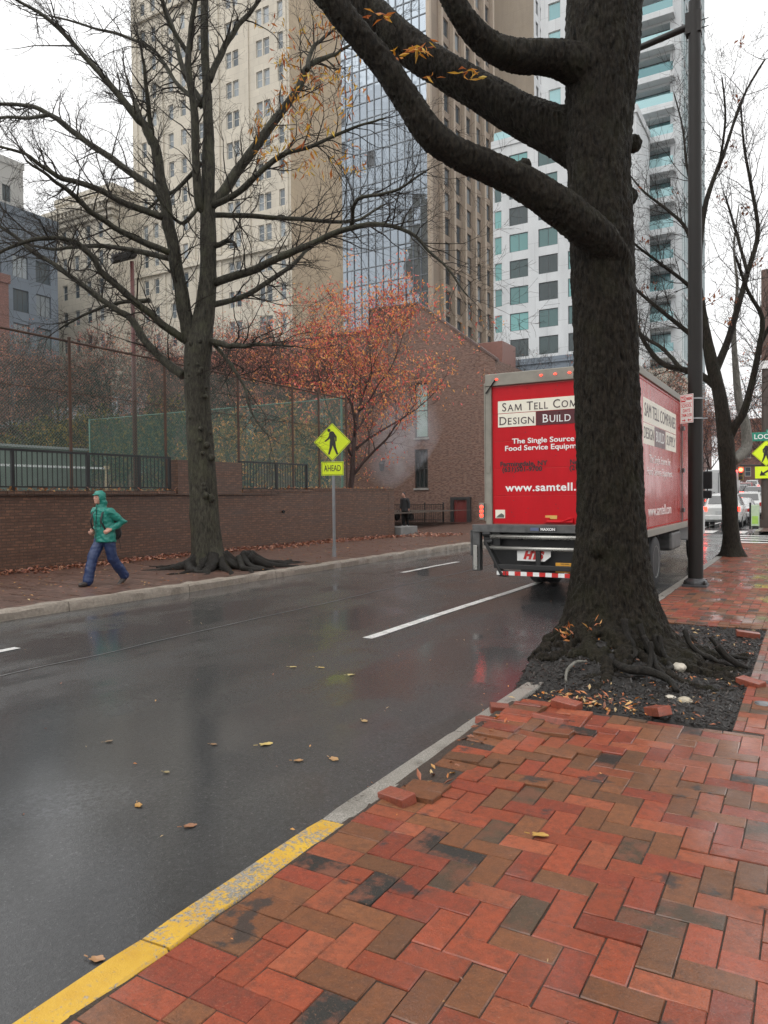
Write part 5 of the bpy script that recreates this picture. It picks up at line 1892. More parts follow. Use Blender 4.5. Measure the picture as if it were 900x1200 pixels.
# ------------------------------------------------------------------ background trees, each grown on its own
def grow_tree(label, base, h, spread, seed, bark, leafn=0, leafsize=0.12, cols=None, group=None, forks=6, lean=(0, 0), dens=5, rt=0.16, name='tree', lowest=0.25, rmin=0.006, level=2, cond=None, leafspread=0.3, cat='tree'):
    rg = random.Random(seed)
    base = Vector(base)
    root = thing(name, label, cat, base, 0, group)
    gt_, gtw = MB(), MB()
    tips = []
    pts = []
    p = base.copy()
    d = Vector((lean[0], lean[1], 1)).normalized()
    n = 9
    for i in range(n):
        t = i / (n - 1)
        pts.append((p.copy(), rt * (1 - 0.8 * t) * (1.35 if i == 0 else 1)))
        d = (d + Vector((rg.gauss(0, 0.10), rg.gauss(0, 0.10), 0.12))).normalized()
        p = p + d * (h * 0.78 / n)
    c = catmull(pts, 3)
    gt_.tube([q for q, r in c], [r for q, r in c], 9)
    for k in range(forks):
        t = lowest + (0.95 - lowest) * (k + rg.random() * 0.5) / forks
        i = min(len(c) - 2, int(t * len(c)))
        a = 2.4 * k + rg.uniform(-0.5, 0.5)
        out = Vector((cos(a), sin(a), rg.uniform(0.45, 1.0))).normalized()
        L = spread * (1.15 - 0.6 * t) * rg.uniform(0.8, 1.2)
        q = c[i][0].copy()
        lp = [(q.copy(), c[i][1] * 0.62)]
        m = 6
        for s in range(m):
            out = (out + perp(out, rg) * 0.22 + Vector((0, 0, 0.10))).normalized()
            q = q + out * L / m
            lp.append((q.copy(), max(0.012, c[i][1] * 0.62 * (1 - 0.85 * (s + 1) / m))))
        lc = catmull(lp, 2)
        gt_.tube([x for x, r in lc], [r for x, r in lc], 6)
        for s in range(2, len(lc)):
            for _ in range(max(1, dens // 3)):
                dd = (lc[s][0] - lc[s - 1][0]).normalized()
                an = rg.uniform(0.4, 1.1)
                nd = dd * cos(an) + perp(dd, rg) * sin(an) + Vector((0, 0, 0.2))
                twig(gtw, lc[s][0], nd, spread * rg.uniform(0.2, 0.42), max(rmin, min(0.03, lc[s][1] * 0.5)), level, rg, tips, 0.1, 0.4, (3, 4, 4), 0.5, 4, 3, rmin=rmin)
    gt_.build('trunk', bark, root, smooth=True, uv=False)
    tag(gtw.build('crown', bark, root, uv=False), kind='stuff')
    if leafn: 
        o = crown_leaves('leaves', tips, root, leafn, leafsize, cols, seed + 1, leafspread * 0.6, cond)
        tag(o, kind='stuff')
    return root, tips

RED = [(0.72, 0.20, 0.11), (0.78, 0.32, 0.08), (0.80, 0.42, 0.12), (0.68, 0.13, 0.12), (0.56, 0.09, 0.07), (0.78, 0.34, 0.20)]
MAUVE = [(0.40, 0.15, 0.12), (0.48, 0.19, 0.14), (0.30, 0.12, 0.105), (0.55, 0.24, 0.13)]
OLIVE = [(0.22, 0.16, 0.03), (0.30, 0.20, 0.04), (0.14, 0.12, 0.03), (0.34, 0.17, 0.04)]
grow_tree('orange and red leaved tree overhanging the end of the garden wall', (-19.6, 30.5, 0.9), 10.8, 5.8, 101, M['bark_mauve'], 8500, 0.15, RED, None, 14, (0.12, -0.02), 5, 0.17, lowest=0.24)
grow_tree('second red and amber tree behind the green end fence', (-23.4, 31.5, 0.9), 10.8, 5.0, 118, M['bark_mauve'], 6500, 0.13, RED[:2] + MAUVE + MAUVE, None, 13, (-0.02, 0), 5, 0.15, lowest=0.3)
G_ = 'mauve brown trees behind the tennis court'
for i, (x, y, h, s, sd_, lab) in enumerate([
    (-28.0, 33.0, 12.6, 5.0, 131, 'mauve twigged tree directly left of the red and amber tree'),
    (-33.5, 32.0, 12.0, 5.0, 132, 'mauve brown tree behind the left tree trunk'),
    (-38.5, 33.5, 12.5, 5.0, 133, 'mauve brown tree behind the dark red floodlight pole'),
    (-44.5, 32.5, 12.5, 5.4, 134, 'bushy brown tree between the fence post and the floodlight pole'),
    (-50.0, 34.0, 14.0, 6.0, 135, 'dense brown tree at the left edge below the grey block'),
    (-55.5, 33.0, 12.5, 6.0, 136, 'brown tree farthest left beyond the tennis backboard')]):
    grow_tree(lab, (x, y, 0.9), h, s, sd_, M['bark_mauve'] if i % 2 else M['bark_thin'], 4600, 0.14, MAUVE, G_, 13, (0, 0), 7, 0.17, lowest=0.2, leafspread=0.4, rmin=0.009)
for i, (x, y, lab) in enumerate([(-36.0, 29.2, 'dark olive shrub mass right of the backboard end'), (-40.5, 29.6, 'dark olive shrub mass behind the end of the backboard'), (-45.5, 30.0, 'olive and yellow shrub mass behind the backboard'), (-50.5, 30.5, 'olive shrub mass at the far left behind the backboard'), (-26.5, 29.2, 'yellowing shrub behind the middle of the green end fence'), (-21.5, 28.8, 'amber leaved shrub behind the right end of the green fence'), (-31.3, 29.2, 'olive green shrub behind the left end of the green fence')]):
    amber = x > -30
    grow_tree(lab, (x, y, 0.9), 5.6 if not amber else 5.0, 3.2 if not amber else 2.6, 160 + i, M['bark_thin'], 5200 if not amber else 2600, 0.2, (OLIVE + [(0.035, 0.042, 0.02)] * 7) if not amber else OLIVE + RED[1:3], 'shrubs behind the court', 11, (0, 0), 5, 0.09, name='shrub', lowest=0.08, rmin=0.008, level=1, leafspread=0.38, cat='shrub')
grow_tree('thin bare sapling in front of the white apartment block behind the truck', (-16.6, 47.0, 0.14), 13.5, 4.0, 210, M['bark_thin'], 60, 0.12, RUST, None, 9, (0, 0), 5, 0.12, lowest=0.42, rmin=0.008)
B_ = 'bare trees lining the far end of the street'
for i, (x, y, h, sd_, lab, ln) in enumerate([
    (-12.2, 49, 11.5, 221, 'bare tree at the far kerb just past the crossing', 500),
    (-11.8, 62, 12.5, 222, 'brown leaved tree at the far kerb beyond the parked cars', 2600),
    (-11.8, 76, 13.5, 223, 'rusty brown tree at the far kerb farther down the street', 3200),
    (-12.0, 92, 14.0, 224, 'rusty tree on the far kerb in front of the pale stone building', 3200),
    (-11.9, 110, 14.5, 229, 'rusty tree in front of the distant brick row house', 3200),
    (-1.3, 58, 13.0, 225, 'dark bare tree on the near pavement beyond the crossing', 700),
    (-1.5, 72, 14.5, 226, 'reddish brown tree farther along the near pavement', 3000),
    (-1.5, 88, 15.0, 230, 'reddish brown tree on the near pavement beyond the signal', 3200),
    (-1.5, 108, 15.0, 231, 'distant mauve brown tree on the near pavement', 3200),
    (-6.5, 165, 15.0, 227, 'distant reddish tree before the house at the street end', 3000),
    (-12.5, 140, 15.0, 228, 'distant reddish tree on the far kerb near the street end', 3000)]):
    grow_tree(lab, (x, y, 0.14 + hill(y)), h, 5.6, sd_, M['bark_thin'] if y < 70 else M['bark_mauve'], ln, 0.17, RUST + MAUVE, B_, 10, (-0.03 if x > -5 else 0.02, 0), 5, 0.17, lowest=0.26, rmin=0.011, leafspread=0.5)

# leaf drifts along the foot of the garden wall
rg = random.Random(51)
g = MB()
for k in range(5200):
    y = rg.uniform(4, 28.5)
    wx = -15.5 if y < 18 else (-15.5 + (y - 17.9) * 0.048 if y < 21.5 else -15.33 + (y - 21.5) * 0.127)
    x = wx + abs(rg.gauss(0, 0.28 if y < 17 else 0.38)) + 0.03
    if y > 26: x = rg.uniform(-14.8, -12.5)
    if y < 12 and rg.random() < 0.35: continue
    c = [(0.30, 0.11, 0.06), (0.36, 0.15, 0.09), (0.24, 0.08, 0.045), (0.40, 0.20, 0.12), (0.18, 0.07, 0.05)][rg.randrange(5)]
    flatleaf(g, Vector((x, y, 0.165 + rg.uniform(0, 0.04) * max(0, 1 - (x - wx) / 0.5))), rg.uniform(0.06, 0.12), rg, c, 0.6, 0.3)
for k in range(900):
    x, y = rg.uniform(-15.2, LX - 0.3), rg.uniform(4, 28)
    c = LIT[rg.randrange(len(LIT))]
    flatleaf(g, Vector((x, y, 0.172)), rg.uniform(0.04, 0.09), rg, c, 0.5, 0.15)
for k in range(900):
    y = rg.uniform(4, 26)
    if 15.2 < y < 17.9: continue
    wx = -15.5 if y < 18 else (-15.5 + (y - 17.9) * 0.048 if y < 21.5 else -15.33 + (y - 21.5) * 0.127)
    flatleaf(g, Vector((wx - rg.uniform(0.0, 0.32), y, (1.97 if y < 18 else 2.06) + rg.uniform(0, 0.03))), rg.uniform(0.05, 0.11), rg, LIT[rg.randrange(6)], 0.6, 0.5)
tag(g.build('fallen_leaves', M['litter'], None, loc=(-15.2, 16, 0.15), uv=False), 'drift of brown fallen leaves along the foot of the garden wall', 'leaves', kind='stuff')

# single leaves on the wet road
def lobed_leaf(px, py, size, rot, col, label, z=None):
    size *= 0.6
    col = tuple(v * 0.75 for v in col)
    x, y = gp(px, py, 0.0 if z is None else z)
    zz = (road_z(x, y) if z is None else z) + 0.006
    pts = []
    n = 22
    for i in range(n):
        a = 2 * pi * i / n
        r = size * 0.5 * (0.62 + 0.30 * abs(cos(2.5 * a)) + 0.08 * cos(a))
        pts.append((r * cos(a) * 1.25, r * sin(a) * 0.8))
    g = MB()
    vs = [(x_, y_, 0.010 * noise.noise((x_ * 30, y_ * 30, px)) * (size / 0.12) + 0.004) for x_, y_ in pts] + [(0, 0, 0.0)]
    g.add(vs, [(n, i, (i + 1) % n) for i in range(n)], 0, col)
    g.add([(x_, y_, z_ - 0.0015) for x_, y_, z_ in vs], [(n, (i + 1) % n, i) for i in range(n)], 0, col)
    g.bar((-size * 0.62, 0, 0.004), (-size * 0.95, size * 0.1, 0.004), 0.004, 0.003)
    g.c[-1] = col
    for q in range(len(g.c)):
        if g.c[q] is None: g.c[q] = col
    o = g.build('fallen_leaf', M['litter'], None, uv=False)
    o.location = (x, y, zz)
    o.rotation_euler = (0, 0, rot)
    tag(o, label, 'leaf', 'single leaves lying on the road')
for (px, py, s, ro, c, lab) in (
    (113, 1121, 0.10, 0.3, (0.46, 0.25, 0.12), 'pinkish brown leaf in the gutter beside the yellow kerb'),
    (222, 969, 0.11, 0.9, (0.30, 0.14, 0.07), 'brown leaf in the middle of the road, larger of a pair'),
    (162, 944, 0.10, -0.5, (0.45, 0.24, 0.06), 'thin tan leaf on the road beside the pale wet patch'),
    (195, 905, 0.07, 0.2, (0.28, 0.22, 0.10), 'small olive leaf on the road above the brown pair'),
    (311, 873, 0.15, 1.0, (0.62, 0.46, 0.16), 'pale yellow star shaped leaf on the road'),
    (250, 873, 0.08, 0.3, (0.34, 0.20, 0.10), 'small brown leaf left of the yellow star shaped leaf'),
    (349, 893, 0.10, 0.6, (0.42, 0.23, 0.10), 'brown leaf right of and below the yellow star shaped leaf'),
    (391, 891, 0.12, -0.2, (0.46, 0.27, 0.12), 'narrow tan leaf on the road nearest the grey kerb'),
    (343, 782, 0.12, 0.4, (0.62, 0.48, 0.20), 'pale leaf on the road left of the yellow reflection'),
    (376, 783, 0.12, 0.1, (0.60, 0.42, 0.15), 'pale leaf lying inside the yellow reflection'),
    (411, 792, 0.12, 0.8, (0.62, 0.50, 0.22), 'pale leaf on the road right of the yellow reflection'),
    (427, 846, 0.10, -0.4, (0.45, 0.30, 0.14), 'tan leaf on the dark road before the white line'),
    (127, 870, 0.09, 1.2, (0.24, 0.16, 0.09), 'dull leaf on the grey sheen at the left of the road')):
    lobed_leaf(px, py, s, ro, c, lab)
lobed_leaf(632, 980, 0.12, 0.3, (0.52, 0.30, 0.07), 'yellow lobed leaf lying on a dark paver', 0.155)

# ================================================================== the box truck
def truckred(name, c, rough=0.3, spec=0.5, dirt=(0.25, 0.16, 0.13)):
    t = NT(name)
    v = t.coord('Object')
    n = t.noise(t.coord('Object', (1, 1, 0.3)), 3.0, 6.0, 0.65)
    n2 = t.noise(v, 60, 3.0)
    c1 = t.mix(t.rng(n, 0.35, 0.7, 0, 0.5), c, tuple(x * 0.72 for x in c))
    c1 = t.mix(t.rng(n2, 0.68, 0.8, 0, 0.25), c1, dirt)
    t.set('Base Color', c1)
    t.set('Roughness', t.rng(n, 0.3, 0.7, rough - 0.08, rough + 0.12))
    t.set('Normal', t.bump(t.noise(v, 2.0, 3.0), 0.12, 0.05))
    t.set('Specular IOR Level', spec)
    return t.mat
M['truck_red'] = truckred('red_door_paint', (0.52, 0.003, 0.010), 0.42, 0.25)
M['truck_side'] = truckred('red_side_paint', (0.46, 0.022, 0.014), 0.18)
M['maroon'] = plain('maroon_vinyl', (0.075, 0.004, 0.008), 0.35)
M['ink'] = plain('black_ink', (0.014, 0.012, 0.014), 0.4)
M['navy_ink'] = plain('dark_ink', (0.035, 0.012, 0.02), 0.4)
M['white_ink'] = plain('white_lettering', (0.82, 0.82, 0.80), 0.4, var=0.03)
M['alu'] = plain('dull_aluminium', (0.235, 0.22, 0.185), 0.5, 0.2, var=0.2, scale=4)
M['gate_steel'] = plain('worn_gate_steel', (0.10, 0.10, 0.098), 0.42, 0.4, var=0.35, scale=9)
M['bright_steel'] = plain('bright_tube_steel', (0.40, 0.39, 0.36), 0.3, 0.75, var=0.15)
M['grime'] = plain('black_chassis', (0.013, 0.013, 0.013), 0.55, var=0.3)
M['rim'] = plain('pale_wheel_rim', (0.45, 0.45, 0.43), 0.4, 0.3, var=0.2)
M['reflector_red'] = plain('red_reflector', (0.5, 0.015, 0.012), 0.3)
M['reflector_white'] = plain('white_reflector', (0.72, 0.72, 0.70), 0.3)

TX0, TX1, TY0, TY1, TZ0, TZ1 = -4.95, -2.45, 12.12, 19.3, 1.0, 3.84
tk = thing('box_truck', 'large red box truck with a folded liftgate parked behind the foreground tree', 'truck', (-3.7, 15.5, 0))
TC = (TX0 + TX1) / 2
g = MB()
g.box(TX0 + 0.02, TX1 - 0.02, TY0 + 0.05, TY1, TZ0 + 0.12, TZ1 - 0.06)
g.build('cargo_box', M['truck_side'], tk, bevel=0.01)
g = MB()
g.box(TX0 - 0.012, TX1 + 0.012, TY0 + 0.12, TY1 + 0.01, TZ1 - 0.13, TZ1)
g.box(TX0 - 0.012, TX1 + 0.012, TY0 + 0.12, TY1 + 0.01, TZ0, TZ0 + 0.13)
g.build('edge_rail', M['alu'], tk, bevel=0.012)
g = MB()
g.box(TX1 + 0.002, TX1 + 0.02, 17.0, 17.06, TZ0 + 0.15, TZ1 - 0.15)
de = g.build('side_door_edge', M['gate_steel'], tk, bevel=0.004)
for z in (1.35, 2.2, 3.1):
    g = MB()
    g.box(TX1 + 0.003, TX1 + 0.06, 16.96, 17.12, z, z + 0.09)
    g.build('hinge', M['gate_steel'], de, bevel=0.004)
g = MB()
g.box(TX1 + 0.003, TX1 + 0.022, TY1 - 0.1, TY1 + 0.01, TZ0 + 0.15, TZ1 - 0.15)
g.build('corner_trim', M['gate_steel'], tk, bevel=0.004)
g = MB()
for z in (1.16, 3.66):
    y = TY0 + 0.2
    while y < TY1 - 0.1:
        g.ell((TX1 - 0.016, y, z), 0.008, 0.011, 0.011, 6, 4); y += 0.11
g.build('rivet', M['truck_side'], tk)
# rear frame
g = MB()
g.box(TX0, TX0 + 0.11, TY0, TY0 + 0.12, TZ0 + 0.18, TZ1 - 0.2)
g.box(TX1 - 0.11, TX1, TY0, TY0 + 0.12, TZ0 + 0.18, TZ1 - 0.2)
g.box(TX0, TX1, TY0 - 0.012, TY0 + 0.12, TZ1 - 0.2, TZ1 + 0.01)
g.box(TX0 - 0.03, TX0, TY0 + 0.003, TY0 + 0.1, 1.3, 3.7)
g.build('rear_frame', M['alu'], tk, bevel=0.012)
g = MB()
g.box(TX0 - 0.12, TX0 - 0.033, TY0 - 0.02, TY0 + 0.06, 1.33, 1.62)
g.box(TX0 + 0.02, TX0 + 0.085, TY0 - 0.01, TY0 - 0.0005, 2.14, 2.28)
g.build('lamp_box', M['alu'], tk, bevel=0.01)
g = MB()
for k in range(3):
    g.ell((TX0 - 0.075, TY0 - 0.025, 1.40 + 0.075 * k), 0.032, 0.012, 0.03, 12, 8)
g.build('tail_light', M['red_lamp'], tk, smooth=True)
for x in (TX0 + 0.22, TC - 0.24, TC, TC + 0.24, TX1 - 0.22):
    g = MB()
    g.ell((x, TY0 - 0.02, TZ1 - 0.09), 0.026, 0.013, 0.014, 10, 6)
    g.build('marker_light', M['red_lamp'], tk, smooth=True)
g = MB()
g.tube([(TX0 + 0.02, TY0 - 0.02, TZ1 - 0.32), (TX0 + 0.2, TY0 - 0.03, TZ1 - 0.1)], 0.012, 6)
g.build('grab_bar', M['black_metal'], tk)
# roll-up door of horizontal panels
DX0, DX1, DZ0, DZ1 = TX0 + 0.115, TX1 - 0.115, 1.27, 3.62
g = MB()
for k in range(5):
    a, b = DZ0 + (DZ1 - DZ0) * k / 5, DZ0 + (DZ1 - DZ0) * (k + 1) / 5
    g.box(DX0, DX1, TY0 + 0.045, TY0 + 0.08, a + 0.002, b - 0.002)
dr = g.build('roll_door', M['truck_red'], tk, bevel=0.005)
g = MB()
rg = random.Random(61)
for x in (DX0 + 0.36, TC - 0.52, TC + 0.0, TC + 0.52, DX1 - 0.36):
    for k in range(34):
        z = DZ0 + 0.05 + k * 0.068
        if rg.random() < 0.5 or 2.9 < z < 3.4: continue
        g.ell((x + (0.018 if k % 2 else -0.018), TY0 + 0.043, z), 0.0075, 0.004, 0.0075, 6, 4)
g.build('bolt', M['ink'], dr)
def rtext(s, cx, cz, size, mat_, width=None, name='lettering', y=TY0 + 0.041, **k):
    return text(name, s, size, mat_, tk, Vector((cx, y, cz)) - Vector(tk.location), (pi / 2, 0, 0), 0.002, width=width, **k)
def plate_(mb, x0, x1, z0, z1, y=TY0 + 0.038): mb.box(x0, x1, y, TY0 + 0.0449, z0, z1)
g = MB(); plate_(g, -4.73, -2.67, 3.165, 3.375); g.build('name_panel', M['cream_vinyl'], tk)
for a_, b_ in ((-4.73, -4.055), (-3.345, -2.67)):
    g = MB(); plate_(g, a_, b_, 2.925, 3.155); g.build('trade_panel', M['cream_vinyl'], tk)
g = MB(); plate_(g, -4.048, -3.352, 2.925, 3.155); g.build('build_panel', M['maroon'], tk)
SLAB = {}
def serif_line(s, x0, x1, zb, big, small, mat_, y):
    """small capitals with slab serifs: a large first letter, then smaller ones"""
    # measured by building each letter, then spacing them over the width
    objs, x = [], 0.0
    cur_gap = 0.17 * small
    first = True
    for ch in s:
        if ch == ' ':
            x += 0.42 * small; first = True; continue
        sz = big if first else small
        first = False
        o = text('lettering', ch, sz, mat_, tk, (0, 0, 0), (pi / 2, 0, 0), 0.002, align='LEFT', bold=0.0)
        if ch == 'M':                 # a wide roman M whose middle reaches the line
            gm = MB()
            gm.prism([(x_ * sz, y_ * sz) for x_, y_ in ((0, 0), (.07, 0), (.12, .52), (.37, 0), (.42, 0), (.67, .52), (.70, 0), (.82, 0), (.77, .68), (.66, .68), (.415, .17), (.17, .68), (.06, .68))], (0, 0, -0.002), (1, 0, 0), (0, 1, 0), (0, 0, 1), 0.004)
            om = gm.build('lettering', mat_, None, uv=False)
            bpy.data.objects.remove(o)
            o = om
        xs_ = [v.co.x for v in o.data.vertices]
        ys_ = [v.co.y for v in o.data.vertices]
        w_ = max(xs_) - min(xs_)
        lo = min(ys_)
        # slab serifs on the vertical stems
        stems = {'S': '', 'A': 'lr', 'M': '', 'T': 'c', 'E': 'l', 'L': 'l', 'C': '', 'O': '', 'P': 'l', 'N': 'lr', 'I': 'c', 'D': 'l', 'G': '', 'B': 'l', 'U': '', 'R': 'lr', 'Y': 'c', 'W': ''}
        tops = {'N': 'l', 'I': 'c', 'U': 'lr', 'Y': 'lr', 'E': 'l', 'L': 'l', 'P': 'l', 'D': 'l', 'B': 'l', 'R': 'l'}
        cap = max(ys_) - lo
        t_ = cap * 0.07
        bm = bmesh.new(); bm.from_mesh(o.data)
        def slab(cx, cz, hw):
            r = bmesh.ops.create_cube(bm, size=1.0)
            for v in r['verts']: v.co = Vector((cx + v.co.x * hw * 2, cz + v.co.y * t_, v.co.z * 0.0044))
        mn, mx = min(xs_), max(xs_)
        pos = {'l': mn + cap * 0.06, 'r': mx - cap * 0.06, 'c': (mn + mx) / 2}
        for c_ in stems.get(ch, ''): slab(pos[c_], lo + t_ / 2, cap * 0.10)
        for c_ in tops.get(ch, ''): slab(pos[c_], lo + cap - t_ / 2, cap * 0.10)
        bm.to_mesh(o.data); bm.free()
        for v in o.data.vertices:
            v.co.x -= mn; v.co.y -= lo
        objs.append((o, x, w_))
        x += w_ + cur_gap
    tot = x - cur_gap
    f = (x1 - x0) / tot
    me0 = None
    bm = bmesh.new()
    for o, px, w_ in objs:
        me = o.data
        for v in me.vertices: v.co.x = x0 + (v.co.x + px) * f
        bm.from_mesh(me)
        bpy.data.objects.remove(o)
    me = bpy.data.meshes.new('lettering')
    bm.to_mesh(me); bm.free()
    for v in me.vertices:
        v.co = Vector((v.co.x, -v.co.z, v.co.y))      # stand upright in the plane of the door
    me.materials.append(mat_)
    o = bpy.data.objects.new('lettering', me)
    COL.objects.link(o)
    o.parent = tk
    o.location = Vector((0, y, zb)) - Vector(tk.location)
    return o
serif_line('SAM TELL COMPANIES', -4.65, -2.80, 3.195, 0.205, 0.165, M['navy_ink'], TY0 + 0.036)
serif_line('DESIGN', -4.70, -4.085, 2.965, 0.20, 0.165, M['navy_ink'], TY0 + 0.036)
serif_line('BUILD', -3.93, -3.46, 2.965, 0.20, 0.165, M['white_ink'], TY0 + 0.036)
serif_line('SUPPLY', -3.31, -2.71, 2.965, 0.20, 0.165, M['navy_ink'], TY0 + 0.036)
rtext('T H E', -4.69, 3.27, 0.045, M['navy_ink']).rotation_euler = (pi / 2, -pi / 2, 0)
rtext('The Single Source for', -3.83, 2.672, 0.122, M['white_ink'], 1.30, bold=0.002)
rtext('Food Service Equipment', -3.895, 2.552, 0.122, M['white_ink'], 1.43, bold=0.002)
rtext('Farmingdale, NY', -4.28, 2.285, 0.115, M['ink'], 0.84, bold=0.003)
rtext('(631)501-9700', -4.305, 2.19, 0.115, M['ink'], 0.71, bold=0.003)
rtext('New York, NY', -3.15, 2.285, 0.115, M['ink'], 0.66, bold=0.003)
rtext('(212)', -3.365, 2.19, 0.115, M['ink'], 0.24, bold=0.003)
rtext('www.samtell.com', -3.79, 1.875, 0.185, M['white_ink'], 1.62, bold=0.004, spacing=1.08)
g = MB(); plate_(g, -4.79, -4.615, 1.355, 1.50); g.build('sticker', M['cream_vinyl'], tk)
g = MB(); g.prism([(-4.78, 1.365), (-4.63, 1.365), (-4.63, 1.41), (-4.68, 1.44), (-4.73, 1.41)], (0, TY0 + 0.0375, 0), (1, 0, 0), (0, 0, 1), (0, -1, 0), 0.001); g.build('sticker_print', plain('sticker_print', (0.10, 0.11, 0.09), 0.5), tk)
g = MB(); plate_(g, -3.90, -3.70, 1.345, 1.405); g.build('notice', plain('yellow_notice', (0.60, 0.40, 0.10), 0.4), tk)
# door handle: a red latch bar
g = MB()
g.tube([(-3.86, TY0 - 0.0, 1.30), (-3.42, TY0 - 0.0, 1.30)], 0.028, 8)
g.box(-3.92, -3.82, TY0 + 0.0, TY0 + 0.044, 1.275, 1.37); g.box(-3.52, -3.42, TY0 + 0.0, TY0 + 0.044, 1.275, 1.37)
g.tube([(-3.6, TY0 - 0.02, 1.30), (-3.44, TY0 - 0.03, 1.36)], 0.014, 6)
g.build('handle', M['truck_red'], dr, bevel=0.006)
# liftgate
lg_y = TY0 - 0.30
g = MB()
g.box(TX0 - 0.10, TX1 + 0.08, lg_y - 0.05, TY0 + 0.05, 1.17, 1.255)
g.build('platform', M['gate_steel'], tk, bevel=0.01)
g = MB()
g.box(TX0 - 0.10, TX1 + 0.08, lg_y - 0.075, lg_y - 0.052, 1.13, 1.26)
g.build('platform_edge', M['gate_steel'], tk, bevel=0.006)
g = MB(); g.box(-4.02, -3.88, lg_y - 0.08, lg_y - 0.0755, 1.165, 1.215); g.build('blue_label', plain('blue_label', (0.10, 0.12, 0.22), 0.4), tk)
g = MB(); g.box(-3.87, -3.58, lg_y - 0.08, lg_y - 0.0755, 1.155, 1.218); g.build('maker_label', M['ink'], tk)
rtext('MAXON', -3.725, 1.187, 0.06, M['white_ink'], 0.24, y=lg_y - 0.082, bold=0.002)
for x, s in ((TX0 - 0.06, 1), (TX1 + 0.04, -1)):
    g = MB()
    g.box(x - 0.07, x + 0.07, lg_y - 0.02, lg_y + 0.12, 0.46, 1.165)
    g.box(x - 0.10, x - 0.072, lg_y - 0.03, lg_y + 0.13, 0.72, 1.16)
    g.build('gate_column', M['gate_steel'], tk, bevel=0.01)
    g = MB()
    g.box(x - 0.035, x + 0.035, lg_y - 0.055, lg_y - 0.022, 0.48, 0.9)
    g.build('column_face', M['bright_steel'], tk, bevel=0.004)
    g = MB()
    q = x + 0.14 * s
    g.tube([(q, lg_y - 0.03, 1.10), (q + 0.14 * s, lg_y - 0.03, 1.10)], 0.05, 10)
    g.tube([(q + 0.02 * s, lg_y - 0.05, 0.95), (q + 0.18 * s, lg_y - 0.05, 0.98)], 0.035, 8)
    g.box(min(q, q + 0.3 * s), max(q, q + 0.3 * s), lg_y - 0.02, lg_y + 0.08, 0.9, 1.16)
    g.build('hinge_block', M['grime'], tk, bevel=0.01)
    g = MB()
    g.bar((q + 0.05 * s, lg_y - 0.04, 0.98), (q + 0.38 * s, lg_y - 0.1, 0.42), 0.11, 0.05)
    g.bar((q + 0.30 * s, lg_y - 0.04, 0.44), (q + 0.46 * s, lg_y - 0.1, 0.44), 0.08, 0.10)
    g.build('gate_arm', M['grime'], tk, bevel=0.01)
g = MB()
g.tube([(TX0 + 0.22, lg_y - 0.04, 1.055), (TX1 - 0.22, lg_y - 0.04, 1.055)], 0.038, 12)
g.build('torsion_tube', M['bright_steel'], tk, smooth=True)
g = MB()
g.tube([(TX0 + 0.16, lg_y - 0.06, 0.865), (TX1 - 0.16, lg_y - 0.06, 0.865)], 0.034, 12)
g.build('cross_tube', M['bright_steel'], tk, smooth=True)
g = MB()
g.box(TX0 + 0.2, TX1 - 0.2, lg_y + 0.13, lg_y + 0.2, 0.50, 1.12)
g.box(TX0 + 0.36, TX1 - 0.36, lg_y - 0.12, lg_y - 0.04, 0.52, 0.60)
g.build('gate_backing', M['grime'], tk, bevel=0.01)
g = MB()
n = 17
for i in range(n):
    a = TX0 + 0.36 + i * (TX1 - TX0 - 0.72) / n
    g.box(a, a + (TX1 - TX0 - 0.72) / n, lg_y - 0.132, lg_y - 0.1, 0.42, 0.485, i % 2)
g.build('striped_bar', [M['reflector_white'], M['reflector_red']], tk)
g = MB()
g.prism([(-4.27, 0.66), (-3.80, 0.66), (-3.70, 0.74), (-3.70, 0.835), (-4.27, 0.835)], (0, lg_y - 0.005, 0), (1, 0, 0), (0, 0, 1), (0, -1, 0), 0.012)
g.build('mud_flap', M['reflector_white'], tk)
rtext('HTS', -4.0, 0.75, 0.17, M['reflector_red'], 0.36, y=lg_y - 0.021, bold=0.012, shear=0.3)
g = MB()
g.box(-3.94, -3.86, lg_y - 0.06, lg_y + 0.0, 0.5, 0.84)
g.build('latch_post', M['grime'], tk)
g = MB()
g.box(-3.61, -3.30, lg_y - 0.05, lg_y - 0.035, 0.49, 0.65)
pl = g.build('licence_plate', plain('amber_plate', (0.62, 0.30, 0.025), 0.4), tk, bevel=0.004)
rtext('51086-MK', -3.455, 0.565, 0.09, M['ink'], 0.26, y=lg_y - 0.053, bold=0.002)
rtext('NEW YORK', -3.455, 0.632, 0.025, M['ink'], 0.14, y=lg_y - 0.053)
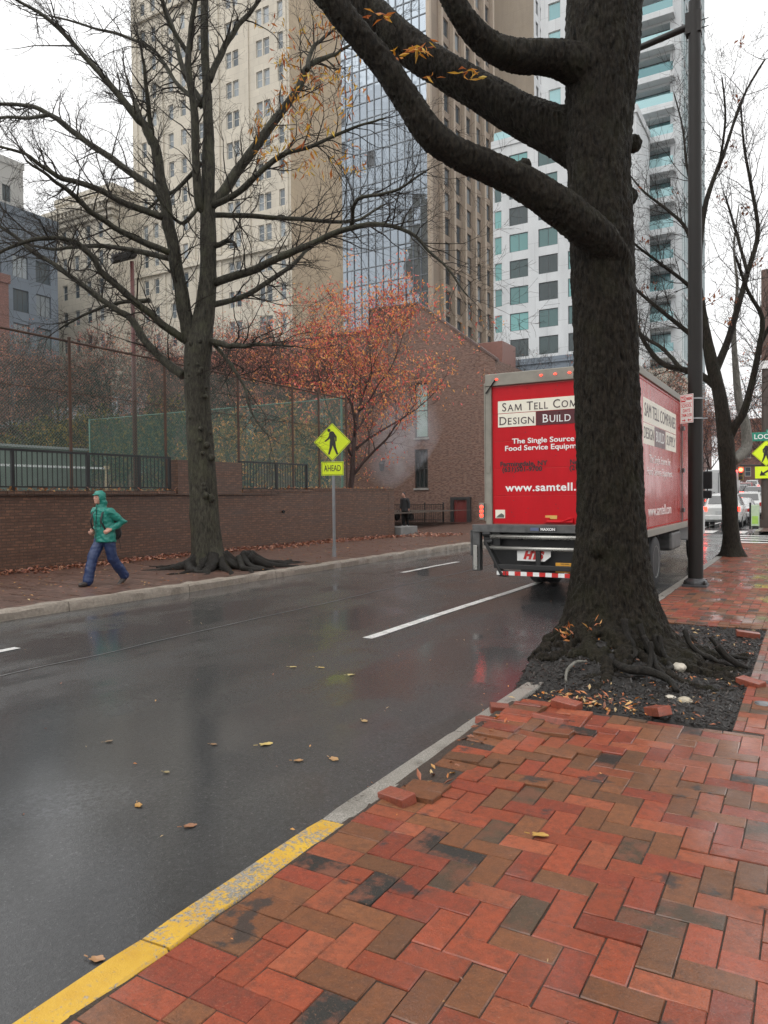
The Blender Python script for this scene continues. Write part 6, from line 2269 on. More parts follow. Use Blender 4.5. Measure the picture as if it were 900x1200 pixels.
# chassis and wheels
g = MB()
for x in (TC - 0.45, TC + 0.45): g.box(x - 0.05, x + 0.05, TY0 + 0.1, 21.5, 0.74, 0.98)
g.box(TX0 + 0.25, TX1 - 0.25, TY0 + 0.2, TY1, 0.985, 1.06)
for y in (13.2, 14.9, 16.2, 18): g.box(TC - 0.9, TC + 0.9, y, y + 0.1, 0.85, 0.97)
g.tube([(TC - 0.8, 14.45, 0.5), (TC + 0.8, 14.45, 0.5)], 0.11, 10)
g.build('chassis', M['grime'], tk)
for a_, b_ in ((TX1 - 0.55, TX1 - 0.1), (TX0 + 0.1, TX0 + 0.5)):
    g = MB()
    g.box(a_, b_, 16.4, 17.6, 0.55, 0.95)
    g.build('fuel_tank', M['gate_steel'], tk, bevel=0.06, seg=3)
def wheel_parts(parent, x, y, R, w_, side, mt, mr, rim=0.56):
    g = MB()
    h = w_ / 2
    prof = [(R * 0.55, -h), (R * 0.9, -h), (R * 0.975, -h * 0.8), (R, -h * 0.5), (R, h * 0.5), (R * 0.975, h * 0.8), (R * 0.9, h), (R * 0.55, h)]
    g.lathe(prof, (x, y, R), 32, axis='X')
    wh = g.build('wheel', mt, parent, rel=(parent is tk), auto=40)
    g = MB()
    s = side
    prof = [(0.001, h * 0.35 * s), (R * 0.18, h * 0.35 * s), (R * 0.2, h * 0.1 * s), (R * 0.42, h * 0.2 * s), (R * rim, h * 0.95 * s), (R * rim + 0.02, h * 1.02 * s), (R * rim + 0.02, h * 0.3 * s)]
    g.lathe(prof, (x, y, R), 28, axis='X')
    g.build('rim', mr, wh, rel=(parent is tk), auto=40)
    return wh
for y in (14.45,):
    for x, s in ((TX1 - 0.20, 1), (TX1 - 0.48, 1), (TX0 + 0.20, -1), (TX0 + 0.48, -1)): wheel_parts(tk, x, y, 0.49, 0.25, s, M['rubber'], M['rim'])
for x, s in ((TX1 - 0.24, 1), (TX0 + 0.24, -1)): wheel_parts(tk, x, 20.75, 0.49, 0.26, s, M['rubber'], M['rim'])
for x in (TX1 - 0.34, TX0 + 0.34):
    g = MB()
    g.box(x - 0.28, x + 0.28, 13.72, 13.735, 0.22, 0.98)
    g.build('mud_guard', M['rubber'], tk)
# side lettering
def stext(s, cy, cz, size, mat_, width, **k):
    return text('lettering', s, size, mat_, tk, Vector((TX1 - 0.0185, cy, cz)) - Vector(tk.location), (pi / 2, 0, pi / 2), 0.002, width=width, **k)
def splate(y0, y1, z0, z1, m_, name):
    g = MB(); g.box(TX1 - 0.0199, TX1 - 0.0192 + 0.0, y0, y1, z0, z1); g.build(name, m_, tk)
splate(12.98, 16.42, 2.97, 3.385, M['cream_vinyl'], 'side_name_panel')
splate(12.98, 14.0, 2.60, 2.955, M['cream_vinyl'], 'side_trade_panel')
splate(15.16, 16.42, 2.60, 2.955, M['cream_vinyl'], 'side_trade_panel')
splate(14.02, 15.14, 2.60, 2.955, M['maroon'], 'side_build_panel')
stext('SAM TELL COMPANIES', 14.72, 3.175, 0.33, M['navy_ink'], 3.25)
stext('DESIGN', 13.49, 2.78, 0.28, M['navy_ink'], 0.9)
stext('BUILD', 14.58, 2.78, 0.28, M['white_ink'], 0.85)
stext('SUPPLY', 15.79, 2.78, 0.28, M['navy_ink'], 1.05)
stext('The Single Source for', 14.6, 2.36, 0.2, M['white_ink'], 2.2)
stext('Food Service Equipment', 14.6, 2.14, 0.2, M['white_ink'], 2.6)
stext('www.samtell.com', 14.6, 1.44, 0.28, M['white_ink'], 2.4)
# cab
g = MB()
cw = 1.1
prof = [(19.45, 0.6), (22.3, 0.6), (22.35, 1.25), (21.6, 1.6), (21.05, 2.62), (19.45, 2.7)]
vs = [(TC - cw, y, z) for y, z in prof] + [(TC + cw, y, z) for y, z in prof]
n = len(prof)
g.add(vs, [tuple(range(n)), tuple(range(2 * n - 1, n - 1, -1))] + [(i, n + i, n + (i + 1) % n, (i + 1) % n) for i in range(n)])
cab = g.build('cab', M['white_paint'], tk, bevel=0.06, seg=3)
g = MB()
for s in (1, -1):
    x = TC + s * (cw + 0.004)
    g.prism([(19.75, 1.55), (21.35, 1.55), (20.95, 2.45), (19.75, 2.5)], (x - 0.004, 0, 0), (0, 1, 0), (0, 0, 1), (1, 0, 0), 0.008)
g.add([(TC - 0.95, 21.57, 1.72), (TC + 0.95, 21.57, 1.72), (TC + 0.9, 21.12, 2.55), (TC - 0.9, 21.12, 2.55)], [(0, 1, 2, 3)])
g.build('cab_window', M['glass_dark'], cab)
for s in (1, -1):
    g = MB()
    x = TC + s * (cw + 0.22)
    g.tube([(TC + s * cw, 21.0, 2.40), (x, 20.9, 2.42), (x, 20.9, 1.60), (TC + s * cw, 21.0, 1.62)], 0.016, 6)
    mi = g.build('mirror_arm', M['black_metal'], tk)
    g = MB()
    g.box(x - 0.12, x + 0.12, 20.84, 20.95, 1.86, 2.32)
    g.box(x - 0.11, x + 0.11, 20.84, 20.95, 1.62, 1.82)
    g.build('mirror', M['black_metal'], mi, bevel=0.03, seg=3)

# ================================================================== lamp post, signs, signal
lpx, lpy = -1.755, 13.75
lamp = thing('lamp_post', 'tall dark bronze lamp post on the near pavement beside the red truck', 'lamp post', (lpx, lpy, 0.15))
g = MB()
g.lathe([(0.125, 0.14), (0.122, 3.0), (0.112, 6.0), (0.098, 10.1), (0.001, 10.12)], (lpx, lpy, 0), 24)
g.build('pole', M['dark_metal'], lamp, auto=40)
g = MB()
g.box(lpx - 0.20, lpx + 0.20, lpy - 0.20, lpy + 0.20, 0.12, 0.19)
g.lathe([(0.20, 0.19), (0.19, 0.24), (0.15, 0.27), (0.13, 0.29)], (lpx, lpy, 0), 20)
g.build('base_plate', plain('lamp_base_iron', (0.05, 0.05, 0.052), 0.4, 0.3, var=0.3), lamp, bevel=0.01)
for dx in (-0.155, 0.155):
    for dy in (-0.155, 0.155):
        g = MB()
        g.lathe([(0.026, 0.19), (0.026, 0.225), (0.012, 0.226), (0.012, 0.26)], (lpx + dx, lpy + dy, 0), 6)
        g.build('bolt', M['dark_metal'], lamp)
g = MB()
g.tube([(lpx, lpy, 9.72), (lpx - 0.9, lpy, 9.60), (lpx - 1.75, lpy, 9.55)], [0.06, 0.055, 0.05], 10)
g.box(lpx - 0.14, lpx + 0.11, lpy - 0.09, lpy + 0.09, 9.55, 9.9)
g.build('arm', M['dark_metal'], lamp, smooth=False, auto=40)
g = MB()
g.box(lpx - 2.3, lpx - 1.72, lpy - 0.16, lpy + 0.16, 9.46, 9.60)
g.build('lamp_head', M['dark_metal'], lamp, bevel=0.03)
g = MB()
for z in (9.75, 9.62): g.tube([(lpx + 0.08, lpy, z), (lpx + 0.22, lpy, z + 0.01)], 0.008, 6)
g.build('peg', M['dark_metal'], lamp)

M['sign_white'] = plain('sign_white', (0.78, 0.77, 0.75), 0.35, var=0.04)
M['sign_red'] = plain('sign_red_print', (0.55, 0.02, 0.025), 0.35)
ps = thing('parking_sign', 'small white and red no parking sign strapped to the lamp post', 'sign', (lpx, lpy - 0.13, 2.9))
ang = radians(-36)
PSM = Matrix.Translation((lpx - 0.125, lpy - 0.10, 3.20)) @ Matrix.Rotation(ang, 4, 'Z')
g = MB()
g.obox(PSM, 0.29, 0.006, 0.49)
g.build('panel', M['sign_white'], ps, bevel=0.002)
def pstext(s, u, v_, size, m_, width, bold=0.0, dy=-0.0045):
    p = PSM @ Vector((u, dy, v_))
    return text('lettering', s, size, m_, ps, p - Vector(ps.location), (pi / 2, 0, ang), 0.0008, width=width, bold=bold)
g = MB()
for u0, u1, v0, v1 in ((-0.135, 0.135, 0.228, 0.234), (-0.135, 0.135, -0.234, -0.228), (-0.137, -0.131, -0.234, 0.234), (0.131, 0.137, -0.234, 0.234)):
    g.obox(PSM @ Matrix.Translation(((u0 + u1) / 2, -0.0036, (v0 + v1) / 2)), u1 - u0, 0.001, v1 - v0)
g.build('border', M['sign_red'], ps)
g = MB()
g.obox(PSM @ Matrix.Translation((-0.072, -0.0036, 0.168)), 0.10, 0.0011, 0.095)
g.build('red_block', M['sign_red'], ps)
pstext('NO', -0.072, 0.168, 0.085, M['sign_white'], 0.085, 0.002)
pstext('PARKING', 0.055, 0.168, 0.07, M['sign_red'], 0.125, 0.002)
g = MB()
g.obox(PSM @ Matrix.Translation((0, -0.0036, 0.10)), 0.25, 0.0011, 0.006)
g.build('rule', M['sign_red'], ps)
pstext('SCHOOL', 0, 0.052, 0.085, M['sign_red'], 0.22, 0.001)
pstext('DAYS', 0, -0.032, 0.08, M['sign_red'], 0.16, 0.001)
pstext('7AM-3:30', 0, -0.112, 0.08, M['sign_red'], 0.22, 0.001)
g = MB()
for s in (1, -1): g.prism([(0.02 * s, -0.195), (0.05 * s, -0.17), (0.05 * s, -0.187), (0.10 * s, -0.187), (0.10 * s, -0.203), (0.05 * s, -0.203), (0.05 * s, -0.22)][::(-1 if s > 0 else 1)], PSM @ Vector((0, -0.0035, 0)), PSM.to_3x3() @ Vector((1, 0, 0)), (0, 0, 1), PSM.to_3x3() @ Vector((0, -1, 0)), 0.0012)
g.build('arrow', M['sign_red'], ps)
g = MB()
for z in (3.03, 3.37):
    g.lathe([(0.124, z - 0.012), (0.132, z - 0.012), (0.132, z + 0.012), (0.124, z + 0.012)], (lpx, lpy, 0), 20)
    g.box(lpx + 0.12, lpx + 0.2, lpy - 0.012, lpy - 0.006, z - 0.012, z + 0.012)
g.build('band', M['steel'], ps)

M['fluoro'] = plain('fluorescent_yellow_green', (0.72, 0.88, 0.012), 0.45, var=0.02)
M['fluoro'].node_tree.nodes['Principled BSDF'].inputs['Emission Color'].default_value = (0.75, 0.92, 0.01, 1)
M['fluoro'].node_tree.nodes['Principled BSDF'].inputs['Emission Strength'].default_value = 0.0
def rotz(p, c, s): return (p[0] * c - p[1] * s, p[0] * s + p[1] * c)
def capsule2d(a, b, w0, w1, n=6):
    ax, ay, bx, by = *a, *b
    L = math.hypot(bx - ax, by - ay)
    dx, dy = (bx - ax) / L, (by - ay) / L
    th = atan2(dy, dx)
    pts = []
    for i in range(n + 1):
        t = th - pi / 2 + pi * i / n
        pts.append((bx + w1 * cos(t), by + w1 * sin(t)))
    for i in range(n + 1):
        t = th + pi / 2 + pi * i / n
        pts.append((ax + w0 * cos(t), ay + w0 * sin(t)))
    return pts
def diamond(parent, c, half, rz, walker=1):
    """a diamond warning sign with a rounded border and a walking figure; returns the panel"""
    Mx = Matrix.Translation(c) @ Matrix.Rotation(rz, 4, 'Z')
    ux, un = Mx.to_3x3() @ Vector((1, 0, 0)), Mx.to_3x3() @ Vector((0, -1, 0))
    def rd(h, r):
        pts = []
        for k in range(4):
            a = -pi / 2 + k * pi / 2
            cx, cy = (h - r * 1.414) * cos(a), (h - r * 1.414) * sin(a)
            for i in range(6):
                t = a - pi / 4 + (pi / 2) * i / 5
                pts.append((cx + r * cos(t), cy + r * sin(t)))
        return pts
    g = MB()
    g.prism(rd(half, half * 0.07), c - un * 0.004, ux, (0, 0, 1), un, 0.004)
    pnl = g.build('sign_panel', M['fluoro'], parent)
    g = MB()
    g.prism(rd(half, half * 0.07), c - un * 0.008, ux, (0, 0, 1), un, 0.0035)
    g.build('sign_back', M['steel'], parent)
    g = MB()
    o_, i_ = rd(half * 0.955, half * 0.06), rd(half * 0.925, half * 0.05)
    n = len(o_)
    q = lambda p, d: c + ux * p[0] + Vector((0, 0, p[1])) + un * d
    g.add([q(p, 0.001) for p in o_] + [q(p, 0.001) for p in i_], [(i, (i + 1) % n, n + (i + 1) % n, n + i) for i in range(n)])
    g.build('border', M['ink'], pnl)
    g = MB()
    parts = [capsule2d((-0.17, 0.62), (-0.17, 0.61), 0.085, 0.085, 8), capsule2d((-0.02, 0.42), (0.02, 0.06), 0.15, 0.13),
             capsule2d((-0.08, 0.40), (-0.20, 0.18), 0.055, 0.05), capsule2d((-0.20, 0.18), (-0.37, 0.05), 0.05, 0.038),
             capsule2d((0.07, 0.42), (0.20, 0.26), 0.06, 0.05), capsule2d((0.20, 0.26), (0.20, 0.06), 0.045, 0.036),
             capsule2d((-0.03, 0.02), (-0.08, -0.30), 0.10, 0.07), capsule2d((-0.08, -0.30), (-0.18, -0.62), 0.068, 0.05),
             capsule2d((0.07, 0.02), (0.13, -0.28), 0.10, 0.07), capsule2d((0.13, -0.28), (0.26, -0.62), 0.068, 0.05)]
    for k, pp in enumerate(parts):
        g.prism([(x * half * walker, y * half) for x, y in (pp if walker > 0 else pp[::-1])], c + un * 0.0005, ux, (0, 0, 1), un, 0.0008 + 0.0003 * k)
    g.build('walking_figure', M['ink'], pnl)
    return pnl, Mx, ux, un
sx, sy = -11.22, 16.66
cs = thing('crossing_sign', 'yellow diamond pedestrian warning sign with an ahead plate on the opposite kerb', 'sign', (sx, sy, 0.15))
g = MB()
g.box(sx - 0.03, sx + 0.03, sy + 0.01, sy + 0.045, 0.13, 3.55)
g.box(sx - 0.045, sx + 0.045, sy + 0.03, sy + 0.04, 0.13, 3.55)
g.build('post', M['steel'], cs)
g = MB(); g.box(sx - 0.045, sx + 0.045, sy, sy + 0.06, 0.13, 0.42); g.build('post_sleeve', M['steel'], cs)
rzs = radians(22)
diamond(cs, Vector((sx, sy - 0.004, 3.235)), 0.51, rzs)
c = Vector((sx, sy - 0.006, 2.52))
Mx = Matrix.Translation(c) @ Matrix.Rotation(rzs, 4, 'Z')
g = MB(); g.obox(Mx, 0.61, 0.006, 0.37); pq = g.build('ahead_plate', M['fluoro'], cs, bevel=0.003)
g = MB()
for u0, u1, v0, v1 in ((-0.285, 0.285, 0.158, 0.168), (-0.285, 0.285, -0.168, -0.158), (-0.29, -0.28, -0.168, 0.168), (0.28, 0.29, -0.168, 0.168)):
    g.obox(Mx @ Matrix.Translation(((u0 + u1) / 2, -0.0036, (v0 + v1) / 2)), u1 - u0, 0.001, v1 - v0)
g.build('border', M['ink'], pq)
p = Mx @ Vector((0, -0.0045, -0.0))
text('lettering', 'AHEAD', 0.23, M['ink'], pq, p - world_loc(pq), (pi / 2, 0, rzs), 0.0008, width=0.46, bold=0.002)

# signs and pole past the crossing at the right edge of the view
rx, ry = -1.88, 38.3
rp = thing('signal_pole', 'brown pole with a pale collar and a thick upper sleeve beyond the crossing', 'pole', (rx, ry, 0.13))
g = MB()
g.tube([(rx, ry, 0.1), (rx, ry, 7.4)], [0.20, 0.17], 14)
g.box(rx - 0.24, rx + 0.24, ry - 0.24, ry + 0.24, 0.1, 0.5)
g.build('pole', plain('brown_pole_paint', (0.06, 0.042, 0.034), 0.5), rp, auto=40)
g = MB(); g.tube([(rx, ry, 7.4), (rx, ry, 7.75)], [0.24, 0.24], 14); g.build('collar', M['sign_white'], rp, auto=40)
g = MB(); g.tube([(rx, ry, 7.75), (rx, ry, 11.9)], [0.20, 0.20], 14); g.build('sleeve', plain('sleeve_brown', (0.11, 0.06, 0.045), 0.5), rp, auto=40)
cs2 = thing('crossing_sign', 'yellow diamond pedestrian sign with an arrow plate at the right edge beyond the crossing', 'sign', (rx, ry - 0.3, 2.5))
diamond(cs2, Vector((rx + 0.03, ry - 0.31, 3.55)), 0.60, 0.0, -1)
g = MB(); g.box(rx - 0.43, rx + 0.49, ry - 0.316, ry - 0.308, 2.40, 2.94); ap = g.build('arrow_plate', M['fluoro'], cs2)
g = MB(); g.prism([(-0.27, -0.15), (0.02, -0.14), (-0.08, -0.07), (0.2, 0.1), (0.14, 0.17), (-0.13, -0.01), (-0.2, 0.09)], (rx + 0.03, ry - 0.3165, 2.67), (1, 0, 0), (0, 0, 1), (0, -1, 0), 0.002); g.build('arrow', M['ink'], ap)
g = MB()
for z in (2.65, 3.3, 3.8): g.box(rx - 0.03, rx + 0.03, ry - 0.305, ry - 0.18, z, z + 0.05)
g.build('bracket', M['steel'], cs2)
M['street_green'] = plain('street_sign_green', (0.008, 0.22, 0.14), 0.35, var=0.03)
ssn = thing('street_sign', 'green street name sign above the crossing sign on the brown pole', 'sign', (rx, ry - 0.3, 4.3))
Mx = Matrix.Translation((rx + 0.12, ry - 0.29, 4.32)) @ Matrix.Rotation(radians(8), 4, 'Z')
g = MB()
g.obox(Mx @ Matrix.Translation((0, 0, -0.02)), 1.75, 0.02, 0.40)
g.obox(Mx @ Matrix.Translation((0.25, 0.002, 0.22)), 0.7, 0.018, 0.14)
g.build('panel', M['street_green'], ssn, bevel=0.01)
p = Mx @ Vector((-0.60, -0.012, -0.03))
text('lettering', 'LOCUST', 0.30, M['sign_white'], ssn, p - Vector(ssn.location), (pi / 2, 0, radians(8)), 0.002, align='LEFT', bold=0.006, xs=1.0)
g = MB(); g.obox(Mx @ Matrix.Translation((-0.74, -0.0125, -0.03)), 0.13, 0.003, 0.2); g.build('emblem', M['sign_white'], ssn)
g = MB(); g.obox(Mx @ Matrix.Translation((0.02, -0.012, 0.2)), 0.1, 0.003, 0.1); g.build('emblem', M['sign_white'], ssn)
nb = thing('news_box', 'narrow green and white box standing at the foot of the brown pole', 'box', (-2.25, 37.4, 0.13))
g = MB(); g.box(-2.42, -2.1, 37.2, 37.55, 0.25, 1.2); g.build('body', plain('pale_green_box', (0.42, 0.52, 0.36), 0.5), nb, bevel=0.02)
g = MB(); g.box(-2.38, -2.14, 37.19, 37.2, 0.35, 0.7); g.build('panel', plain('lime_panel', (0.30, 0.50, 0.08), 0.5), nb)
g = MB(); g.box(-2.5, -2.43, 37.25, 37.5, 0.1, 1.3); g.build('side_frame', M['black_metal'], nb)
g = MB(); g.box(-2.38, -2.12, 37.22, 37.5, 0.12, 0.25); g.build('plinth', M['black_metal'], nb)

ts_ = thing('traffic_signal', 'traffic signal showing red on an arm over the lanes beyond the parked cars', 'traffic light', (-1.2, 66, 0.13))
g = MB()
g.tube([(-1.2, 66, 0.3), (-1.2, 66, 4.0)], 0.1, 10)
g.tube([(-1.2, 66, 3.85), (-5.1, 66, 3.95)], 0.06, 8)
g.build('mast', M['black_metal'], ts_)
g = MB(); g.box(-5.20, -4.84, 65.8, 66.05, 2.75, 3.85); g.build('housing', plain('signal_yellow', (0.18, 0.12, 0.02), 0.5), ts_, bevel=0.03)
g = MB(); g.lathe([(0.001, -0.03), (0.16, -0.02), (0.17, 0.0)], (-5.02, 65.77, 3.60), 14, axis='Y'); g.build('red_light', glow('signal_red', (1.0, 0.02, 0.01), 30), ts_)
g = MB()
for z in (3.28, 2.96): g.lathe([(0.001, -0.02), (0.13, -0.01), (0.14, 0.0)], (-5.02, 65.79, z), 14, axis='Y')
g.build('dark_lens', M['ink'], ts_)

# ================================================================== cars down the street
def make_car(kind, paint, label, loc, rz=0.0, group=None, lit=True, detail=True):
    suv = kind == 'suv'
    root = thing('parked_car' if group is None or 'parked' in group else 'car', label, 'car', loc, rz, group)
    if suv: st = [(-2.25, 0.80, 0.86, 0.74, 0.42, 0.98, 1.0), (-2.2, 0.86, 0.89, 0.78, 0.36, 1.02, 1.04), (-2.1, 0.88, 0.90, 0.68, 0.30, 1.04, 1.20), (-1.85, 0.88, 0.91, 0.64, 0.28, 1.05, 1.66), (-1.2, 0.88, 0.92, 0.64, 0.28, 1.05, 1.74), (0.1, 0.88, 0.92, 0.64, 0.28, 1.05, 1.73), (0.55, 0.88, 0.92, 0.62, 0.28, 1.05, 1.60), (1.15, 0.88, 0.91, 0.74, 0.28, 1.04, 1.10), (2.0, 0.86, 0.87, 0.72, 0.3, 0.92, 0.96), (2.25, 0.74, 0.76, 0.6, 0.4, 0.78, 0.8)]
    else: st = [(-2.3, 0.76, 0.80, 0.66, 0.40, 0.88, 0.9), (-2.2, 0.84, 0.86, 0.72, 0.34, 0.95, 0.98), (-1.7, 0.86, 0.88, 0.66, 0.26, 0.98, 1.06), (-1.0, 0.86, 0.89, 0.58, 0.24, 0.96, 1.40), (-0.3, 0.86, 0.89, 0.57, 0.24, 0.95, 1.46), (0.4, 0.86, 0.89, 0.57, 0.24, 0.94, 1.40), (1.15, 0.86, 0.88, 0.70, 0.24, 0.93, 1.0), (2.0, 0.84, 0.84, 0.7, 0.28, 0.82, 0.86), (2.3, 0.72, 0.74, 0.56, 0.38, 0.66, 0.68)]
    vs, fs = [], []
    for (y, wb, wm, wr, zb, zl, zr) in st:
        vs += [(-wb, y, zb), (-wm, y, (zb + zl) / 2), (-wm * 0.975, y, zl), (-wr, y, zr), (0, y, zr + 0.02), (wr, y, zr), (wm * 0.975, y, zl), (wm, y, (zb + zl) / 2), (wb, y, zb)]
    k = 9
    for i in range(len(st) - 1):
        for j in range(k - 1): fs.append((i * k + j, i * k + j + 1, (i + 1) * k + j + 1, (i + 1) * k + j))
        fs.append((i * k + k - 1, i * k, (i + 1) * k, (i + 1) * k + k - 1))
    fs.append(tuple(range(k - 1, -1, -1)))
    fs.append(tuple((len(st) - 1) * k + j for j in range(k)))
    fs = [f[::-1] for f in fs]
    g = MB(); g.add(vs, fs)
    body = g.build('body', paint, root, rel=False, auto=38)
    sub = body.modifiers.new('bevel', 'BEVEL'); sub.width = 0.04; sub.segments = 2; sub.limit_method = 'ANGLE'; sub.angle_limit = radians(30)
    GL = M['glass_dark']
    def L(i, wz):                      # point on the greenhouse at station i, wz 0 belt .. 1 roof, right side
        y, wb, wm, wr, zb, zl, zr = st[i]
        return Vector((wm * 0.975 + (wr - wm * 0.975) * wz, y, zl + (zr - zl) * wz))
    idx = [3, 4, 5, 6] if suv else [3, 4, 5]
    for s in (1, -1):
        g = MB()
        for a, b in zip(idx[:-1], idx[1:]):
            q = [L(a, 0.1), L(b, 0.1), L(b, 0.86), L(a, 0.86)]
            q[0].y += 0.05; q[3].y += 0.05; q[1].y -= 0.05; q[2].y -= 0.05
            o_ = Vector((0.03, 0, 0.012))
            q = [Vector((s * (v.x + 0.012), v.y, v.z + 0.01)) for v in q]
            g.quad(*(q if s > 0 else q[::-1]))
        g.build('side_window', GL, root, rel=False)
    g = MB()
    a, b = (2, 3) if suv else (2, 3)
    A, B = L(a, 0.55 if suv else 0.2), L(b, 0.86)
    wA, wB = A.x - 0.08, B.x - 0.06
    nrm = Vector((0, -(B.z - A.z), (B.y - A.y))).normalized() * 0.02
    if suv: A, B = Vector((A.x, -2.115, 1.20)), Vector((B.x, -1.895, 1.60)); wA, wB = 0.62, 0.56
    g.quad(Vector((-wA, A.y, A.z)) + nrm, Vector((wA, A.y, A.z)) + nrm, Vector((wB, B.y, B.z)) + nrm, Vector((-wB, B.y, B.z)) + nrm)
    g.build('rear_window', GL, root, rel=False)
    yb = st[0][0]
    for s in (1, -1):
        g = MB()
        if suv: g.box(min(s * 0.66, s * 0.87), max(s * 0.66, s * 0.87), yb - 0.03, yb + 0.22, 0.82, 1.06)
        else: g.box(min(s * 0.52, s * 0.82), max(s * 0.52, s * 0.82), yb - 0.03, yb + 0.12, 0.68, 0.86)
        g.build('tail_light', M['red_lamp'] if lit else M['red_lens'], root, rel=False, bevel=0.03)
    g = MB(); g.box(-0.84, 0.84, yb - 0.09, yb + 0.1, 0.38, 0.64); g.build('bumper', paint, root, rel=False, bevel=0.05, seg=3)
    g = MB(); g.box(-0.26, 0.26, yb - 0.03 - (0.0), yb + 0.02, 0.70, 0.84); g.build('licence_plate', plain('plate', (0.35, 0.36, 0.36), 0.5) if 'plate_m' not in M else M['plate_m'], root, rel=False)
    for x, s in ((0.80, 1), (-0.80, -1)):
        for y in ((-1.35, 1.4)):
            wheel_parts(root, x, y, 0.35 if suv else 0.32, 0.22, s, M['rubber'], M['rim'], 0.66)
    if suv:
        g = MB()
        for s in (1, -1): g.tube([(s * 0.58, -1.5, 1.80), (s * 0.58, 0.2, 1.80)], 0.02, 6); g.box(s * 0.58 - 0.02, s * 0.58 + 0.02, -1.5, -1.42, 1.7, 1.8); g.box(s * 0.58 - 0.02, s * 0.58 + 0.02, 0.12, 0.2, 1.7, 1.8)
        g.build('roof_rack', M['black_metal'], root, rel=False)
    return root
M['plate_m'] = plain('plate', (0.35, 0.36, 0.36), 0.5)
def carpaint(n, c, metal=0.2): return plain(n, c, 0.25, metal, var=0.05, coat=0.6)
M['p_white'] = carpaint('white_car_paint', (0.46, 0.47, 0.46), 0.0)
M['p_silver'] = carpaint('silver_car_paint', (0.42, 0.42, 0.42), 0.3)
M['p_black'] = carpaint('black_car_paint', (0.015, 0.016, 0.018), 0.1)
M['p_blue'] = carpaint('dark_blue_car_paint', (0.03, 0.045, 0.08), 0.2)
M['p_red'] = carpaint('dark_red_car_paint', (0.20, 0.02, 0.02), 0.2)
PK = 'cars parked along the near kerb'
make_car('suv', M['p_white'], 'white sport utility car with lit tail lights parked behind the slender tree', (-4.02, 43.2, 0), 0, PK)
make_car('sedan', M['p_silver'], 'silver car parked directly ahead of the white sport utility car', (-3.75, 48.9, 0), 0, PK, False)
make_car('suv', M['p_white'], 'white car, second in the kerb row beyond the silver one', (-3.6, 54.6, 0.08), 0, PK, False)
make_car('sedan', M['p_black'], 'black car parked farthest along the near kerb', (-3.55, 60.4, 0.25), 0, PK, False)
TF = 'queue of cars waiting at the distant red signal'
for i, (k, p, x, y, lab) in enumerate([
    ('suv', 'p_black', -5.7, 76, 'black sport utility car in the queue with bright brake lights'),
    ('sedan', 'p_blue', -6.2, 83, 'dark blue car in the queue behind the distant signal'),
    ('sedan', 'p_silver', -8.9, 86, 'silver car waiting in the left lane of the queue'),
    ('suv', 'p_red', -6.3, 90, 'dark red car far along the queue'),
    ('sedan', 'p_black', -6.6, 98, 'black car between the dark red car and the silver tall car'),
    ('suv', 'p_silver', -6.7, 106, 'silver tall car near the head of the queue'),
    ('sedan', 'p_white', -8.9, 112, 'white car in the left lane at the head of the queue'),
    ('suv', 'p_black', -4.3, 70, 'dark tall car stopped by the kerb near the signal')]):
    make_car(k, M[p], lab, (x, y, hill(y)), 0, TF, True)
bv = thing('delivery_truck', 'plain white delivery truck stopped ahead of the white sport utility car', 'truck', (-6.3, 66, 0))
BVZ = hill(66)
g = MB(); g.box(-7.35, -5.25, 63, 68.2, 0.7, 3.15); g.build('cargo_box', M['white_paint'], bv, bevel=0.05)
g = MB()
g.box(-7.25, -6.33, 62.96, 62.999, 0.85, 2.95); g.box(-6.27, -5.35, 62.96, 62.999, 0.85, 2.95)
bd = g.build('rear_door', M['white_paint'], bv, bevel=0.01)
g = MB()
for x in (-6.38, -6.22): g.tube([(x, 62.94, 0.9), (x, 62.94, 2.9)], 0.02, 6)
g.build('lock_bar', M['black_metal'], bd)
for x in (-7.28, -5.32):
    g = MB(); g.box(x - 0.06, x + 0.06, 62.94, 63.0, 0.66, 0.8); g.build('tail_light', M['red_lamp'], bv)
g = MB(); g.box(-7.2, -5.4, 68.21, 69.9, 0.5, 2.3); g.build('cab', M['white_paint'], bv, bevel=0.15)
g = MB()
for y in (64.2, 69.0):
    for x in (-7.1, -5.5): g.lathe([(0.2, -0.12), (0.42, -0.12), (0.42, 0.12), (0.2, 0.12)], (x, y, 0.42), 20, axis='X')
g.build('wheel', M['rubber'], bv)
g = MB(); g.box(-7.3, -5.3, 62.9, 62.95, 0.5, 0.62); g.build('bumper', M['black_metal'], bv)

bv.location.z = BVZ

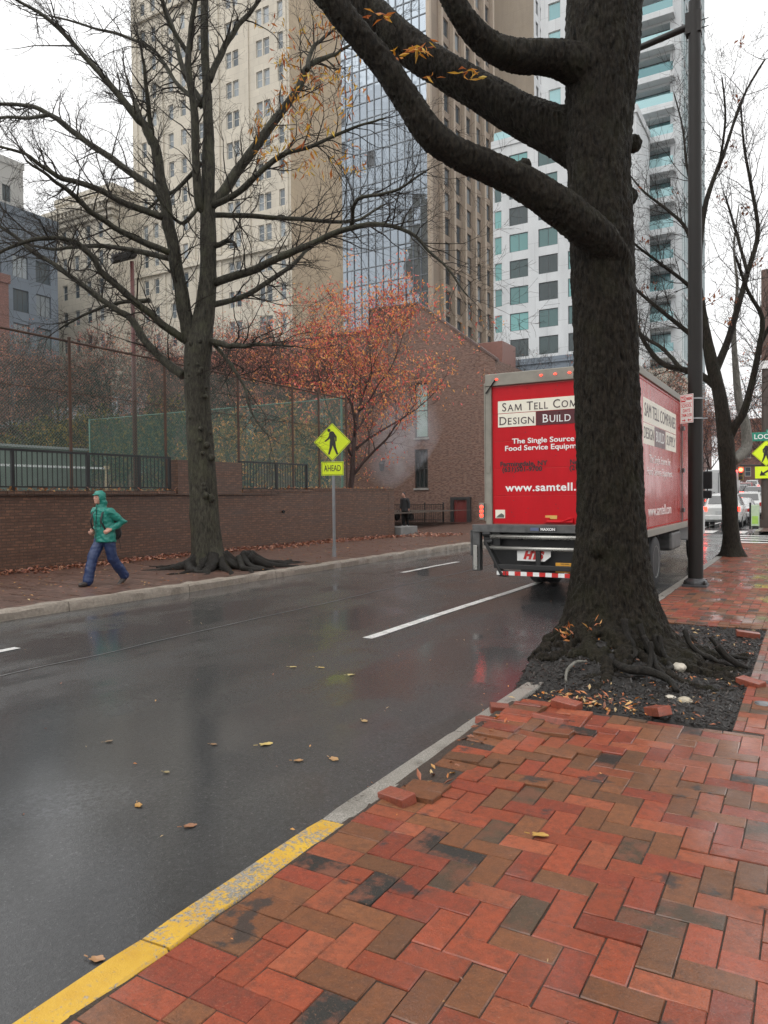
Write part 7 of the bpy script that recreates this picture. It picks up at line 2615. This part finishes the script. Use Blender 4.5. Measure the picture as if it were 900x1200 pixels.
# ================================================================== people
M['teal'] = plain('teal_rain_jacket', (0.007, 0.175, 0.135), 0.42, var=0.07, scale=9, bump=0.2, bscale=14)
M['navy'] = plain('blue_rain_trousers', (0.012, 0.028, 0.088), 0.5, var=0.07, scale=9, bump=0.2, bscale=14)
M['skin'] = plain('skin', (0.50, 0.27, 0.20), 0.5, var=0.08)
M['shoe'] = plain('dark_shoe', (0.03, 0.022, 0.018), 0.5)
M['pack'] = plain('black_pack_cloth', (0.012, 0.012, 0.013), 0.6)
M['black_cloth'] = plain('black_coat_cloth', (0.014, 0.014, 0.016), 0.7)
def limb(mb, pts, n=12):
    mb.tube([p for p, r in pts], [r for p, r in pts], n)
    for p, r in (pts[0], pts[-1]): mb.ell(p, r, r, r, n, 8)
def V(*a): return Vector(a)
def ellipsoid_stack(mb, rows, n=16):
    """rows: (centre, rx, ry)"""
    vs, fs = [], []
    for c, rx_, ry_ in rows:
        for j in range(n):
            a = 2 * pi * j / n
            vs.append(Vector(c) + Vector((rx_ * cos(a), ry_ * sin(a), 0)))
    for i in range(len(rows) - 1):
        for j in range(n):
            j2 = (j + 1) % n
            fs.append((i * n + j, i * n + j2, (i + 1) * n + j2, (i + 1) * n + j))
    fs.append(tuple(range(n - 1, -1, -1)))
    fs.append(tuple((len(rows) - 1) * n + j for j in range(n)))
    mb.add(vs, fs)
def hand(mb, w, d, s, curl=0.6, side=1):
    """palm, four unequal bent fingers and a thumb, from wrist w pointing along d; s is the palm's side direction"""
    d, s = d.normalized(), s.normalized()
    nrm = d.cross(s)
    k = w + d * 0.05
    limb(mb, [(w, 0.024), (k, 0.036), (w + d * 0.085, 0.034)], 8)
    for i, L in enumerate((0.068, 0.078, 0.073, 0.058)):
        b = w + d * 0.085 + s * (0.033 - 0.022 * i)
        m = b + d * L * 0.5 + nrm * curl * 0.012
        e = m + (d * (1 - curl) + nrm * curl) * L * 0.5
        limb(mb, [(b, 0.010), (m, 0.0095), (e, 0.008)], 6)
    b = w + d * 0.03 + s * 0.034
    limb(mb, [(b, 0.013), (b + d * 0.03 + s * 0.022, 0.011), (b + d * 0.06 + s * 0.018 + nrm * 0.015, 0.0095)], 6)

# walker in the teal hooded jacket; local frame: -Y is forward, +X is their left
pr = thing('person', 'person in a teal hooded rain jacket and blue trousers striding along the opposite pavement', 'person', (-11.52, 9.42, 0.15))
g = MB()
ellipsoid_stack(g, [(V(0, 0.02, 0.90), 0.165, 0.12), (V(0, 0.01, 1.0), 0.16, 0.115), (V(0, -0.01, 1.15), 0.165, 0.11), (V(0, -0.03, 1.3), 0.18, 0.11), (V(0, -0.035, 1.40), 0.15, 0.09), (V(0, -0.04, 1.46), 0.06, 0.06)])
limb(g, [(V(0, -0.04, 1.42), 0.062), (V(0, -0.075, 1.54), 0.056)])
g.ell(V(0, -0.105, 1.625), 0.077, 0.098, 0.118, 18, 14)                      # head, looking ahead and a little down
g.ell(V(0, -0.195, 1.62), 0.015, 0.024, 0.028, 10, 8)                        # nose
g.ell(V(0, -0.165, 1.545), 0.034, 0.032, 0.028, 10, 8)                       # chin
g.ell(V(0, -0.190, 1.575), 0.024, 0.012, 0.009, 10, 6)                       # lips
for s in (1, -1): g.ell(V(0.078 * s, -0.10, 1.62), 0.014, 0.024, 0.034, 8, 6)
hipL, hipR = V(0.09, 0.02, 0.92), V(-0.09, 0.02, 0.92)
kneeR, ankR = V(-0.09, -0.20, 0.50), V(-0.085, -0.31, 0.10)
kneeL, ankL = V(0.09, 0.10, 0.50), V(0.085, 0.37, 0.15)
limb(g, [(hipR, 0.088), (kneeR, 0.058), (ankR, 0.042)]); limb(g, [(hipL, 0.088), (kneeL, 0.058), (ankL, 0.042)])
shL, elL, wrL = V(0.20, -0.03, 1.37), V(0.30, 0.20, 1.18), V(0.215, -0.02, 1.04)
shR, elR, wrR = V(-0.20, -0.03, 1.37), V(-0.29, 0.17, 1.16), V(-0.22, -0.05, 1.03)
limb(g, [(shL, 0.055), (elL, 0.042), (wrL, 0.03)]); limb(g, [(shR, 0.055), (elR, 0.042), (wrR, 0.03)])
hand(g, wrL, V(-0.25, -0.7, -0.35), V(0, -0.3, 1), 0.7); hand(g, wrR, V(0.25, -0.7, -0.35), V(0, -0.3, 1), 0.7)
fuse(g, 'body', M['skin'], pr, 0.0085, 3)
g = MB()
for s in (1, -1): g.ell(V(0.030 * s, -0.185, 1.642), 0.012, 0.012, 0.008, 8, 6)
g.build('eyes', M['ink'], pr, rel=False, smooth=True)
g = MB()                                                                     # jacket: shell, sleeves, hood
ellipsoid_stack(g, [(V(0, 0.03, 0.80), 0.225, 0.175), (V(0, 0.025, 0.86), 0.222, 0.172), (V(0, 0.02, 1.0), 0.21, 0.16), (V(0, 0.0, 1.15), 0.215, 0.16), (V(0, -0.02, 1.28), 0.225, 0.155), (V(0, -0.03, 1.38), 0.20, 0.13), (V(0, -0.045, 1.45), 0.12, 0.105), (V(0, -0.06, 1.50), 0.10, 0.10)], 22)
limb(g, [(shL, 0.088), (shL.lerp(elL, 0.5), 0.08), (elL, 0.076), (elL.lerp(wrL, 0.5), 0.064), (wrL + V(0.0, 0.02, 0.01), 0.052)])
limb(g, [(shR, 0.088), (shR.lerp(elR, 0.5), 0.08), (elR, 0.076), (elR.lerp(wrR, 0.5), 0.064), (wrR + V(0.0, 0.02, 0.01), 0.052)])
g.ell(V(0, -0.075, 1.645), 0.115, 0.125, 0.135, 20, 14)
g.ell(V(0, -0.04, 1.54), 0.115, 0.105, 0.10, 18, 12)
jk = wrinkle(fuse(g, 'jacket', M['teal'], pr, 0.012, 4), 0.013)
# open the hood in front of the face
bm = bmesh.new(); bm.from_mesh(jk.data)
kill = [v for v in bm.verts if v.co.y < -0.145 and 1.515 < v.co.z < 1.69 and abs(v.co.x) < 0.075 - max(0, v.co.z - 1.64) * 0.4]
bmesh.ops.delete(bm, geom=kill, context='VERTS')
bm.to_mesh(jk.data); bm.free()
so = jk.modifiers.new('s', 'SOLIDIFY'); so.thickness = 0.006; so.offset = -1
g = MB()
vs = []
for i in range(9):
    a = -1.25 + 2.5 * i / 8
    vs += [Vector((0.098 * sin(a), -0.07 - 0.115 * cos(a), 1.705)), Vector((0.098 * sin(a) * 1.02, -0.07 - 0.165 * cos(a), 1.690))]
g.add(vs, [(2 * i, 2 * i + 1, 2 * i + 3, 2 * i + 2) for i in range(8)])
b_ = g.build('hood_brim', M['teal'], pr, rel=False, smooth=True)
so = b_.modifiers.new('s', 'SOLIDIFY'); so.thickness = 0.012
g = MB(); g.tube([V(0, -0.186, 0.82), V(0, -0.182, 1.0), V(0.0, -0.178, 1.2), V(0, -0.165, 1.36), V(0, -0.155, 1.46)], 0.007, 6); g.tube([V(0.095, -0.156, 1.05), V(0.10, -0.158, 1.28)], 0.005, 5)
g.build('zip', M['pack'], pr, rel=False)
g = MB()
ellipsoid_stack(g, [(V(0, 0.02, 0.80), 0.175, 0.13), (V(0, 0.02, 0.98), 0.18, 0.135)])
limb(g, [(hipR, 0.115), (hipR.lerp(kneeR, 0.5), 0.108), (kneeR, 0.098), (kneeR.lerp(ankR, 0.5), 0.098), (ankR + V(0, 0.0, -0.005), 0.096)])
limb(g, [(hipL, 0.115), (hipL.lerp(kneeL, 0.5), 0.108), (kneeL, 0.098), (kneeL.lerp(ankL, 0.5), 0.096), (ankL + V(0, 0.01, -0.0), 0.094)])
wrinkle(fuse(g, 'trousers', M['navy'], pr, 0.012, 4), 0.010, 7.0)
for nm, an, d, lift in (('shoe', ankR, V(0, -1, -0.08), 0), ('shoe', ankL, V(0, -0.75, -0.62), 0)):
    g = MB()
    b0 = an + V(0, 0.03, -0.045)
    limb(g, [(an + V(0, 0.01, 0.01), 0.05), (b0, 0.048)]); limb(g, [(b0, 0.048), (b0 + d * 0.1, 0.05), (b0 + d * 0.2, 0.038)])
    o = fuse(g, nm, M['shoe'], pr, 0.012, 3)
bp = thing('backpack', 'black backpack worn by the person in the teal jacket', 'backpack', (-11.52, 9.42, 0.95))
bp.rotation_euler = pr.rotation_euler
g = MB()
g.ell(V(0, 0.23, 0.28), 0.15, 0.105, 0.26, 16, 12); g.ell(V(0, 0.29, 0.16), 0.12, 0.07, 0.13, 14, 10)
g.build('bag', M['pack'], bp, rel=False, smooth=True)
g = MB()
for s in (1, -1): g.tube([V(0.10 * s, 0.15, 0.52), V(0.125 * s, 0.02, 0.605), V(0.13 * s, -0.135, 0.56), V(0.14 * s, -0.185, 0.40), V(0.17 * s, -0.12, 0.26), V(0.15 * s, 0.10, 0.10)], 0.022, 8, flat=0.5)
g.build('strap', M['pack'], bp, rel=False, smooth=True)
g = MB(); g.tube([V(0.12, 0.24, 0.05), V(0.13, 0.26, -0.06), V(0.12, 0.28, -0.15)], 0.006, 5); g.build('dangling_strap', M['pack'], bp, rel=False)

# walker in black with bags, far off by the brick house
p2 = thing('person', 'person dressed in black walking past the brick building with a bowed head', 'person', (-19.1, 35.3, 0.13), radians(-10))
p2.scale = (1.06, 1.06, 1.06)
g = MB()
ellipsoid_stack(g, [(V(0, 0.0, 0.88), 0.15, 0.12), (V(0, 0.0, 1.1), 0.15, 0.11), (V(0, -0.02, 1.35), 0.17, 0.11), (V(0, -0.03, 1.44), 0.07, 0.07)])
limb(g, [(V(0, -0.03, 1.42), 0.06), (V(0, -0.08, 1.53), 0.055)])
g.ell(V(0, -0.12, 1.61), 0.078, 0.098, 0.115, 16, 12); g.ell(V(0, -0.21, 1.59), 0.014, 0.02, 0.025, 8, 6)
limb(g, [(V(-0.09, 0, 0.9), 0.085), (V(-0.09, -0.04, 0.5), 0.06), (V(-0.09, -0.02, 0.1), 0.042)]); limb(g, [(V(0.09, 0, 0.9), 0.085), (V(0.09, 0.0, 0.5), 0.06), (V(0.09, 0.12, 0.1), 0.042)])
for s in (1, -1):
    limb(g, [(V(0.19 * s, -0.02, 1.36), 0.055), (V(0.25 * s, 0.03, 1.12), 0.043), (V(0.27 * s, -0.03, 0.92), 0.03)])
    hand(g, V(0.27 * s, -0.03, 0.90), V(0, -0.1, -1), V(0, -1, 0), 0.8)
fuse(g, 'body', M['skin'], p2, 0.01, 3)
g = MB()
ellipsoid_stack(g, [(V(0, 0.0, 0.76), 0.20, 0.16), (V(0, 0.0, 1.1), 0.19, 0.15), (V(0, -0.02, 1.35), 0.2, 0.14), (V(0, -0.03, 1.45), 0.10, 0.09)])
for s in (1, -1): limb(g, [(V(0.19 * s, -0.02, 1.36), 0.085), (V(0.25 * s, 0.03, 1.12), 0.07), (V(0.27 * s, -0.03, 0.94), 0.05)])
fuse(g, 'coat', M['black_cloth'], p2, 0.015, 5)
g = MB()
limb(g, [(V(-0.09, 0, 0.9), 0.11), (V(-0.09, -0.04, 0.5), 0.085), (V(-0.09, -0.02, 0.08), 0.075)]); limb(g, [(V(0.09, 0, 0.9), 0.11), (V(0.09, 0.0, 0.5), 0.085), (V(0.09, 0.12, 0.08), 0.075)])
fuse(g, 'trousers', M['black_cloth'], p2, 0.015, 4)
g = MB()
g.ell(V(0, -0.095, 1.65), 0.088, 0.098, 0.10, 14, 10)
g.build('hair', M['ink'], p2, rel=False, smooth=True)
for x, y in ((-0.09, -0.02), (0.09, 0.12)):
    g = MB(); limb(g, [(V(x, y + 0.04, 0.045), 0.042), (V(x, y - 0.14, 0.04), 0.036)]); g.build('shoe', M['sign_white'], p2, rel=False, smooth=True)
for dx, lab in ((-0.42, 'black duffel bag carried on the left side of the person in black'), (0.42, 'black duffel bag carried on the right side of the person in black')):
    q = Vector((-19.1 + dx, 35.2, 0.62))
    bg = thing('duffel_bag', lab, 'bag', q, 0, 'duffel bags of the person in black')
    g = MB(); g.ell(V(0, 0, 0.02), 0.13, 0.26, 0.21, 16, 10); g.build('bag', M['pack'], bg, rel=False, smooth=True)
    g = MB(); g.tube([V(0, -0.2, 0.14), V(-dx * 0.3, -0.1, 0.40), V(-dx * 0.3, 0.05, 0.40), V(0, 0.2, 0.14)], 0.014, 6); g.build('handle', M['pack'], bg, rel=False)

# ================================================================== the puff of steam by the house wall
def steam(label, a, b, r0_, r1_, dens):
    a, b = Vector(a), Vector(b)
    g = MB()
    n = 7
    pts = [a.lerp(b, i / n) for i in range(n + 1)]
    rad = [r0_ + (r1_ - r0_) * sin(min(1, (i + 0.4) / n) * pi * 0.8) for i in range(n + 1)]
    g.tube(pts, rad, 14)
    t = NT('steam')
    t.n.remove(t.b)
    vs = t.new('VolumePrincipled')
    vs.inputs['Color'].default_value = (0.85, 0.88, 0.95, 1)
    vs.inputs['Anisotropy'].default_value = 0.2
    v = t.coord('Generated')
    tc = t.new('TexCoord')
    nz = t.noise(t.coord('Object', (1, 1, 1)), 0.8, 5.0, 0.65)
    ctr = t.new('VectorMath'); ctr.operation = 'SUBTRACT'; ctr.inputs[1].default_value = (0.5, 0.5, 0.5)
    t.link(v, ctr.inputs[0])
    ln = t.new('VectorMath'); ln.operation = 'LENGTH'
    t.link(ctr.outputs[0], ln.inputs[0])
    fall = t.rng(ln.outputs['Value'], 0.1, 0.52, 1.0, 0.0)
    d = t.math('MULTIPLY', fall, t.rng(nz, 0.38, 0.7, 0.0, dens))
    t.link(d, vs.inputs['Density'])
    t.link(vs.outputs[0], t.n['Material Output'].inputs['Volume'])
    o = g.build('steam', t.mat, None, loc=a, uv=False, smooth=True)
    tag(o, label, 'steam', kind='stuff')
    return o
steam('thin pale wisp of steam drifting across the brick building', P(425, 575, 37), P(505, 470, 38), 0.7, 1.7, 0.7)

# ================================================================== drizzly air
hz = MB()
hz.box(-170, 120, -30, 270, -1.2, 118)
t = NT('haze')
t.n.remove(t.b)
vp = t.new('VolumePrincipled')
vp.inputs['Color'].default_value = (0.93, 0.95, 0.98, 1)
vp.inputs['Density'].default_value = 0.0002
vp.inputs['Anisotropy'].default_value = 0.0
t.link(vp.outputs[0], t.n['Material Output'].inputs['Volume'])
HAZE = True
if HAZE:
    o = hz.build('haze', t.mat, None, uv=False)
    tag(o, 'thin grey drizzle haze filling the street', 'haze', kind='stuff')
